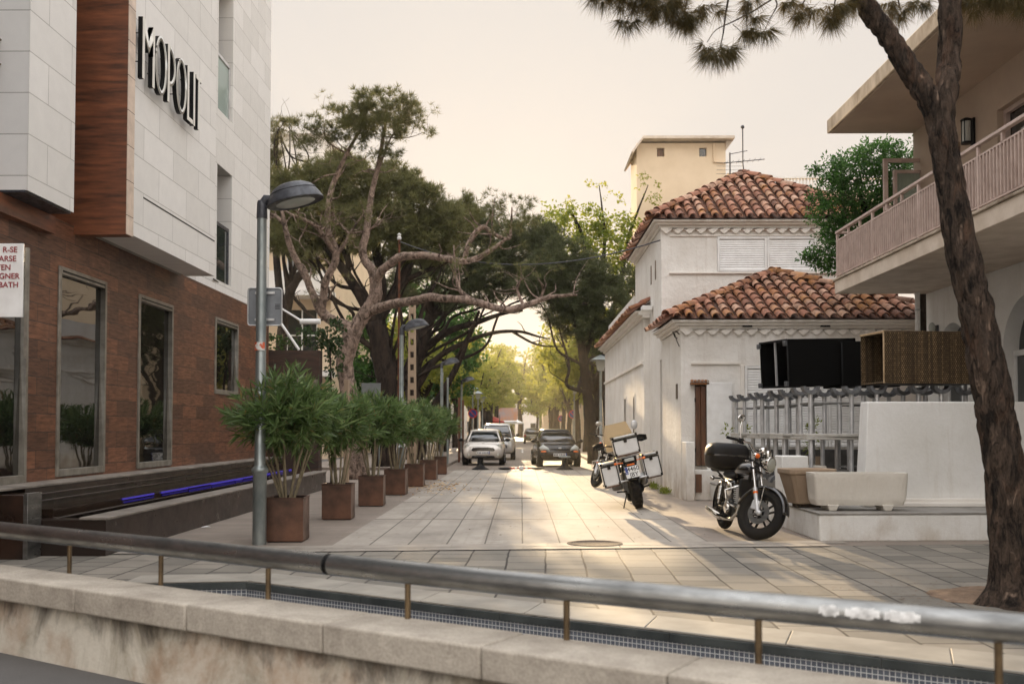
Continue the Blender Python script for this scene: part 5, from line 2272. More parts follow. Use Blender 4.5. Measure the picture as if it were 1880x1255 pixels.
M['paletrim'] = pm('pale_wicker_edge', S(186, 160, 124), S(150, 124, 92), .6, vs=20)


def wicker(name, label, loc, rot, size, mat, shelf=False, th=.03):
    t = thing(name, label, 'wicker box', loc, 0)
    t.rotation_euler = rot
    w, d, h = size
    m = MB()
    m.box(-w / 2, w / 2, -d / 2, -d / 2 + th, 0, h)
    m.box(-w / 2, w / 2, d / 2 - th, d / 2, 0, h)
    m.box(-w / 2, w / 2, -d / 2 + th, d / 2 - th, 0, th)
    m.box(-w / 2, w / 2, -d / 2 + th, d / 2 - th, h - th, h)
    m.box(w / 2 - th, w / 2, -d / 2 + th, d / 2 - th, th, h - th)
    m.build('shell', mat, t, bevel=0.008)
    m = MB()
    m.box(-w / 2 - .012, -w / 2 - .001, -d / 2, d / 2, h - .03, h)
    m.box(-w / 2 - .012, -w / 2 - .001, -d / 2, -d / 2 + .03, 0, h - .03)
    m.build('edge_trim', M['black'] if (shelf or mat is M['blackwicker']) else M['paletrim'], t, bevel=0.004)
    if shelf:
        m = MB()
        m.box(-w / 2 + .02, -w / 2 + .05, -.012, .012, th, h - th)
        m.build('inner_rail', M['alu'], t)
        for (y, z) in ((-d / 2 + .03, .05), (-d / 2 + .03, h - .07), (d / 2 - .03, .05), (d / 2 - .03, h - .07)):
            m = MB()
            m.box(-w / 2 - .06, -w / 2 - .013, y - .03, y + .03, z - .04, z + .04)
            m.build('foot', M['dgrey'], t, bevel=0.006)
    return t


wicker('wicker_lounger_box', 'black wicker box with an open shelved end, leaning on the upturned tables at left', (4.72, 16.35, 2.10), (0, R(-2.5), R(22)), (1.34, .75, .76), M['blackwicker'], True)
wicker('wicker_lounger_box', 'black wicker box half hidden between the other two on the tables', (5.62, 16.5, 2.09), (0, R(-1), R(10)), (1.0, .7, .74), M['blackwicker'], False)
wicker('wicker_lounger_box', 'brown woven wicker box open at its left end on the tables above the white wall', (5.86, 14.75, 2.06), (0, 0, R(8)), (1.42, .72, .76), M['wicker'], False)
# plants peeping out behind the tables
rg2 = np.random.default_rng(3)
for (px, py, Y, lb) in ((1352, 785, 19.4, 'pale yellow green plant behind the table stack by the white door'), (1492, 785, 19.3, 'small leafy plant in front of the shutters behind the tables')):
    p = at(px, py, Y)
    t = thing('pot_plant', lb, 'plant', (p.x, Y, .54))
    m = MB()
    m.lathe([(.12, 0), (.17, .32), (.18, .34), (.15, .34), (.14, .3)], 16)
    m.build('pot', M['stonebrown'], t)
    c, a = crown_pts([((0, 0, p.z - .54), (.22, .15, .16)), ((0.02, 0, .55), (.14, .12, .25))], 120, .1, 12, rg2)
    v, f = leaves(c, .09, .035, rg2, a, .8, .6)
    np_mesh('foliage', v, f, M['broad'], t)
# ---------------------------------------------------------------- trees
def T3(pts, Yd=None):
    """traced limb points (px, py, depth, radius) to world points"""
    out = []
    for p in pts:
        q_ = at(p[0], p[1], p[2])
        out.append((q_.x, q_.y, q_.z, p[3]))
    return out


def blob(px, py, Y, rx, rz, ry=None):
    c = at(px, py, Y)
    k = Y / F
    return ((c.x, c.y, c.z), (rx * k, (ry if ry else rx * k * 0.9), rz * k))


def twigs(limbs, n, L, seed, lo=.25, up=.35):
    """thin crooked side shoots along traced limbs"""
    rr = random.Random(seed)
    out, tips = [], []
    for k in range(n):
        lb = rr.choice(limbs)
        i = rr.randrange(max(0, int(len(lb) * lo)), len(lb) - 1)
        t = rr.random()
        p = Vector(lb[i][:3]).lerp(Vector(lb[i + 1][:3]), t)
        r = lb[i][3] * (1 - t) + lb[i + 1][3] * t
        d = Vector((rr.gauss(0, 1), rr.gauss(0, 1), rr.gauss(up, .8))).normalized()
        l_ = L * rr.uniform(.5, 1.4)
        r0 = min(r * .5, .04)
        path = [(p.x, p.y, p.z, r0)]
        for s in range(3):
            d = (d + Vector((rr.gauss(0, .45), rr.gauss(0, .45), rr.gauss(.12, .4)))).normalized()
            p = p + d * l_ / 3
            path.append((p.x, p.y, p.z, r0 * (.7 - .2 * s)))
        out.append(path)
        tips.append((p, d))
    return out, tips


def auto_limbs(start, blobs, n, seed, r0=.12):
    rr = random.Random(seed)
    out = []
    for k in range(n):
        c, r = rr.choice(blobs)
        s = Vector(start[rr.randrange(len(start))][:3])
        e = Vector((c[0] + rr.uniform(-.8, .8) * r[0], c[1] + rr.uniform(-.8, .8) * r[1], c[2] + rr.uniform(-.6, .5) * r[2]))
        path = []
        for i in range(6):
            t = i / 5
            q_ = s.lerp(e, t) + Vector((rr.gauss(0, .28), rr.gauss(0, .28), rr.gauss(0, .25) - .5 * math.sin(math.pi * t) * .8)) * (1 if 0 < i < 5 else 0)
            path.append((q_.x, q_.y, q_.z, r0 * (1 - .8 * t)))
        out.append(path)
    return out


def tree(name, label, limbs, bmat, cat='tree', group=None, n=9, jit=.16, seed=1, rk=1.0):
    rr = random.Random(seed)
    b = limbs[0][0]
    t = thing(name, label, cat, (b[0], b[1], 0), 0, group)
    m = MB()
    for L in limbs:
        limb(m, [(p_[0], p_[1], p_[2], p_[3] * rk) for p_ in L], n, 5, jit, rr)
    m.build('trunk', bmat, t, world=True, smooth=True)
    return t


def pine_crown(t, blobs, mat, seed, nsub=16, rsub=.28, per=7, K=16, L=.22, w=.012, spread=.55, up=.5, inner=.55):
    rg = np.random.default_rng(seed)
    c, a = crown_pts(blobs, nsub, rsub, per, rg, up, inner, 0.7)
    v, f = tufts(c, a, K, L, w, spread, rng=rg)
    return np_mesh('crown', v, f, mat, t, world=True)


def leaf_crown(t, blobs, mat, seed, nsub=16, rsub=.4, per=40, L=.13, w=.08, inner=.5, droop=.3, world=True):
    rg = np.random.default_rng(seed)
    c, a = crown_pts(blobs, nsub, rsub, per, rg, 0.3, inner, 0.75)
    v, f = leaves(c, L, w, rg, a, .6, .8, droop)
    return np_mesh('crown', v, f, mat, t, world=world)


# twisted pine with bare pinkish limbs
D = 28.0
P1 = [T3([(655, 885, D, .40), (650, 790, D, .35), (640, 720, D, .33), (633, 670, D, .33), (640, 635, D, .35), (650, 604, D, .36)]),
      T3([(648, 612, D, .27), (664, 585, D, .27), (680, 562, D, .26), (690, 537, D, .25), (686, 501, D, .20), (670, 478, D, .16), (666, 455, D, .15), (673, 425, D, .14), (681, 363, D + .3, .115), (694, 305, D + .4, .09), (702, 262, D + .4, .07), (708, 225, D + .4, .05)]),
      T3([(688, 520, D, .19), (700, 498, D - .2, .17), (716, 485, D - .4, .16), (735, 472, D - .6, .155), (779, 469, D - .9, .14), (820, 475, D - 1, .13), (846, 480, D - 1.2, .13), (875, 474, D - 1.2, .10), (904, 457, D - 1.4, .08), (922, 444, D - 1.4, .05), (940, 430, D - 1.4, .03)]),
      T3([(853, 478, D - 1.1, .10), (858, 455, D - 1.1, .10), (868, 434, D - 1.0, .10), (886, 417, D - 1.0, .09), (902, 426, D - 1.0, .08), (918, 435, D - 1, .07), (935, 437, D - 1, .06), (938, 415, D - 1, .05), (940, 380, D - 1, .025)]),
      T3([(676, 572, D, .20), (700, 564, D - .3, .18), (725, 557, D - .6, .17), (760, 552, D - 1, .16), (790, 545, D - 1.4, .155), (812, 548, D - 1.7, .14), (846, 549, D - 2, .135), (880, 556, D - 2.2, .13), (910, 565, D - 2.4, .12), (935, 568, D - 2.6, .12), (960, 562, D - 2.6, .11), (980, 555, D - 2.6, .10), (1005, 546, D - 2.6, .08), (1030, 543, D - 2.6, .06), (1060, 541, D - 2.6, .035)]),
      T3([(868, 552, D - 2.1, .09), (852, 540, D - 2, .08), (843, 530, D - 2, .07), (836, 500, D - 2, .05), (834, 470, D - 2, .035), (833, 450, D - 2, .02)]),
      T3([(961, 560, D - 2.5, .06), (952, 540, D - 2.4, .05), (950, 522, D - 2.4, .04), (960, 510, D - 2.4, .02)]),
      T3([(990, 550, D - 2.5, .05), (998, 535, D - 2.4, .035), (1003, 520, D - 2.4, .02)]),
      T3([(652, 610, D, .27), (632, 597, D, .23), (614, 590, D + .1, .21), (598, 580, D + .2, .20), (588, 568, D + .2, .19), (580, 552, D + .2, .15), (570, 530, D + .3, .14), (560, 505, D + .3, .14), (545, 480, D + .4, .13), (532, 450, D + .4, .115), (524, 420, D + .4, .10), (518, 390, D + .4, .07), (512, 370, D + .4, .03)]),
      T3([(524, 415, D + .4, .08), (508, 398, D + .4, .07), (490, 390, D + .4, .05), (470, 380, D + .4, .03)]),
      T3([(590, 572, D + .2, .16), (594, 545, D + .1, .15), (597, 520, D, .15), (606, 500, D, .145), (616, 478, D, .14), (614, 452, D, .13), (604, 430, D, .12), (601, 405, D, .115), (605, 363, D, .11), (615, 330, D + .2, .10), (630, 296, D + .2, .085), (650, 258, D + .2, .06), (668, 232, D + .2, .04)]),
      T3([(613, 462, D, .11), (600, 442, D - .2, .10), (588, 425, D - .3, .09), (575, 412, D - .4, .08), (555, 402, D - .5, .07), (538, 395, D - .6, .05), (525, 388, D - .6, .03)]),
      T3([(617, 470, D, .08), (632, 448, D, .07), (642, 430, D, .06), (655, 410, D, .04), (672, 385, D, .02)]),
      T3([(645, 428, D, .05), (665, 425, D, .04), (690, 415, D, .03), (703, 403, D, .015)]),
      T3([(642, 430, D, .05), (630, 418, D, .04), (616, 400, D, .03), (610, 390, D, .015)]),
      T3([(690, 325, D + .4, .05), (718, 252, D + .4, .03), (738, 240, D + .4, .02)]),
      T3([(703, 250, D + .4, .03), (735, 254, D + .4, .02), (760, 250, D + .4, .015), (778, 243, D + .4, .01), (789, 240, D + .4, .006)]),
      T3([(640, 283, D + .2, .04), (612, 268, D + .2, .03), (598, 255, D + .2, .025), (595, 225, D + .2, .012)]),
      T3([(638, 284, D + .2, .03), (660, 295, D + .2, .02), (682, 282, D + .2, .01)])]
tw1, tips1 = twigs(P1[1:], 150, .85, 17)
tp = tree('twisted_pine', 'twisted pine with bare pinkish limbs reaching over the lane and a small high crown', P1 + tw1, M['bark_pine'], n=10, jit=.14, rk=.74)
rgt = np.random.default_rng(8)
tc_ = np.array([tuple(p_) for p_, d_ in tips1 if p_.z > 5.2])
ta_ = np.array([tuple(d_) for p_, d_ in tips1 if p_.z > 5.2])
rep = 5
tc_ = np.repeat(tc_, rep, 0) + rgt.normal(0, .10, (len(tc_) * rep, 3))
vv, ff = tufts(tc_, nrm(np.repeat(ta_, rep, 0) + rgt.normal(0, .4, tc_.shape)), 12, .17, .012, .8, rgt)
np_mesh('crown', vv, ff, M['pine_l'], tp, world=True)
pine_crown(tp, [blob(700, 190, D, 62, 24), blob(735, 205, D, 38, 20), blob(672, 215, D, 40, 20), blob(620, 212, D, 34, 16), blob(765, 222, D, 20, 10), blob(600, 240, D, 26, 12), blob(562, 246, D, 22, 10), blob(640, 240, D, 40, 16), blob(700, 235, D, 50, 14)],
           M['pine_l'], 5, nsub=140, rsub=.16, per=6, K=16, L=.19, w=.014, spread=.8)
pine_crown(tp, [blob(788, 241, D, 6, 7), blob(733, 288, D, 12, 9), blob(713, 283, D, 6, 5), blob(712, 270, D, 6, 5), blob(545, 232, D, 10, 8), blob(580, 218, D, 12, 8), blob(575, 262, D, 16, 10), blob(548, 275, D, 16, 10), blob(625, 262, D, 18, 10), blob(668, 262, D, 18, 10), blob(690, 285, D, 10, 5),
                blob(940, 385, D - 1, 50, 30), blob(905, 372, D - 1, 26, 18), blob(975, 395, D - 1, 25, 22), blob(930, 420, D - 1, 30, 12)],
           M['pine_l'], 6, nsub=60, rsub=.14, per=5, K=16, L=.17, w=.013, spread=.8)

# umbrella pines: dense domes
def dome(label, base, limbs, blobs, mat, seed, **kw):
    limbs = limbs + auto_limbs([p_ for l_ in limbs[:1] for p_ in l_[2:]], blobs, 12, seed)
    tw, _t = twigs(limbs, 60, 1.1, seed + 3)
    t = tree('umbrella_pine', label, limbs + tw, M['bark_dark'], seed=seed, n=8, rk=.75)
    pine_crown(t, blobs, mat, seed, **kw)
    return t


Y2 = 35.0
dome('broad umbrella pine with a dense domed crown right behind the twisted pine', None,
     [T3([(710, 872, Y2, .62), (705, 800, Y2, .55), (712, 720, Y2, .50), (700, 650, Y2, .48), (690, 590, Y2, .40)]),
      T3([(695, 600, Y2, .30), (660, 540, Y2, .25), (620, 480, Y2, .20), (570, 420, Y2, .12), (540, 380, Y2, .05)]),
      T3([(694, 600, Y2, .32), (700, 530, Y2, .25), (690, 460, Y2, .2), (670, 400, Y2, .12), (650, 350, Y2, .05)]),
      T3([(694, 590, Y2, .28), (730, 530, Y2, .22), (760, 470, Y2, .16), (790, 420, Y2, .08)]),
      T3([(720, 545, Y2, .16), (745, 515, Y2, .13), (800, 490, Y2, .09), (850, 470, Y2, .05)]),
      T3([(640, 510, Y2, .14), (635, 470, Y2, .10), (600, 430, Y2, .06)]),
      T3([(705, 760, Y2, .22), (735, 700, Y2, .16), (760, 640, Y2, .13), (775, 570, Y2, .10), (800, 520, Y2, .05)])],
     [blob(548, 345, Y2, 48, 38), blob(600, 335, Y2, 55, 42), blob(655, 345, Y2, 55, 48), blob(715, 355, Y2, 58, 48), blob(770, 378, Y2, 52, 42), blob(525, 400, Y2, 34, 30), blob(590, 390, Y2, 60, 34), blob(680, 400, Y2, 65, 36), blob(760, 425, Y2, 60, 34),
      blob(520, 440, Y2 - 1, 28, 30), blob(820, 410, Y2, 45, 36), blob(560, 430, Y2, 45, 30), blob(640, 430, Y2, 55, 30), blob(705, 450, Y2, 55, 28), blob(590, 470, Y2 + 1.5, 45, 22), blob(780, 455, Y2, 55, 28), blob(510, 350, Y2, 30, 36), blob(620, 305, Y2 + 1, 45, 22), blob(730, 325, Y2 + 1, 45, 24), blob(850, 385, Y2 + 1, 30, 24)],
     M['pine_l'], 21, nsub=75, rsub=.30, per=13, K=13, L=.24, w=.024, spread=.7, inner=.45)
Y3 = 43.0
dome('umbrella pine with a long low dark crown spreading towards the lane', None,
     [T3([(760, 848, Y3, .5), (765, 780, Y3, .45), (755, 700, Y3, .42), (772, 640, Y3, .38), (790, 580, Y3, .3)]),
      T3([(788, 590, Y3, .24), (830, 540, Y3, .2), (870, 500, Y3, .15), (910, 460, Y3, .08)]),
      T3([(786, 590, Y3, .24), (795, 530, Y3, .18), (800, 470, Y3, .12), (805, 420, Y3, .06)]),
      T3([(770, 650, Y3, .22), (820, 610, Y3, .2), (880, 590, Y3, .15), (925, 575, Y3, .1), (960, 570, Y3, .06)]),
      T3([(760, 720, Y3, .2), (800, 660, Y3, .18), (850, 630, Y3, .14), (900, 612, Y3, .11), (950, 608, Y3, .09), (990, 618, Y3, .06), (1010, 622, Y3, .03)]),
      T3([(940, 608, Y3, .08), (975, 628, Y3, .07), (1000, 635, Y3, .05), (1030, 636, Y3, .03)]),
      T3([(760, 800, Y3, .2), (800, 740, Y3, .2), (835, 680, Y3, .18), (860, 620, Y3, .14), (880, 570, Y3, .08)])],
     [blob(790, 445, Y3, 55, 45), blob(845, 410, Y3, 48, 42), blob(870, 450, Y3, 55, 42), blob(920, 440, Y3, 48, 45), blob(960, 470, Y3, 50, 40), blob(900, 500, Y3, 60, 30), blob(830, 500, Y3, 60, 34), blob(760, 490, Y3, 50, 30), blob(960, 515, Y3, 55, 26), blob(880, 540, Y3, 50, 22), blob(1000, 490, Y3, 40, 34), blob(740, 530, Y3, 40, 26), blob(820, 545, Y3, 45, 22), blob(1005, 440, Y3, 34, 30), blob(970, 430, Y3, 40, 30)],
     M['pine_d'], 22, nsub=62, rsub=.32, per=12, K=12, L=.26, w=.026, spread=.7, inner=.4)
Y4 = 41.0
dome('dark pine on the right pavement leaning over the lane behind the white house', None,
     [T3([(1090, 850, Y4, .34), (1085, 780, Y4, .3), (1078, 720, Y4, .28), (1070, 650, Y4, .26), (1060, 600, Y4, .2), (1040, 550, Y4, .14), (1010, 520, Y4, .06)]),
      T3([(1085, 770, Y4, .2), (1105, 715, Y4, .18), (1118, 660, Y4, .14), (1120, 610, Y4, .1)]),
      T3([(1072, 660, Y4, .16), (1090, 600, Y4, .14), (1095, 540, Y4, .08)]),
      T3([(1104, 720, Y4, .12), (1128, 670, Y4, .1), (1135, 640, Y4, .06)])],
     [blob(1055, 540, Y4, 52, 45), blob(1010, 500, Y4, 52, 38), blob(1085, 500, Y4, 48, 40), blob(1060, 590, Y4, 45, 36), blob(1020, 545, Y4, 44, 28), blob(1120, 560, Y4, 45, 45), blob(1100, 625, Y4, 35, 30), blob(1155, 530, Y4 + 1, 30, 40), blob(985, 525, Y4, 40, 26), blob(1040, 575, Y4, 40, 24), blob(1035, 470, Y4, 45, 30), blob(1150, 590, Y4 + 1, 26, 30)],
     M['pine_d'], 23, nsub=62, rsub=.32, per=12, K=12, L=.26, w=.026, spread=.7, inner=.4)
Y7 = 40.0
dome('slim pine showing past the edge of the hotel wall', None,
     [T3([(500, 852, Y7, .35), (512, 690, Y7, .32), (520, 600, Y7, .30), (535, 530, Y7, .27), (560, 497, Y7, .24), (600, 468, Y7, .16), (640, 430, Y7, .06)]),
      T3([(520, 600, Y7, .24), (510, 500, Y7, .2), (503, 400, Y7, .16), (505, 320, Y7, .12), (508, 250, Y7, .05)]),
      T3([(535, 540, Y7, .10), (560, 570, Y7, .08), (580, 585, Y7, .06), (600, 588, Y7, .03)])],
     [blob(500, 262, Y7, 30, 46), blob(512, 225, Y7, 12, 12), blob(490, 300, Y7, 35, 26), blob(528, 225, Y7, 8, 6)],
     M['pine_l'], 24, nsub=60, rsub=.22, per=9, K=12, L=.22, w=.02, spread=.7, inner=.3)

# green broadleaf trees behind the pines and behind the house
def broadleaf(name, label, limbs, blobs, mat, seed, group=None, **kw):
    t = tree(name, label, limbs, M['bark_dark'], seed=seed, group=group)
    leaf_crown(t, blobs, mat, seed, **kw)
    return t


Yb = 44.0
broadleaf('leafy_tree', 'tall loose leafy green tree between the dark pine and the cream tower',
          [T3([(1122, 846, Yb, .3), (1118, 760, Yb, .26), (1112, 640, Yb, .22), (1095, 540, Yb, .18), (1070, 440, Yb, .12), (1050, 390, Yb, .05)]),
           T3([(1108, 620, Yb, .16), (1135, 540, Yb, .13), (1150, 450, Yb, .09), (1170, 390, Yb, .05), (1190, 340, Yb, .02)]),
           T3([(1096, 540, Yb, .1), (1110, 450, Yb, .08), (1105, 380, Yb, .04), (1100, 340, Yb, .02)])],
          [blob(1030, 400, Yb, 38, 34), blob(1075, 415, Yb, 45, 40), blob(1120, 420, Yb, 40, 42), blob(1045, 465, Yb, 48, 40), blob(1110, 475, Yb, 55, 42), blob(1160, 440, Yb, 32, 50), blob(1150, 510, Yb, 45, 40), blob(1000, 440, Yb, 30, 30)],
          M['broad'], 31, nsub=34, rsub=.36, per=26, L=.17, w=.11, inner=.3)
wisp = leaf_crown(bpy.data.objects['leafy_tree'], [blob(1190, 350, Yb, 24, 30), blob(1205, 372, Yb, 16, 14), blob(1182, 322, Yb, 9, 10), blob(1105, 348, Yb, 14, 12), blob(1085, 335, Yb, 8, 5), blob(1128, 362, Yb, 20, 22), blob(1052, 372, Yb, 16, 12)], M['plane'], 32, nsub=34, rsub=.18, per=7, L=.15, w=.09, inner=.1)
wisp.name = 'crown'
for i, (px, Y, bl, lb) in enumerate([
    (560, 52, [(560, 640, 60, 70), (600, 590, 40, 40), (530, 700, 60, 60), (620, 680, 50, 60)], 'shady green tree low behind the twisted pine, next to the cream apartment house'),
    (690, 54, [(680, 640, 60, 60), (720, 600, 60, 50), (760, 660, 55, 60), (650, 700, 60, 50), (720, 720, 60, 50), (770, 560, 50, 45)], 'shady green tree behind the umbrella pine trunks'),
    (815, 58, [(800, 620, 50, 60), (840, 580, 45, 45), (830, 680, 45, 60), (780, 700, 45, 50), (850, 640, 40, 50), (800, 545, 45, 40)], 'shady green tree nearest the lane on the left, behind the pines')]):
    broadleaf('shade_tree', lb, [T3([(px, 788 + 2559 / Y, Y, .3), (px + 5, 760, Y, .27), (px - 4, 690, Y, .2), (px + 6, 620, Y, .1), (px, 570, Y, .04)])],
              [blob(b_[0], b_[1], Y, b_[2], b_[3]) for b_ in bl], M['darkbroad'], 40 + i, group='shade trees behind the pines', nsub=22, rsub=.45, per=30, L=.24, w=.16, inner=.3)

# row of plane trees along both pavements
def plane_proto(seed, label):
    rr = random.Random(seed)
    t = thing('plane_tree', label, 'tree', (0, 0, 0), 0, 'plane trees lining the street')
    m = MB()
    limb(m, [(0, 0, 0, .22), (.05, 0, 1.2, .18), (-.04, .05, 2.4, .16), (0, 0, 3.2, .15)], 9, 4, .15, rr)
    for k in range(6):
        a = 2 * math.pi * k / 6 + rr.uniform(-.4, .4)
        r_ = rr.uniform(1.0, 1.8)
        z = rr.uniform(4.8, 6.4)
        limb(m, [(0, 0, 2.6 + .1 * k, .10), (r_ * .35 * math.cos(a), r_ * .35 * math.sin(a), 3.6, .085), (r_ * .7 * math.cos(a), r_ * .7 * math.sin(a), z - .8, .06), (r_ * math.cos(a), r_ * math.sin(a), z, .02)], 7, 4, .15, rr)
    m.build('trunk', M['bark_dark'], t, smooth=True)
    bl = []
    for k in range(9):
        a = 2 * math.pi * k / 9 + rr.uniform(-.3, .3)
        r_ = rr.uniform(.5, 1.7)
        bl.append(((r_ * math.cos(a), r_ * math.sin(a), rr.uniform(3.6, 6.4)), (rr.uniform(.8, 1.1), rr.uniform(.8, 1.1), rr.uniform(.6, .95))))
    leaf_crown(t, bl, M['plane'], seed, nsub=40, rsub=.34, per=16, L=.20, w=.15, inner=.3, world=False)
    return t


pa = plane_proto(51, 'x')
pb = plane_proto(52, 'x')
rows = [(-4.9, 49, 1.0), (-4.9, 60, 1.05), (-4.7, 71, 1.05), (-3.8, 83, 1.05), (-3.7, 96, 1.1), (-3.6, 112, 1.1), (3.7, 49.5, 1.15), (3.8, 58, 1.15), (3.8, 67.5, 1.1), (3.8, 78, 1.05), (3.8, 90, 1.1), (3.8, 104, 1.1), (3.8, 120, 1.15)]
nth = ['first', 'second', 'third', 'fourth', 'fifth', 'sixth', 'seventh']
for i, (x, y, s_) in enumerate(rows):
    left = i < 6
    k = i if left else i - 6
    lb = nth[k] + ' yellow green street tree along the ' + ('left' if left else 'right') + ' pavement, counted from the parked cars'
    p_ = (pa, pb)[i % 2]
    r_ = p_ if i < 2 else dup(p_)
    r_['label'] = lb
    r_.location = (x, y, 0.1)
    r_.rotation_euler = (0, 0, 1.7 * i)
    r_.scale = (s_, s_, s_ * (1 + .05 * (i % 3)))
for (x, y, s_, lb) in ((-2.6, 142, 1.1, 'yellow green tree closing the street end on the left of the road'), (2.4, 150, 1.15, 'yellow green tree closing the street end on the right of the road'), (-.2, 172, 2.3, 'huge tree in the middle of the view at the very end of the street'), (-5.5, 158, 2.1, 'huge tree at the left of the street end'), (5.2, 163, 2.2, 'huge tree at the right of the street end'),
                       (-6.6, 130, 1.3, 'big tree behind the left row near the street end'), (6.6, 138, 1.3, 'big tree behind the right row near the street end'),
                       (-3.25, 92, 1.4, 'wide tree reaching over the road from the left pavement far down the street'), (3.35, 99, 1.45, 'wide tree reaching over the road from the right pavement far down the street'), (-3.3, 106, 1.5, 'second wide tree reaching over the road from the left, farther down'), (3.4, 116, 1.55, 'second wide tree reaching over the road from the right, farther down'), (-3.1, 124, 1.6, 'tall wide tree at the far left where the street canopy closes')):
    r_ = dup(pa if x < 0 else pb, lb, (x, y, .1), y * .7, s_)

# dark tree hanging over between the house and the balcony
Yd = 19.6
broadleaf('feathery_tree', 'deep green feathery tree filling the gap between house and balcony',
          [T3([(1712, 880, Yd, .16), (1712, 760, Yd, .14), (1705, 640, Yd, .13), (1690, 540, Yd, .11), (1640, 470, Yd, .09), (1595, 400, Yd, .07), (1570, 330, Yd, .03)]),
           T3([(1642, 475, Yd, .08), (1590, 440, Yd, .06), (1530, 400, Yd, .03), (1510, 400, Yd, .015)]),
           T3([(1640, 470, Yd, .07), (1645, 370, Yd, .05), (1650, 300, Yd, .02)])],
          [blob(1560, 310, Yd, 50, 36), blob(1610, 290, Yd, 50, 38), blob(1650, 300, Yd, 45, 44), blob(1530, 350, Yd, 45, 38), blob(1590, 360, Yd, 60, 45), blob(1520, 400, Yd, 35, 40), blob(1570, 420, Yd, 52, 40), blob(1640, 380, Yd, 50, 50), blob(1515, 455, Yd, 34, 32), blob(1560, 470, Yd, 40, 28),
           blob(1485, 468, Yd, 12, 14), blob(1498, 320, Yd, 14, 18), blob(1495, 480, Yd, 16, 16), blob(1525, 485, Yd, 14, 14), blob(1610, 460, Yd, 50, 40)],
          M['darkbroad'], 61, nsub=330, rsub=.14, per=24, L=.085, w=.035, inner=.3, droop=.6)

# near pine on the right with hanging needle sprays
Dn = 8.05
NP = [T3([(1860, 1112, Dn, .235), (1858, 1085, Dn, .19), (1853, 960, Dn, .17), (1843, 850, Dn, .165), (1825, 740, Dn, .16), (1806, 640, Dn, .152), (1790, 560, Dn, .145), (1762, 440, Dn, .132), (1741, 316, Dn, .118), (1727, 235, Dn, .115), (1722, 190, Dn, .10)]),
      T3([(1729, 245, Dn, .10), (1712, 195, Dn, .10), (1680, 142, Dn, .098), (1640, 80, Dn, .092), (1592, 15, Dn - .1, .085), (1545, -50, Dn - .2, .07), (1480, -110, Dn - .3, .055), (1400, -150, Dn - .4, .04), (1300, -150, Dn - .5, .03), (1200, -120, Dn - .6, .018)]),
      T3([(1726, 230, Dn, .10), (1738, 165, Dn, .10), (1743, 100, Dn + .1, .098), (1744, 0, Dn + .1, .10), (1750, -120, Dn + .2, .08), (1770, -260, Dn + .3, .05), (1780, -340, Dn + .3, .02)]),
      T3([(1600, 22, Dn - .1, .03), (1590, -60, Dn, .028), (1560, -160, Dn, .02), (1520, -230, Dn, .01)]),
      T3([(1750, -110, Dn + .2, .04), (1820, -170, Dn + .1, .03), (1900, -190, Dn, .02)]),
      # hanging twigs
      T3([(1345, -150, Dn - .45, .012), (1342, -40, Dn - .5, .010), (1332, 28, Dn - .5, .008), (1328, 60, Dn - .5, .006), (1322, 88, Dn - .5, .004)]),
      T3([(1430, -140, Dn - .4, .012), (1424, -20, Dn - .45, .009), (1400, 10, Dn - .45, .007), (1350, 38, Dn - .5, .006), (1315, 55, Dn - .5, .004), (1298, 78, Dn - .5, .003)]),
      T3([(1424, 0, Dn - .45, .007), (1426, 12, Dn - .45, .006), (1412, 38, Dn - .45, .004), (1405, 55, Dn - .45, .003)]),
      T3([(1345, 45, Dn - .5, .004), (1362, 62, Dn - .5, .003), (1368, 90, Dn - .5, .002)]),
      T3([(1260, -140, Dn - .5, .012), (1265, -30, Dn - .5, .009), (1258, 20, Dn - .5, .006), (1262, 48, Dn - .5, .003)]),
      T3([(1190, -120, Dn - .6, .012), (1180, -40, Dn - .6, .01), (1165, 10, Dn - .6, .006), (1150, 40, Dn - .6, .003)]),
      T3([(1500, -110, Dn - .3, .012), (1490, -30, Dn - .3, .009), (1470, 15, Dn - .3, .006)]),
      T3([(1540, -60, Dn - .2, .012), (1535, -10, Dn - .2, .008), (1530, 20, Dn - .2, .004)]),
      T3([(1640, -40, Dn + .3, .012), (1650, 5, Dn + .3, .007), (1655, 25, Dn + .3, .004)]),
      T3([(1382, 35, Dn - .46, .004), (1370, 20, Dn - .46, .003), (1372, 60, Dn - .46, .002)])]
npn = tree('stone_pine', 'leaning forked pine with scaly bark in front of the balcony building', NP, M['bark_near'], n=20, jit=.10, rk=.9)
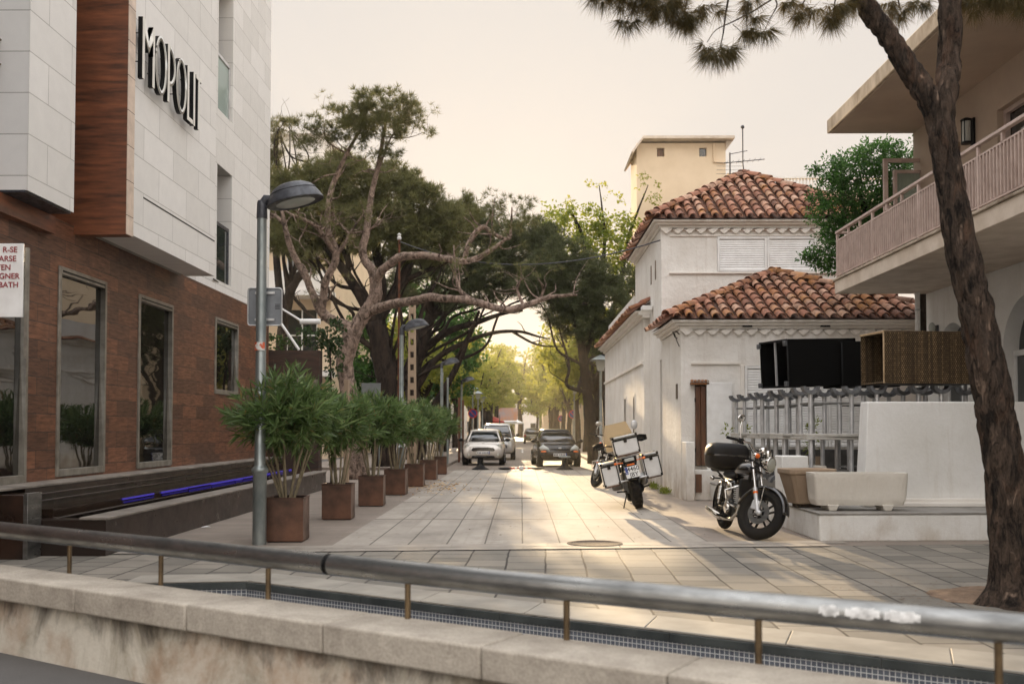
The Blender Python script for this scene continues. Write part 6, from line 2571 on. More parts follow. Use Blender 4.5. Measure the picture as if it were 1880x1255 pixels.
# real relief: plates and fissures pushed into a finer trunk mesh
from mathutils import noise as mnoise
old = [c_ for c_ in npn.children if c_.name.startswith('trunk')][0]
bpy.data.objects.remove(old)
m = MB()
rrn = random.Random(9)
for k_, L_ in enumerate(NP):
    big = k_ < 3
    sp_ = smooth_path([(p_[0], p_[1], p_[2], p_[3] * .9) for p_ in L_], 16 if big else 4)
    i0 = len(m.v)
    n_ = 56 if big else 8
    m.tube([p_[:3] for p_ in sp_], [max(.003, p_[3]) for p_ in sp_], n_, True)
    if big:
        for i_, p_ in enumerate(sp_):
            c_ = Vector(p_[:3])
            for j_ in range(n_):
                q_ = m.v[i0 + i_ * n_ + j_]
                s_ = Vector((q_.x * 17, q_.y * 17, q_.z * 5.2))
                f_ = mnoise.fractal(s_, 1.0, 2.1, 4)
                r_ = abs(mnoise.noise(Vector((q_.x * 12, q_.y * 12, q_.z * 3.6)) + Vector((3, 1, 7))))
                d_ = .010 * f_ + .020 * (min(1, r_ * 3.2) - .6)
                flare = .10 * max(0, 1 - (q_.z - 0) / .28) ** 2 * (.6 + .8 * abs(math.sin(2.5 * math.atan2(q_.y - c_.y, q_.x - c_.x))))
                rad = (q_ - c_)
                m.v[i0 + i_ * n_ + j_] = c_ + rad * (1 + (d_ + (flare if k_ == 0 else 0)) / max(.03, p_[3]) * min(1, p_[3] / .08))
m.build('trunk', M['bark_near'], npn, world=True, smooth=True)
rgn = np.random.default_rng(77)


def sprays(items, seed, K=46, L=.15, w=.0042, spread=.55):
    rg = np.random.default_rng(seed)
    C, A = [], []
    for (px, py, Y, rx, rz, n, down) in items:
        k = Y / F
        c = np.array(at(px, py, Y))
        d = nrm(rg.normal(size=(n, 3))) * rg.random((n, 1)) ** .4
        C.append(c + d * np.array([rx * k, rx * k * .8, rz * k]))
        A.append(nrm(d * .6 + np.array([0, 0, -down]) + rg.normal(size=(n, 3)) * .25))
    c, a = np.concatenate(C), np.concatenate(A)
    v, f = tufts(c, a, K, L, w, spread, rg, 0.1)
    return np_mesh('crown', v, f, M['pine_n'], npn, world=True)


sprays([(1120, -20, Dn - .6, 50, 26, 26, .6), (1175, -12, Dn - .6, 55, 34, 44, .8), (1225, 0, Dn - .6, 40, 32, 34, .8), (1150, 36, Dn - .6, 14, 8, 6, .9), (1262, 34, Dn - .5, 18, 16, 12, .8), (1240, 30, Dn - .5, 22, 12, 8, .9), (1308, 98, Dn - .5, 20, 8, 11, .9), (1340, 92, Dn - .5, 18, 12, 9, .9), (1298, 82, Dn - .5, 10, 8, 4, .9),
        (1370, 50, Dn - .46, 10, 8, 6, .8), (1402, 52, Dn - .45, 12, 8, 6, .8), (1385, 30, Dn - .46, 14, 12, 5, .7), (1310, 18, Dn - .5, 14, 10, 4, .7), (1290, 10, Dn - .5, 16, 14, 5, .7), (1375, 2, Dn - .46, 22, 8, 6, .7),
        (1462, 22, Dn - .3, 16, 12, 8, .9), (1490, 12, Dn - .3, 14, 12, 6, .8), (1522, 32, Dn - .2, 14, 10, 9, .9), (1535, 8, Dn - .2, 26, 14, 13, .8), (1440, 0, Dn - .4, 22, 8, 6, .7), (1560, 0, Dn - .1, 20, 14, 9, .8), (1650, 18, Dn + .3, 26, 12, 9, .8), (1625, 5, Dn + .3, 24, 10, 7, .8), (1690, 0, Dn + .3, 26, 14, 10, .8),
        (1800, 2, Dn + .2, 36, 16, 26, .6), (1850, -10, Dn + .1, 40, 24, 30, .6), (1890, -2, Dn, 30, 20, 18, .6)], 78)
# the crown above the view
sprays([(1150, -130, Dn - .6, 90, 60, 60, .1), (1280, -190, Dn - .5, 110, 70, 80, -.2), (1420, -220, Dn - .3, 110, 70, 80, -.3), (1560, -260, Dn, 110, 70, 80, -.3), (1760, -340, Dn + .3, 120, 70, 90, -.3), (1900, -210, Dn, 90, 60, 60, 0)], 79, K=26, L=.17, w=.007, spread=.7)
# earth pit round its foot
p = gnd(1850, 1100)
q = NT('bare_earth')
v = q.coords()
q.base(q.ramp(q.noise(v, 7, 8, .7), [(.3, S(96, 78, 64)), (.7, S(146, 122, 100))]))
q.set(Roughness=.95)
q.l(q.bump(q.noise(v, 22, 8, .7), .8, .03), q.p.inputs['Normal'])
m = MB()
rr = random.Random(4)
ring0 = [(p.x + .05 + (.62 + rr.uniform(-.06, .06)) * math.cos(a * math.pi / 14), p.y + .1 + (.52 + rr.uniform(-.06, .06)) * math.sin(a * math.pi / 14), .006) for a in range(28)]
ring1 = [(p.x + .05 + (x_ - p.x - .05) * .6, p.y + .1 + (y_ - p.y - .1) * .6, .035 + rr.uniform(-.01, .015)) for x_, y_, z_ in ring0]
m.add(ring0 + ring1 + [(p.x + .05, p.y + .1, .05)], [(i, (i + 1) % 28, 28 + (i + 1) % 28, 28 + i) for i in range(28)] + [(28 + i, 28 + (i + 1) % 28, 56) for i in range(28)])
struct(m.build('earth_patch', q.m, smooth=True))
# fallen needles round the tree pit and along the kerb: loose litter
rgl = np.random.default_rng(90)
n = 900
c = np.stack([p.x + rgl.normal(-.1, .7, n), p.y + rgl.normal(0, .6, n), np.full(n, .012)], 1)
keep = (c[:, 1] > 6.3)
c = c[keep]
v, f = leaves(c, .07, .008, rgl, np.tile([[1.0, 0.6, 0]], (len(c), 1)), .2, 1.0)
v[:, 2] = .010 + (v[:, 2] - .012) * .08
v[:, 2] = np.maximum(v[:, 2], .008)
li = np_mesh('needle_litter', v, f, pm('dry_needles', S(120, 86, 54), S(84, 60, 40), .9))
struct(li, 'stuff')
# ---------------------------------------------------------------- cars
def sring(hw, hl, z, e=0.35, n=36, yc=0.0, ef=None):
    pts = []
    for i in range(n):
        a = 2 * math.pi * i / n
        ca, sa = math.cos(a), math.sin(a)
        pts.append((math.copysign(abs(ca) ** e, ca) * hw, yc + math.copysign(abs(sa) ** (ef or e), sa) * hl, z))
    return pts


def wheel(parent, x, y, r, w, rim):
    sg = 1 if x > 0 else -1
    T = Matrix.Translation((x, y, r))
    m = MB()
    Ry = Matrix.Rotation(R(90), 4, 'Y')
    m.lathe([(r * .62, -w / 2), (r * .93, -w / 2), (r, -w * .36), (r, w * .36), (r * .93, w / 2), (r * .62, w / 2)], 28, T @ Ry)
    o = m.build('wheel', M['rubber'], parent)
    m = MB()
    m.lathe([(r * .62, -.02), (r * .6, .02), (r * .2, .035), (0, .04)], 20, T @ Matrix.Translation((sg * (w / 2 - .05), 0, 0)) @ Matrix.Rotation(R(90 * sg), 4, 'Y'))
    for k in range(7):
        a = 2 * math.pi * k / 7
        m.box(-.012, .012, r * .12, r * .58, .03, .055, T @ Matrix.Translation((sg * (w / 2 - .05), 0, 0)) @ Matrix.Rotation(R(90 * sg), 4, 'Y') @ Matrix.Rotation(a, 4, 'Z'))
    m.build('rim', rim, o)
    return o


def car(name, label, loc, rotz, prof, cab, wb, tr, wr, paint, roofm, cat='car', trim=None, group=None):
    """prof: rings of the lower body from bottom to beltline; cab: rings from belt to roof"""
    t = thing(name, label, cat, loc, rotz, group)
    m = MB()
    m.loft([sring(*p_) for p_ in prof])
    b = m.build('body', paint, t, smooth=True, subsurf=1)
    m = MB()
    m.loft([sring(*p_) for p_ in cab[:-1]])
    m.build('windows', M['carglass'], t, smooth=True)
    m = MB()
    c0, c1 = cab[-2], cab[-1]
    m.loft([sring(c0[0] + .012, c0[1] + .012, c0[2] - .02, *c0[3:]), sring(c0[0] + .008, c0[1] + .006, c0[2] + .02, *c0[3:]), sring(*c1), sring(c1[0] * .6, c1[1] * .6, c1[2] + .02, *c1[3:])])
    m.build('roof', roofm, t, smooth=True)
    # pillars follow the corners of the cabin
    r0, r1 = sring(*cab[0]), sring(*cab[-2])
    n = len(r0)
    for a in (4.6, 13.4, 22.6, 31.4):
        i = int(round(a))
        m = MB()
        m.tube([Vector(r0[i]) * 1.0, (Vector(r0[i]) + Vector(r1[i])) * .5 + Vector((0, 0, .0)), Vector(r1[i])], [.05, .042, .04], 8)
        m.build('pillar', roofm if trim is None else trim, t, smooth=True)
    for i in (0, 18):
        m = MB()
        m.tube([Vector(r0[i]), Vector(r1[i])], [.045, .035], 8)
        m.build('pillar', M['black'], t, smooth=True)
    for sx in (-1, 1):
        for y in wb:
            wheel(t, sx * tr, y, wr, .2, M['alu'])
            m = MB()
            m.torus(wr + .035, .022, 28, 6, Matrix.Translation((sx * (tr + .085), y, wr)))
            m.lathe([(0, -.11), (wr + .05, -.11), (wr + .05, .065), (wr * .99, .065)], 24, Matrix.Translation((sx * tr, y, wr)) @ Matrix.Rotation(R(90 * sx), 4, 'Y'))
            m.build('wheel_arch', M['black'], t)
    return t


def lamp_round(t, x, y, z, r, mat=None, name='headlight', lens=None, squash=(1, 1), yaw=0):
    T = Matrix.Translation((x, y, z)) @ Matrix.Rotation(R(yaw), 4, 'Z') @ Matrix.Rotation(R(-90), 4, 'X') @ Matrix.Diagonal((squash[0], squash[1], 1, 1))
    m = MB()
    m.lathe([(r * 1.12, -.03), (r * 1.1, .012), (r * .98, .02), (r * .9, .0), (r * .45, -.02), (0, -.025)], 22, T)
    o = m.build(name, mat or M['chrome'], t, smooth=True)
    m = MB()
    m.lathe([(r * .97, .012), (r * .7, .035), (r * .35, .048), (0, .052)], 22, T)
    m.build('lens', lens or M['lens'], o, smooth=True)


def plate_car(t, y, z, w=.50, h=.11, sg=1):
    m = MB()
    m.box(-w / 2, w / 2, y, y + .012 * sg if sg > 0 else y, z, z + h) if sg > 0 else m.box(-w / 2, w / 2, y - .012, y, z, z + h)
    o = m.build('number_plate', M['plate'], t, bevel=0.003)
    m = MB()
    yy = y + .0125 * sg
    for i in range(7):
        x = -w * .36 + i * w * .115 + (.03 if i > 3 else 0)
        m.box(x, x + .03, min(yy, yy + .001 * sg), max(yy, yy + .001 * sg), z + h * .22, z + h * .78)
    m.build('characters', M['textblack'], o)
    m = MB()
    m.box(-w / 2, -w / 2 + .04, min(yy, yy + .001 * sg), max(yy, yy + .001 * sg), z, z + h)
    m.build('blue_band', M['bluepaint'], o)


def mirror(t, x, y, z, mat):
    s = 1 if x > 0 else -1
    m = MB()
    m.ellipsoid((x, y, z), (.11, .07, .07), 14, 8)
    m.tube([(x - s * .16, y - .03, z - .05), (x, y, z)], .02, 6)
    m.build('mirror', mat, t, smooth=True)


M['champagne'] = pm('pale_champagne_paint', S(208, 200, 190), S(200, 192, 182), 0.22, 0.25, vs=2, coat=.7)
M['silver'] = pm('silver_car_paint', S(196, 196, 194), S(186, 186, 184), 0.25, 0.4, vs=2, coat=.7)
M['carblack'] = pm('black_car_paint', S(12, 13, 17), S(9, 10, 13), 0.22, 0.0, vs=2, coat=.25, spec=.35)
M['fargreen'] = pm('olive_car_paint', S(110, 104, 80), S(96, 90, 70), 0.3, 0.1, vs=2, coat=.5)

# small pale hatchback facing us
pc = at(887, 853, 38.5)
mini = car('parked_car', 'small pale champagne hatchback with round headlights, parked facing us at left', (pc.x, 38.5 + 1.85, .01), R(180),
           [(.70, 1.70, .22, .3), (.80, 1.80, .30, .3), (.835, 1.85, .48, .32), (.84, 1.84, .62, .36), (.83, 1.78, .76, .42), (.80, 1.66, .87, .5), (.74, 1.35, .93, .55)],
           [(.77, 1.28, .90, .4, 36, -.30), (.70, 1.12, 1.12, .4, 36, -.36), (.60, .95, 1.33, .42, 36, -.42), (.52, .80, 1.39, .5, 36, -.45)], (1.20, -1.25), .72, .30, M['champagne'], M['champagne'])
for s in (-1, 1):
    lamp_round(mini, s * .60, 1.66, .70, .115, squash=(.95, 1.05), yaw=-s * 18)
    lamp_round(mini, s * .56, 1.78, .40, .065, name='fog_lamp')
    mirror(mini, s * .93, .72, .98, M['black'])
m = MB()
m.prism([(-.46, .60), (-.40, .545), (.40, .545), (.46, .60), (.40, .675), (.2, .705), (-.2, .705), (-.40, .675)], 1.79, 1.835, 'y')
gr = m.build('grille', M['black'], mini, bevel=.01)
m = MB()
for z in (.575, .61, .645, .68):
    m.box(-.40, .40, 1.836, 1.848, z - .007, z + .007)
m.build('chrome_bars', M['chrome'], gr)
m = MB()
m.prism([(-.46, .29), (.46, .29), (.42, .37), (-.42, .37)], 1.80, 1.845, 'y')
m.build('lower_intake', M['black'], mini, bevel=.01)
plate_car(mini, 1.85, .44)
m = MB()
m.box(-.05, .05, 1.66, 1.67, .84, .87)
m.build('badge', M['chrome'], mini, bevel=.01)

# tall silver car behind it
pc = at(913, 845, 45.5)
mpv = car('parked_car', 'tall silver family car parked right behind the small pale hatchback', (pc.x - .05, 45.5 + 2.1, .01), R(180),
          [(.74, 1.95, .24, .3), (.86, 2.06, .34, .3), (.88, 2.12, .55, .3), (.88, 2.10, .78, .34), (.86, 2.0, .96, .4), (.82, 1.75, 1.05, .5)],
          [(.82, 1.62, 1.03, .36, 36, -.35), (.76, 1.45, 1.30, .36, 36, -.42), (.66, 1.25, 1.58, .4, 36, -.5), (.58, 1.1, 1.65, .5, 36, -.52)], (1.35, -1.35), .76, .32, M['silver'], M['silver'])
for s in (-1, 1):
    lamp_round(mpv, s * .66, 1.92, .80, .12, squash=(1.2, .9), yaw=-s * 20)
    mirror(mpv, s * .98, .95, 1.12, M['black'])
m = MB()
m.prism([(-.5, .55), (.5, .55), (.45, .72), (-.45, .72)], 2.06, 2.125, 'y')
m.build('grille', M['black'], mpv, bevel=.01)
plate_car(mpv, 2.125, .42)

# small black hatchback facing us on the right
pc = at(1022, 856, 37.0)
ka = car('parked_car', 'small rounded black hatchback parked facing us on the right of the road', (pc.x, 37.0 + 1.8, .01), R(180) + R(4),
         [(.70, 1.66, .20, .34), (.80, 1.78, .30, .36), (.825, 1.82, .46, .4), (.83, 1.80, .60, .45), (.80, 1.68, .76, .5), (.76, 1.5, .88, .55), (.70, 1.2, .95, .6)],
         [(.76, 1.25, .90, .45, 36, -.22), (.68, 1.05, 1.12, .45, 36, -.28), (.57, .82, 1.34, .48, 36, -.34), (.48, .66, 1.40, .55, 36, -.36)], (1.18, -1.22), .71, .29, M['carblack'], M['carblack'])
for s in (-1, 1):
    T = [(s * .38, 1.70, .60), (s * .70, 1.50, .60), (s * .74, 1.42, .72), (s * .60, 1.47, .83), (s * .42, 1.66, .70)]
    m = MB()
    c_ = sum((Vector(p_) for p_ in T), Vector()) / 5
    m.add([Vector(p_) + Vector((0, .07, 0)) for p_ in T] + [c_ + Vector((0, .15, 0))] + [Vector(p_) - Vector((0, .1, 0)) for p_ in T],
          [(i, (i + 1) % 5, 5) for i in range(5)] + [(i, 6 + i, 6 + (i + 1) % 5, (i + 1) % 5) for i in range(5)])
    o = m.build('headlight', M['lamplens'], ka, smooth=True)
    m = MB()
    m.ellipsoid((s * .56, 1.69, .565), (.15, .06, .035), 14, 8)
    m.build('indicator', M['orange'], o, smooth=True)
    mirror(ka, s * .90, .72, .95, M['black'])
m = MB()
m.tube([(-.34, 1.735, .66), (0, 1.80, .645), (.34, 1.735, .66)], .022, 8)
m.build('grille', M['black'], ka)
m = MB()
m.ellipsoid((0, 1.80, .70), (.06, .015, .028), 12, 8)
m.build('badge', M['alu'], ka)
plate_car(ka, 1.83, .40)
m = MB()
m.prism([(-.5, .24), (.5, .24), (.44, .32), (-.44, .32)], 1.77, 1.815, 'y')
m.build('lower_intake', M['rubber'], ka)
# distant car driving away
pc = at(977, 803, 100)
fc = car('driving_car', 'small olive car far down the street seen from behind', (pc.x, 100, .01), 0,
         [(.74, 1.9, .24, .3), (.84, 2.0, .36, .3), (.85, 2.02, .6, .32), (.84, 1.98, .85, .36), (.80, 1.9, .98, .45)],
         [(.80, 1.55, .95, .36, 36, -.25), (.70, 1.35, 1.25, .36, 36, -.3), (.60, 1.15, 1.46, .42, 36, -.34), (.5, .95, 1.52, .5, 36, -.36)], (1.3, -1.3), .74, .31, M['fargreen'], M['fargreen'])
for s in (-1, 1):
    m = MB()
    m.ellipsoid((s * .72, -1.9, .78), (.10, .08, .13), 12, 8)
    m.build('tail_light', M['red'], fc, smooth=True)
plate_car(fc, -2.02, .55, sg=-1)

# ---------------------------------------------------------------- cruiser motorcycle in front of the terrace
Rx90 = Matrix.Rotation(R(-90), 4, 'X')


def moto_wheel(parent, T, Rr, tr, name='wheel', spokes=5, disc=True, side=1, squ=1.0):
    m = MB()
    m.torus(Rr - tr, tr, 48, 14, T, sx=squ)
    w_ = m.build(name, M['rubber'], parent, smooth=True)
    m = MB()
    k = Rr - 2 * tr
    m.torus(k + .012, .022, 44, 8, T, sx=1.6)
    m.lathe([(.045, -.06), (.055, -.05), (.055, .05), (.045, .06)], 18, T @ Matrix.Rotation(R(90), 4, 'Y'))
    for i in range(spokes):
        a = 2 * math.pi * i / spokes + .3
        for s in (-.16, .16):
            m.hexa([T @ Matrix.Rotation(a, 4, 'X') @ Vector(p_) for p_ in ((-.016, -.010 + s * .12, .03), (.016, -.010 + s * .12, .03), (.016, .010 + s * .12, .03), (-.016, .010 + s * .12, .03))],
                   [T @ Matrix.Rotation(a, 4, 'X') @ Vector(p_) for p_ in ((-.012, -.009 + s * .3, k + .01), (.012, -.009 + s * .3, k + .01), (.012, .009 + s * .3, k + .01), (-.012, .009 + s * .3, k + .01))])
    m.build('rim', M['black'], w_)
    if disc:
        m = MB()
        m.lathe([(.085, -.002), (.15, -.002), (.15, .003), (.085, .003), (.085, -.002)], 36, T @ Matrix.Translation((side * .075, 0, 0)) @ Matrix.Rotation(R(90), 4, 'Y'), cap=False)
        for i in range(6):
            a = 2 * math.pi * i / 6
            m.box(-.003, .003, -.012, .012, .04, .09, T @ Matrix.Translation((side * .075, 0, 0)) @ Matrix.Rotation(a, 4, 'X'))
        m.build('brake_disc', M['steel'], w_)
    return w_


def arc_strip(mb, T, rad, a0, a1, hw, th=.006, n=20, crown=.02):
    """mudguard: strip following a wheel; angles measured from +y towards +z"""
    rows = []
    for i in range(n + 1):
        a = R(a0 + (a1 - a0) * i / n)
        row = []
        for j in range(7):
            x = -hw + 2 * hw * j / 6
            r_ = rad + crown * (1 - (x / hw) ** 2) - .02 * (abs(x / hw) ** 3)
            row.append((x, r_ * math.cos(a), r_ * math.sin(a)))
        for j in range(6, -1, -1):
            x = -hw + 2 * hw * j / 6
            r_ = rad + crown * (1 - (x / hw) ** 2) - .02 * (abs(x / hw) ** 3) - th
            row.append((x, r_ * math.cos(a), r_ * math.sin(a)))
        rows.append(row)
    mb.loft(rows, T)


pcr = gnd(1390, 993)
HD = R(180 + 5)
cz = thing('motorcycle', 'black cruiser motorcycle with chrome headlight and big black top box by the white terrace', 'motorcycle', (0, 0, 0), HD)
STEER = R(43)
RAKE = R(27)
head = Vector((0, .36, .90))
axis = Vector((0, -math.sin(RAKE), math.cos(RAKE)))
FM = Matrix.Translation(head) @ Matrix.Rotation(STEER, 4, axis) @ Matrix.Translation(-head)
RF, RR_ = .335, .315
axl = Vector((0, .735, RF))
moto_wheel(cz, FM @ Matrix.Translation(axl), RF, .07, side=1, squ=.85)
m = MB()
arc_strip(m, FM @ Matrix.Translation(axl), RF + .022, 8, 172, .075)
fd = m.build('front_mudguard', M['blackgloss'], cz, smooth=True)
m = MB()
for s in (-1, 1):
    m.tube([Vector((s * .085, .735, RF)), Vector((s * .085, .70, RF + .33))], .006, 6, M=FM)
m.build('stay', M['chrome'], fd)
for s in (-1, 1):
    m = MB()
    a = Vector((s * .098, .745, RF - .02))
    b2 = Vector((s * .098, .735, RF)) + axis * .72
    m.tube([a, a.lerp(b2, .47)], [.027, .029], 14, M=FM)
    m.ellipsoid(tuple(a + Vector((0, .012, .012))), (.03, .035, .035), 12, 8, FM)
    f_ = m.build('fork_slider', M['alu'], cz)
    m = MB()
    m.tube([a.lerp(b2, .46), b2], .0185, 12, M=FM)
    m.build('fork_tube', M['chrome'], f_)
    m = MB()
    m.tube([a.lerp(b2, .36), a.lerp(b2, .40)], .031, 14, M=FM)
    m.build('reflector', M['orange'], f_)
    m = MB()
    m.box(-.02, .02, -.05, .05, -.06, .06, FM @ Matrix.Translation(a + Vector((s * -.005, -.075, .10))))
    if s > 0:
        m.build('brake_caliper', M['alu'], f_, bevel=.01)
m = MB()
for k in (.60, .71):
    p_ = axl + axis * k
    m.box(-.125, .125, p_.y - .03, p_.y + .02, p_.z - .014, p_.z + .014, FM)
m.build('fork_yoke', M['black'], cz, bevel=.006)
HLp = Vector((0, .60, .985))
T = FM @ Matrix.Translation(HLp) @ Rx90
m = MB()
m.lathe([(0, -.10), (.045, -.095), (.08, -.06), (.098, 0.0), (.103, .03), (.106, .04), (.098, .046), (.092, .03), (.05, .005), (0, -.005)], 30, T)
hl_ = m.build('headlight', M['chrome'], cz, smooth=True)
m = MB()
m.lathe([(.094, .036), (.07, .052), (.035, .060), (0, .062)], 26, T)
m.build('lens', M['lens'], hl_, smooth=True)
m = MB()
m.lathe([(.018, .012), (.022, .035), (0, .05)], 12, T)
m.build('bulb', M['lamplens'], hl_)
for s, nm in ((-1, 'speedometer'), (1, 'tachometer')):
    T2 = FM @ Matrix.Translation((s * .062, .49, 1.13)) @ Matrix.Rotation(R(35), 4, 'X')
    m = MB()
    m.lathe([(0, -.06), (.035, -.055), (.052, -.02), (.056, .015), (.05, .02), (0, .018)], 22, T2)
    m.build(nm, M['chrome'], cz, smooth=True)
for s in (-1, 1):
    m = MB()
    c_ = Vector((s * .19, .50, 1.02))
    m.tube([Vector((s * .08, .47, 1.0)), c_], .011, 8, M=FM)
    m.ellipsoid(tuple(c_), (.04, .042, .036), 14, 10, FM)
    o = m.build('indicator', M['chrome'], cz)
    m = MB()
    m.ellipsoid(tuple(c_ + Vector((0, .022, 0))), (.036, .036, .033), 14, 10, FM)
    m.build('lens', M['orange'], o, smooth=True)
m = MB()
m.tube([Vector(p_) for p_ in ((-.40, .16, 1.13), (-.30, .24, 1.15), (-.20, .36, 1.16), (-.08, .40, 1.10), (.08, .40, 1.10), (.20, .36, 1.16), (.30, .24, 1.15), (.40, .16, 1.13))], .0125, 10, M=FM)
hb = m.build('handlebar', M['chrome'], cz)
for s in (-1, 1):
    m = MB()
    m.tube([Vector((s * .30, .24, 1.15)), Vector((s * .42, .145, 1.127))], .019, 12, M=FM)
    m.build('grip', M['black'], hb)
    m = MB()
    m.box(-.035, .035, -.025, .03, -.03, .03, FM @ Matrix.Translation((s * .27, .27, 1.15)))
    m.tube([Vector((s * .28, .29, 1.15)), Vector((s * .38, .24, 1.135))], .006, 6, M=FM)
    m.build('lever', M['black'], hb, bevel=.008)
m = MB()
m.tube([Vector((.27, .26, 1.17)), Vector((.31, .22, 1.30)), Vector((.30, .20, 1.42))], .006, 8, M=FM)
mr_ = m.build('mirror', M['chrome'], cz)
m = MB()
m.ellipsoid((0, 0, 0), (.085, .022, .052), 20, 10, FM @ Matrix.Translation((.31, .19, 1.44)) @ Matrix.Rotation(R(25), 4, 'Y'))
m.build('mirror_head', M['chrome'], mr_, smooth=True)
m = MB()
for k in range(4):
    m.tube([Vector((.05 * (k - 1.5), .42, 1.12)), Vector((.05 * (k - 1.5) + .03, .52, 1.08)), Vector((.04, .50, .95)), Vector((.06 * (k - 1), .40, .85))], .006, 6, M=FM)
m.tube([Vector((.2, .34, 1.15)), Vector((.2, .5, 1.0)), Vector((.13, .56, .8)), Vector((.11, .72, .48))], .006, 6, M=FM)
m.build('cables', M['black'], cz)
# fixed parts
m = MB()
m.loft([[(x_, .42 - .0, .80 + z_) for x_, z_ in ((-.05, 0), (.05, 0), (.06, .1), (0, .13), (-.06, .1))],
        [(x_, .30, .78 + z_) for x_, z_ in ((-.11, 0), (.11, 0), (.14, .13), (0, .21), (-.14, .13))],
        [(x_, .12, .77 + z_) for x_, z_ in ((-.13, 0), (.13, 0), (.16, .13), (0, .22), (-.16, .13))],
        [(x_, -.06, .76 + z_) for x_, z_ in ((-.09, 0), (.09, 0), (.11, .1), (0, .15), (-.11, .1))],
        [(x_, -.16, .75 + z_) for x_, z_ in ((-.05, 0), (.05, 0), (.06, .04), (0, .06), (-.06, .04))]])
tk = m.build('fuel_tank', M['blackgloss'], cz, smooth=True, subsurf=2)
m = MB()
m.lathe([(.035, 0), (.035, .012), (0, .016)], 16, Matrix.Translation((0, .13, .975)))
m.build('filler_cap', M['chrome'], tk)
m = MB()
m.loft([[(x_, y_, z_ + zz) for x_, zz in ((-w_, 0), (w_, 0), (w_ * .9, .07), (0, .09), (-w_ * .9, .07))] for y_, z_, w_ in ((-.08, .73, .08), (-.25, .70, .13), (-.45, .71, .14), (-.62, .76, .10))])
m.build('seat', M['black'], cz, smooth=True, subsurf=1)
m = MB()
m.tube([(0, .38, .86), (0, .30, .62), (0, .28, .30), (0, .05, .22), (0, -.30, .25)], .022, 10)
m.tube([(0, .37, .90), (0, .0, .80), (0, -.35, .68), (0, -.75, .70)], .022, 10)
for s in (-1, 1):
    m.tube([(s * .07, -.30, .30), (s * .09, -.66, RR_)], .02, 10)
    m.tube([(s * .06, -.28, .28), (s * .08, -.32, .66), (s * .09, -.75, .74)], .014, 8)
m.build('frame', M['black'], cz)
m = MB()
m.box(-.13, .13, -.20, .22, .24, .40)
m.lathe([(.10, -.15), (.12, -.14), (.12, .14), (.10, .15)], 24, Matrix.Translation((0, -.05, .34)) @ Matrix.Rotation(R(90), 4, 'Y'))
en = m.build('engine', M['black'], cz, bevel=.02)
m = MB()
m.box(-.12, .12, .27, .345, .42, .74)
m.build('radiator', M['black'], cz, bevel=.015)
m = MB()
m.box(-.115, .115, -.42, -.02, .42, .70)
m.build('battery_cover', M['blackgloss'], cz, bevel=.03)
m = MB()
for k in range(9):
    m.box(-.10 + .006 * (k % 2), .10 - .006 * (k % 2), -.0, .20, .41 + k * .027, .424 + k * .027)
m.box(-.075, .075, .02, .18, .40, .65)
m.build('cylinder_fins', M['alu'], en)
m = MB()
m.lathe([(.085, 0), (.08, .03), (0, .04)], 24, Matrix.Translation((.15, -.08, .34)) @ Matrix.Rotation(R(90), 4, 'Y'))
m.build('crankcase_cover', M['chrome'], en)
m = MB()
m.tube([(.06, .20, .58), (.10, .32, .50), (.14, .32, .30), (.17, .18, .20), (.19, -.05, .19), (.20, -.2, .20)], .023, 12)
ex = m.build('exhaust_pipe', M['chrome'], cz)
m = MB()
m.tube([(.20, -.16, .20), (.205, -.24, .205), (.22, -.70, .26), (.222, -.78, .27)], [.03, .047, .05, .036], 18)
m.build('muffler', M['chrome'], ex)
for s in (-1, 1):
    m = MB()
    m.tube([(s * .12, -.60, .36), (s * .12, -.48, .68)], .016, 10)
    for k in range(10):
        p_ = Vector((s * .12, -.60, .36)).lerp(Vector((s * .12, -.48, .68)), .2 + .06 * k)
        m.torus(.027, .007, 14, 6, Matrix.Translation(p_) @ Matrix.Rotation(R(90), 4, 'Y') @ Matrix.Rotation(R(0), 4, 'X'))
    m.build('shock_absorber', M['chrome'], cz)
    m = MB()
    m.tube([(s * .10, -.06, .20), (s * .30, -.04, .24)], .016, 10)
    m.build('footpeg', M['rubber'], cz)
    m = MB()
    m.ellipsoid((s * .11, -.16, .58), (.03, .12, .10), 14, 8)
    m.build('side_panel', M['chrome'], cz, smooth=True)
    m = MB()
    c_ = Vector((s * .20, -.70, .70))
    m.tube([Vector((s * .08, -.70, .70)), c_], .010, 8)
    m.ellipsoid(tuple(c_), (.036, .042, .034), 12, 8)
    m.build('rear_indicator', M['chrome'], cz)
    m = MB()
    m.tube([(s * .10, .26, .34), (s * .27, .27, .42), (s * .29, .24, .58), (s * .12, .24, .64)], .013, 8)
    m.build('engine_guard', M['chrome'], cz)
moto_wheel(cz, Matrix.Translation((0, -.66, RR_)), RR_, .068, side=-1, squ=.95)
m = MB()
arc_strip(m, Matrix.Translation((0, -.66, RR_)), RR_ + .035, 20, 190, .09)
m.build('rear_mudguard', M['blackgloss'], cz, smooth=True)
m = MB()
m.box(-.16, .16, -.95, -.5, .80, .825)
for s in (-1, 1):
    m.tube([(s * .12, -.5, .74), (s * .14, -.7, .80), (s * .14, -.92, .80)], .012, 8)
m.build('luggage_rack', M['black'], cz)
m = MB()
rg_ = []
for (hw, hd, z) in ((.22, .17, .83), (.27, .21, .86), (.285, .225, .95), (.29, .23, 1.02), (.29, .23, 1.035), (.28, .22, 1.12), (.24, .18, 1.18), (.15, .10, 1.20)):
    rg_.append([(x_, y_ - .74, z) for x_, y_, z in sring(hw, hd, z, .42, 40)])
m.loft(rg_)
tc_ = m.build('top_box', M['black'], cz, autosm=50)
m = MB()
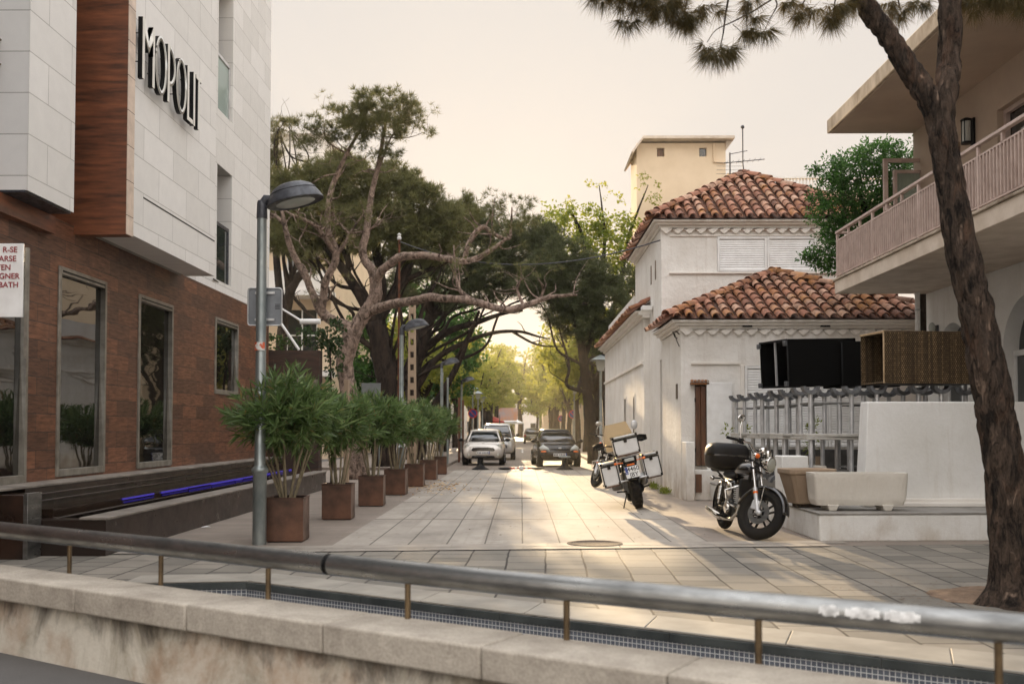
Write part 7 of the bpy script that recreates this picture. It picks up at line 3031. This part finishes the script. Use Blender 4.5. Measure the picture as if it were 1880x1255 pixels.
m.loft([[(x_, y_ - .74, z) for x_, y_, z in sring(.293, .233, z, .42, 40)] for z in (1.015, 1.042)])
m.build('seam', M['blackgloss'], tc_)
m = MB()
m.tube([(-.09, -.05, .24), (-.22, .04, .02)], .012, 8)
m.build('side_stand', M['black'], cz)
# place: front tyre contact on the traced ground point
fcp = FM @ Vector((0, .735, 0))
Rz = Matrix.Rotation(HD, 4, 'Z')
off = Rz @ Vector((fcp.x, fcp.y, 0))
cz.location = (pcr.x - off.x - .05, pcr.y - off.y + .02, .012)
cz.rotation_euler = (0, R(-4), HD)

# ---------------------------------------------------------------- adventure motorcycle seen from behind
pad = gnd(1174, 935)
ad = thing('motorcycle', 'touring motorcycle with three aluminium cases seen from behind, leaning beside the white house', 'motorcycle', (0, 0, 0), 0)
RA = .335
moto_wheel(ad, Matrix.Translation((0, 0, RA)), RA, .085, side=-1, squ=1.05, disc=False)
m = MB()
for k in range(30):
    a = 2 * math.pi * k / 30
    for s in (-1, 1):
        m.box(s * .035 - .030, s * .035 + .030, -.012, .012, RA - .004, RA + .007, Matrix.Translation((0, 0, RA)) @ Matrix.Rotation(a, 4, 'X') @ Matrix.Rotation(R(20 * s), 4, 'Z'))
m.build('tread_blocks', M['rubber'], ad)
moto_wheel(ad, Matrix.Translation((0, 1.52, .33)), .33, .06, side=1)
m = MB()
arc_strip(m, Matrix.Translation((0, 1.52, .33)), .36, 30, 170, .075)
m.build('front_mudguard', M['black'], ad, smooth=True)
for s in (-1, 1):
    m = MB()
    m.tube([(s * .09, 1.5, .33), (s * .09, 1.18, 1.02)], .026, 12)
    m.build('fork', M['alu'], ad)
m = MB()
m.tube([(.10, 0, RA), (.11, .35, .38), (.06, .62, .42)], .045, 12)
m.ellipsoid((.10, 0, RA), (.07, .09, .09), 14, 10)
m.build('swing_arm', M['black'], ad)
m = MB()
for s in (-1, 1):
    m.tube([(s * .05, 1.15, .95), (s * .12, .9, .70), (s * .12, .55, .45)], .024, 10)
    m.tube([(s * .09, .55, .70), (s * .11, .1, .80), (s * .10, -.28, .86)], .018, 10)
    m.tube([(s * .12, .45, .46), (s * .12, .05, .78)], .016, 10)
m.build('frame', M['black'], ad)
m = MB()
m.box(-.15, .15, .45, 1.0, .25, .62)
for s in (-1, 1):
    m.lathe([(.10, 0), (.11, .05), (.11, .16), (.08, .2)], 18, Matrix.Translation((s * .14, .82, .42)) @ Matrix.Rotation(R(90 * s), 4, 'Y'))
m.build('engine', M['dgrey'], ad, bevel=.02)
m = MB()
m.loft([[(x_, y_, z_ + zz) for x_, zz in ((-w_, 0), (w_, 0), (w_ * 1.1, h_ * .6), (0, h_), (-w_ * 1.1, h_ * .6))] for y_, z_, w_, h_ in ((.35, .78, .10, .10), (.55, .76, .18, .28), (.85, .76, .22, .34), (1.1, .80, .16, .26))])
m.build('fuel_tank', M['blackgloss'], ad, smooth=True, subsurf=1)
m = MB()
m.loft([[(x_, y_, z_ + zz) for x_, zz in ((-w_, 0), (w_, 0), (w_ * .9, .08), (0, .10), (-w_ * .9, .08))] for y_, z_, w_ in ((-.2, .86, .12), (.1, .84, .16), (.4, .80, .14))])
m.build('seat', M['black'], ad, smooth=True, subsurf=1)
m = MB()
m.loft([[(-.26, 1.18, 1.02), (.26, 1.18, 1.02), (.26, 1.175, 1.02), (-.26, 1.175, 1.02)], [(-.27, 1.06, 1.30), (.27, 1.06, 1.30), (.27, 1.055, 1.30), (-.27, 1.055, 1.30)], [(-.20, .97, 1.52), (.20, .97, 1.52), (.20, .965, 1.52), (-.20, .965, 1.52)]])
m.build('windscreen', M['screen'], ad, smooth=False)
m = MB()
m.tube([(-.44, .86, 1.13), (-.28, .95, 1.15), (-.1, 1.02, 1.10), (.1, 1.02, 1.10), (.28, .95, 1.15), (.44, .86, 1.13)], .014, 10)
hb = m.build('handlebar', M['black'], ad)
for s in (-1, 1):
    m = MB()
    m.loft([[(s * .30, 1.0, 1.12), (s * .30, 1.01, 1.12), (s * .30, 1.01, 1.22), (s * .30, 1.0, 1.22)], [(s * .40, .99, 1.09), (s * .40, 1.0, 1.09), (s * .40, 1.0, 1.23), (s * .40, .99, 1.23)], [(s * .50, .90, 1.11), (s * .51, .91, 1.11), (s * .51, .91, 1.20), (s * .50, .90, 1.20)]])
    m.build('hand_guard', M['black'], hb)
m = MB()
m.tube([(.26, .93, 1.16), (.31, .90, 1.36)], .008, 8)
mm_ = m.build('mirror', M['black'], ad)
m = MB()
m.ellipsoid((0, 0, 0), (.062, .016, .085), 18, 10, Matrix.Translation((.33, .89, 1.42)) @ Matrix.Rotation(R(14), 4, 'Y'))
m.build('mirror_head', M['alu'], mm_, smooth=True)
m = MB()
m.loft([[(-.11, -.30, .78), (.11, -.30, .78), (.12, -.30, .92), (-.12, -.30, .92)], [(-.15, .0, .78), (.15, .0, .78), (.16, .0, .93), (-.16, .0, .93)]])
m.loft([[(-.10, -.36, .52), (.10, -.36, .52), (.10, -.31, .52), (-.10, -.31, .52)], [(-.11, -.33, .80), (.11, -.33, .80), (.11, -.29, .80), (-.11, -.29, .80)]])
tl_ = m.build('tail_unit', M['black'], ad, bevel=.012)
m = MB()
m.box(-.085, .085, -.335, -.301, .845, .905)
m.build('tail_light', M['lamplens'], tl_, bevel=.012)
m = MB()
m.box(-.065, .065, -.36, -.335, .775, .80)
m.build('reflector', M['orange'], tl_, bevel=.005)
PT_ = Matrix.Translation((0, -.365, .66)) @ Matrix.Rotation(R(-8), 4, 'X')
m = MB()
m.box(-.12, .12, -.004, .0, -.10, .10, PT_)
pp = m.build('number_plate', M['plate'], ad, bevel=.003)
m = MB()
m.box(-.118, -.072, -.0055, -.0042, -.03, .095, PT_)
m.build('blue_band', M['bluepaint'], pp)
TX = Matrix.Rotation(R(90), 4, 'X')
lettering('4460', .105, PT_ @ Matrix.Translation((.025, -.005, .05)) @ TX, M['textblack'], pp, 'characters', 'CENTER', .0012, .001)
lettering('JBY', .105, PT_ @ Matrix.Translation((.02, -.005, -.05)) @ TX, M['textblack'], pp, 'characters', 'CENTER', .0012, .001)
lettering('E', .04, PT_ @ Matrix.Translation((-.095, -.006, -.01)) @ TX, M['plate'], pp, 'characters', 'CENTER', .0012, 0)
m = MB()
for s in (-1, 1):
    m.tube([(s * .22, -.24, .50), (s * .22, -.26, .88), (s * .22, .18, .88), (s * .22, .16, .50)], .010, 8)
m.tube([(-.22, -.27, .53), (.24, -.27, .53)], .014, 8)
m.tube([(-.20, -.30, .93), (-.20, .05, .93), (.20, .05, .93), (.20, -.30, .93), (-.20, -.30, .93)], .011, 8)
m.build('luggage_rack', M['alu'], ad)


M['casealu'] = pm('anodised_case_sheet', S(222, 222, 220), S(206, 206, 204), .38, .15, vs=5)


def case(x0, x1, y0, y1, z0, z1):
    m = MB()
    m.box(x0, x1, y0, y1, z0, z1 - .05)
    o = m.build('case', M['casealu'], ad, bevel=.02, bseg=3)
    m = MB()
    m.box(x0 - .006, x1 + .006, y0 - .006, y1 + .006, z1 - .049, z1)
    m.build('lid', M['steel'], o, bevel=.018, bseg=3)
    e = .03
    for x in (x0, x1):
        for y in (y0, y1):
            for z in (z0, z1):
                m = MB()
                m.box(x - (.008 if x == x0 else e), x + (e if x == x0 else .008), y - (.008 if y == y0 else e), y + (e if y == y0 else .008), z - (.008 if z == z0 else e + .01), z + (e + .01 if z == z0 else .008))
                m.build('corner_guard', M['black'], o, bevel=.004)
    m = MB()
    m.box(x0 - .007, x1 + .007, y0 - .008, y0 - .002, z1 - .075, z1 - .05)
    m.build('edge_strip', M['black'], o)
    for x in (x0, x1):
        m = MB()
        m.box(x - (.007 if x == x0 else .012), x + (.012 if x == x0 else .007), y0 - .007, y0 - .001, z0 + .03, z1 - .076)
        m.build('edge_strip', M['black'], o)
    m = MB()
    c_ = (x0 + x1) / 2
    m.box(c_ - .028, c_ + .028, y0 - .022, y0 - .009, z1 - .12, z1 - .045)
    m.build('latch', M['black'], o, bevel=.006)
    m = MB()
    m.box(x0 + .02, x1 - .02, y0 + .01, y1 - .02, z0 - .02, z0 - .001)
    m.build('base_pan', M['copper'], o)
    return o


case(-.215, .215, -.36, .0, .975, 1.30)
case(-.51, -.235, -.24, .22, .49, .90)
case(.235, .51, -.24, .22, .49, .90)
m = MB()
m.tube([(.16, .45, .30), (.17, .15, .40), (.19, -.18, .56)], [.03, .052, .055], 16)
m.build('muffler', M['steel'], ad)
for s in (-1, 1):
    m = MB()
    m.tube([(s * .12, -.30, .84), (s * .24, -.30, .85)], .009, 8)
    m.ellipsoid((s * .25, -.31, .85), (.03, .03, .022), 10, 8)
    m.build('rear_indicator', M['orange'], ad)
for s in (-1, 1):
    m = MB()
    m.tube([(s * .12, .3, .30), (s * .30, .28, .33)], .014, 8)
    m.build('footpeg', M['black'], ad)
m = MB()
m.tube([(-.12, .35, .28), (-.26, .10, .035)], .011, 8)
m.build('side_stand', M['black'], ad)
LEAN = R(-13)
ad.rotation_euler = (0, LEAN, R(-1))
ad.location = (pad.x, pad.y + .05, .03)
# two dark machines parked farther along the wall
for (x, y, rz_, sc, lb) in ((2.05, 24.6, 158, 1.0, 'dark motorcycle half hidden behind the touring motorcycle'), (2.75, 31.0, 165, .95, 'dark motorcycle farthest along the white side wall')):
    r_ = dup(cz, lb, (x, y, .012))
    r_.rotation_euler = (0, R(-5), R(rz_))
    r_.scale = (sc, sc, sc)
    for ch in list(r_.children):
        if ch.name.startswith(('top_box', 'luggage_rack')):
            for g_ in list(ch.children):
                bpy.data.objects.remove(g_)
            bpy.data.objects.remove(ch)
# ---------------------------------------------------------------- small street things
# black bollards and folded parking barrier where the lane ends
def bollard(loc, label):
    t = thing('bollard', label, 'bollard', loc, 0, 'black bollards where the lane ends')
    m = MB()
    m.lathe([(.30, 0), (.30, .02), (.24, .05), (.15, .11), (.11, .20), (.10, .34), (.10, .42)], 24)
    m.build('base', M['black'], t, smooth=True)
    m = MB()
    m.lathe([(.10, .40), (.20, .415), (.215, .445), (.17, .475), (0, .485)], 24)
    m.build('cap', M['black'], t, smooth=True)
    return t


p = gnd(882, 862)
b0 = bollard((p.x, p.y, .01), 'black bollard in front of the pale hatchback')
p = gnd(1037, 862)
b1 = dup(b0, 'black bollard with pale dusty cap in front of the black hatchback', (p.x, p.y, .01))
for ch in b1.children:
    if ch.name.startswith('cap'):
        for s in ch.material_slots:
            s.link = 'OBJECT'
            s.material = M['galv']
p = gnd(957, 862.5)
fb = thing('parking_barrier', 'folded red and white parking barrier lying across the end of the lane', 'barrier', (p.x, p.y, .012))
m = MB()
m.tube([(-.42, 0, .05), (.42, 0, .05)], .035, 10)
m.build('bar', M['redpaint'], fb)
m = MB()
m.box(-.08, .08, -.09, .09, .0, .12)
m.build('hinge', M['plate'], fb, bevel=.02)
for s in (-1, 1):
    m = MB()
    m.ellipsoid((s * .56, 0, .045), (.24, .14, .045), 18, 8)
    m.build('foot', M['black'], fb, smooth=True)
    m = MB()
    m.tube([(s * .14, 0, .05), (s * .22, 0, .05)], .037, 10)
    m.build('white_band', M['plate'], fb)


# no parking signs
def nopark(name, label, loc, h, r, pole=True, slash=1, group='round no parking signs'):
    t = thing('no_parking_sign', label, 'sign', loc, 0, group)
    T = Matrix.Translation((0, -.045, h)) @ Matrix.Rotation(R(90), 4, 'X')
    m = MB()
    m.lathe([(0, 0), (r, 0), (r, .012), (0, .012)], 32, T)
    d = m.build('disc', M['redpaint'], t)
    m = MB()
    m.lathe([(0, .0122), (r * .78, .0122), (r * .78, .015), (0, .015)], 32, T)
    m.build('blue_field', M['bluepaint'], d)
    m = MB()
    m.box(-r * .78, r * .78, -r * .10, r * .10, .0152, .018, T @ Matrix.Rotation(R(-45), 4, 'Z'))
    m.build('slash', M['redpaint'], d)
    if pole:
        m = MB()
        m.cyl((0, 0, 0), (0, 0, h + r + .05), .03, n=10)
        m.build('post', M['galv'], t)
    return t


# square topped lantern posts
def lantern(label, loc, h=3.6):
    t = thing('lantern_post', label, 'street lamp', loc, 0, 'lantern posts with flat square caps')
    m = MB()
    m.lathe([(.09, 0), (.09, .6), (.06, .65), (.045, h)], 14)
    m.build('pole', M['galv'], t)
    m = MB()
    m.loft([[(s_ * a_, q_ * a_, z_) for s_, q_ in ((-1, -1), (1, -1), (1, 1), (-1, 1))] for a_, z_ in ((.36, h + .38), (.38, h + .41), (.12, h + .56), (.03, h + .6))])
    hd = m.build('cap', M['galv'], t)
    m = MB()
    m.loft([[(s_ * a_, q_ * a_, z_) for s_, q_ in ((-1, -1), (1, -1), (1, 1), (-1, 1))] for a_, z_ in ((.12, h), (.19, h + .379))])
    m.build('glass', M['lamplens'], hd)
    return t


l0 = lantern('lantern post at the far end of the white house wall', (3.0, 37.6, .11), 3.5)
dup(l0, 'nearest lantern post on the left pavement, carrying a no parking sign', (-3.12, 64.0, .11))
dup(l0, 'second lantern post on the left pavement', (-3.15, 72.5, .11))
dup(l0, 'third lantern post on the left pavement, farthest away', (-3.2, 82, .11))
dup(l0, 'lantern post on the right pavement between the street trees', (3.3, 62, .11))
nopark('x', 'round no parking sign on the left pavement beside the lantern post', (-3.08, 63.3, .11), 2.3, .30)
nopark('x', 'round no parking sign on a post on the right pavement behind the black hatchback', (3.62, 70, .11), 2.35, .30)
nopark('x', 'smaller looking no parking sign farther along the right pavement', (3.66, 92, .11), 2.3, .30)
nopark('x', 'farthest no parking sign on the right, hardly readable', (3.7, 125, .11), 2.3, .30)

# utility poles and the cable across the lane
p = at(733, 440, 29.0)
rp_ = thing('rusty_pole', 'thin rusty pole with an insulator standing in front of the pines', 'pole', (p.x, 29.0, 0))
M['rust'] = pm('rusty_steel', S(120, 74, 48), S(70, 46, 34), .85, .3, vs=9, bump=.2)
m = MB()
m.tube([(p.x, 29, 0), (p.x, 29, p.z)], .035, 10)
m.build('pole', M['rust'], rp_, world=True)
m = MB()
m.lathe([(.05, 0), (.07, .05), (.04, .1), (.06, .16), (0, .2)], 12, Matrix.Translation((p.x, 29, p.z)))
m.build('insulator', M['plate'], rp_, world=True)
p2 = at(1212, 441, 22.75)
a, c = Vector((p.x, 29, p.z - .05)), p2
mid = at(985, 487, 25.5)
m = MB()
pts = []
for i in range(21):
    t = i / 20
    b_ = a.lerp(c, t)
    pts.append(b_ + Vector((0, 0, -.62 * 4 * t * (1 - t))))
m.tube(pts, .016, 6)
tag(m.build('overhead_cable', M['lamphead']), 'cable sagging across the lane from the rusty pole to the white house', 'cable')
p = at(757, 560, 33.0)
cp_ = thing('concrete_pole', 'beige perforated concrete utility pole among the dark pine trunks', 'pole', (p.x, 33.0, 0))
m = MB()
hz = 5.6
for s in (-1, 1):
    m.hexa([(p.x + s * .12 - .035, 32.9, 0), (p.x + s * .12 + .035, 32.9, 0), (p.x + s * .12 + .035, 33.1, 0), (p.x + s * .12 - .035, 33.1, 0)],
           [(p.x + s * .08 - .03, 32.92, hz), (p.x + s * .08 + .03, 32.92, hz), (p.x + s * .08 + .03, 33.08, hz), (p.x + s * .08 - .03, 33.08, hz)])
k = 0
z = .2
while z < hz - .2:
    w_ = .085 - .04 * z / hz
    m.box(p.x - w_, p.x + w_, 32.92, 33.08, z, z + .22)
    z += .42
m.build('pole', M['stonebrown'], cp_, world=True)
# slender posts between the pavement and the trees
for i, (px, Y, h_, r_, mt, lb) in enumerate([(811, 36.0, 3.4, .05, 'galv', 'pale square post left of the parked hatchback'), (822, 37.5, 3.3, .035, 'galv', 'thin pale post right beside the taller pale post'),
                                             (843, 42.0, 2.7, .05, 'brownwood', 'left one of two slim wooden posts by the parked cars'), (850, 42.5, 2.6, .045, 'brownwood', 'right one of two slim wooden posts by the parked cars'),
                                             (795, 30.0, 1.9, .03, 'cream', 'short yellowish stake above the farthest planters')]):
    q_ = at(px, 780, Y)
    m = MB()
    m.box(-r_, r_, -r_, r_, 0, h_)
    m.box(-r_ * 1.2, r_ * 1.2, -r_ * 1.2, r_ * 1.2, h_ + .0005, h_ + .03)
    o = m.build('post', M[mt], None, bevel=.005)
    o.location = (q_.x, Y, .02)
    tag(o, lb, 'post')
p = at(680, 745, 31.0)
gb = thing('grey_board', 'plain grey board standing under the pines behind the planters', 'board', (p.x, 31, 0))
m = MB()
zt_, zb_ = at(680, 703, 31).z, at(680, 748, 31).z
m.box(p.x - .28, p.x + .32, 30.98, 31.01, zb_ - .5, zt_)
m.build('panel', pm('grey_board_paint', S(122, 126, 126), S(108, 112, 112), .5), gb, world=True, bevel=.004)
for s in (-.24, .28):
    m = MB()
    m.cyl((p.x + s, 31.03, 0), (p.x + s, 31.03, zt_ - .05), .02, n=8)
    m.build('leg', M['galv'], gb, world=True)
# paper scraps and dry leaves
p = gnd(378, 969)
m = MB()
m.add([(-.06, -.03, .0), (.05, -.04, .012), (.07, .03, .0), (.0, .05, .018), (-.07, .03, .004)], [(0, 1, 2, 3, 4)])
o = m.build('paper_scrap', M['plate'])
o.location = (p.x, p.y, .012)
tag(o, 'crumpled white paper scrap on the pavement by the water trough', 'litter')
# dry plane leaves on the pavement by the lane
rgl = np.random.default_rng(12)
n = 420
P_ = np.array(gnd(800, 893))
c = np.stack([P_[0] + rgl.normal(0, .45, n), P_[1] + rgl.normal(0, 1.6, n), np.full(n, .02)], 1)
v, f = leaves(c, .09, .06, rgl, None, spread=1.0)
v[:, 2] = np.maximum(.016, .016 + (v[:, 2] - .02) * .3)
struct(np_mesh('dry_leaves', v, f, pm('dry_leaf', S(214, 178, 124), S(150, 112, 70), .8)), 'stuff')
n = 500
c = np.stack([rgl.uniform(-2.4, 3.0, n), rgl.uniform(12.5, 34, n), np.full(n, .018)], 1)
v, f = leaves(c, .05, .025, rgl, None, spread=1.0)
v[:, 2] = np.maximum(.015, .016 + (v[:, 2] - .018) * .2)
struct(np_mesh('leaf_litter', v, f, pm('brown_leaf', S(140, 104, 66), S(90, 66, 44), .8)), 'stuff')

# ---------------------------------------------------------------- cream apartment house behind the pines
ap = thing('apartment_house', 'cream apartment house with white slab balconies half hidden behind the pines', 'building', (-12, 50, 0))
Ya = 46.0
xr_ = at(598, 560, Ya).x
holes = []
for z in (1.0, 4.9, 8.6):
    for x in (-11.2, -13.8):
        holes.append((x, x + 1.5, z, z + 2.2))
m = MB()
wall_y(m, Ya + 1.2, -22, xr_, 0, 12.2, holes, .3)
m.box(xr_ - .3, xr_, Ya + 1.51, Ya + 14, 0, 12.2)
m.build('wall', M['cream'], ap, world=True, smooth=False)
m = MB()
m.box(-22, xr_ - .31, Ya + 2.2, Ya + 14, 0, 12.1)
m.build('core', M['black'], ap, world=True)
for (x0, x1, z0, z1) in holes:
    m = MB()
    for x in (x0, (x0 + x1) / 2 - .03, x1 - .06):
        m.box(x, x + .06, Ya + 1.25, Ya + 1.3, z0, z1)
    m.box(x0, x1, Ya + 1.24, Ya + 1.249, z0 + .95, z0 + 1.0)
    w_ = m.build('window', M['whitemetal'], ap, world=True)
    m = MB()
    m.box(x0, x1, Ya + 1.33, Ya + 1.35, z0, z1)
    m.build('pane', M['pane2'], w_, world=True)
for z in (3.85, 7.6, 11.35):
    m = MB()
    m.box(-22, xr_ + .25, Ya - .3, Ya + 1.19, z, z + .28)
    m.build('balcony_slab', M['trim'], ap, world=True)
    m = MB()
    m.box(-22, xr_ + .2, Ya - .25, Ya - .1, z + .281, z + 1.15 if z < 11 else z + .6)
    m.build('parapet', M['cream'] if z < 7 else M['trim'], ap, world=True)
up_ = thing('rooftop_block', 'white rooftop block with a flat overhanging slab above the pines at left', 'building', (-13, 60, 0))
m = MB()
zt_ = at(540, 240, 60).z
m.box(-24, at(597, 260, 60).x, 60, 70, 0, zt_ - .3)
m.build('wall', M['trim'], up_, world=True)
m = MB()
m.box(-24.3, at(603, 260, 60).x, 59.6, 70.3, zt_ - .299, zt_)
m.build('roof_slab', M['trim'], up_, world=True)

# ---------------------------------------------------------------- end of the street
rb = random.Random(31)
far = [('far_building', 'pale sunlit building at the very end of the street on the right', 3.6, 9.5, 165, 175, 7.5, 'cream'), ('far_building', 'white low building at the end of the street in the middle', -1.2, 3.4, 190, 198, 6.0, 'trim'),
       ('far_building', 'cream building closing the left side of the street end', -12, -4.4, 150, 162, 8.0, 'cream'), ('far_building', 'long plain house along the left pavement behind the street trees', -14, -7.6, 68, 140, 7.5, 'trim'),
       ('far_building', 'long cream house along the right pavement behind the street trees', 7.2, 14, 52, 150, 7.0, 'cream')]
for (nm, lb, x0, x1, y0, y1, h_, mt) in far:
    t = thing(nm, lb, 'building', ((x0 + x1) / 2, y0, 0))
    m = MB()
    m.box(x0, x1, y0, y1, 0, h_)
    m.build('wall', M[mt], t, world=True)
    m = MB()
    m.box(x0 - .25, x1 + .25, y0 - .25, y1 + .25, h_ + .001, h_ + .25)
    m.build('roof', M['pan'] if mt == 'cream' else M['trim'], t, world=True)
    nx = max(2, int((x1 - x0) / 2.2))
    for i in range(nx):
        for z in (1.0, 4.2):
            x = x0 + (i + .5) * (x1 - x0) / nx
            m = MB()
            m.box(x - .5, x + .5, y0 - .03, y0 - .001, z, z + 1.6)
            m.build('window', M['pane2'], t, world=True)
    if y1 - y0 > 30:
        xs__ = x1 if x1 < 0 else x0
        for i in range(12):
            y = y0 + (i + .5) * (y1 - y0) / 12
            for z in (.9, 4.0):
                m = MB()
                m.box(min(xs__, xs__ + .03 * (1 if x1 < 0 else -1)), max(xs__, xs__ + .03 * (1 if x1 < 0 else -1)), y - .6, y + .6, z, z + 1.7)
                m.build('window', M['pane2'], t, world=True)


def parasol(label, loc, col, r=1.5):
    t = thing('market_parasol', label, 'parasol', loc, 0, 'parasols far down the street')
    m = MB()
    m.lathe([(r, 2.2), (r, 2.05), (r * 1.005, 2.21), (r * .5, 2.55), (0.05, 2.75), (0, 2.8)], 8)
    m.build('canopy', col, t)
    m = MB()
    m.cyl((0, 0, 0), (0, 0, 2.7), .03, n=8)
    m.build('pole', M['galv'], t)


parasol('white parasol far down the left pavement under the orange billboard', (-2.0, 118, .1), M['whitemetal'])
parasol('pale parasol beyond the first white one at the street end', (-1.2, 132, .1), M['plate'])
parasol('red parasol at the far left end of the street', (-3.1, 112, .1), M['redpaint'], 1.2)
p = at(933, 760, 105)
bd_ = thing('billboard', 'pale orange rounded billboard hanging far down the street on the left', 'sign', (p.x, 105, 0))
m = MB()
poly = []
for cx, cz, a0 in ((.75, .42, 0), (-.75, .42, 90), (-.75, -.42, 180), (.75, -.42, 270)):
    for i in range(6):
        an_ = R(a0 + 18 * i)
        poly.append((p.x + cx + .25 * math.cos(an_), p.z + cz + .25 * math.sin(an_)))
m.prism(poly, 105, 105.12, 'y')
m.build('panel', pm('faded_orange_poster', S(222, 158, 118), S(186, 176, 186), .6, vs=.9), bd_, world=True)
m = MB()
m.cyl((p.x - .9, 105.06, 0), (p.x - .9, 105.06, p.z), .07, n=10)
m.build('post', M['lamphead'], bd_, world=True)
# wood closing the view at the end of the street and to the sides
rgw = np.random.default_rng(99)
bl = []
for i in range(46):
    x = rgw.uniform(-60, 60)
    y = rgw.uniform(205, 235)
    bl.append(((x, y, rgw.uniform(2.5, 6.0)), (rgw.uniform(3, 5), 3, rgw.uniform(2.5, 3.8))))
c, a = crown_pts(bl, 5, 1.3, 16, rgw, .3, .5)
v, f = leaves(c, .9, .6, rgw, a, .6, .8, .2)
struct(np_mesh('distant_wood', v, f, M['broad']), 'stuff')
# ---------------------------------------------------------------- evening haze filling the street
hm = bpy.data.materials.new('evening_haze')
hm.use_nodes = True
hn = hm.node_tree
hn.nodes.clear()
ho = hn.nodes.new('ShaderNodeOutputMaterial')
hv = hn.nodes.new('ShaderNodeVolumePrincipled')
hv.inputs['Color'].default_value = (1.0, 0.93, 0.80, 1)
hv.inputs['Density'].default_value = 0.0005
hv.inputs['Anisotropy'].default_value = 0.6
hn.links.new(hv.outputs[0], ho.inputs['Volume'])
m = MB()
m.box(-206, 206, -56, 326, -1.7, 19.5)
struct(m.build('haze', hm, smooth=False), 'stuff')
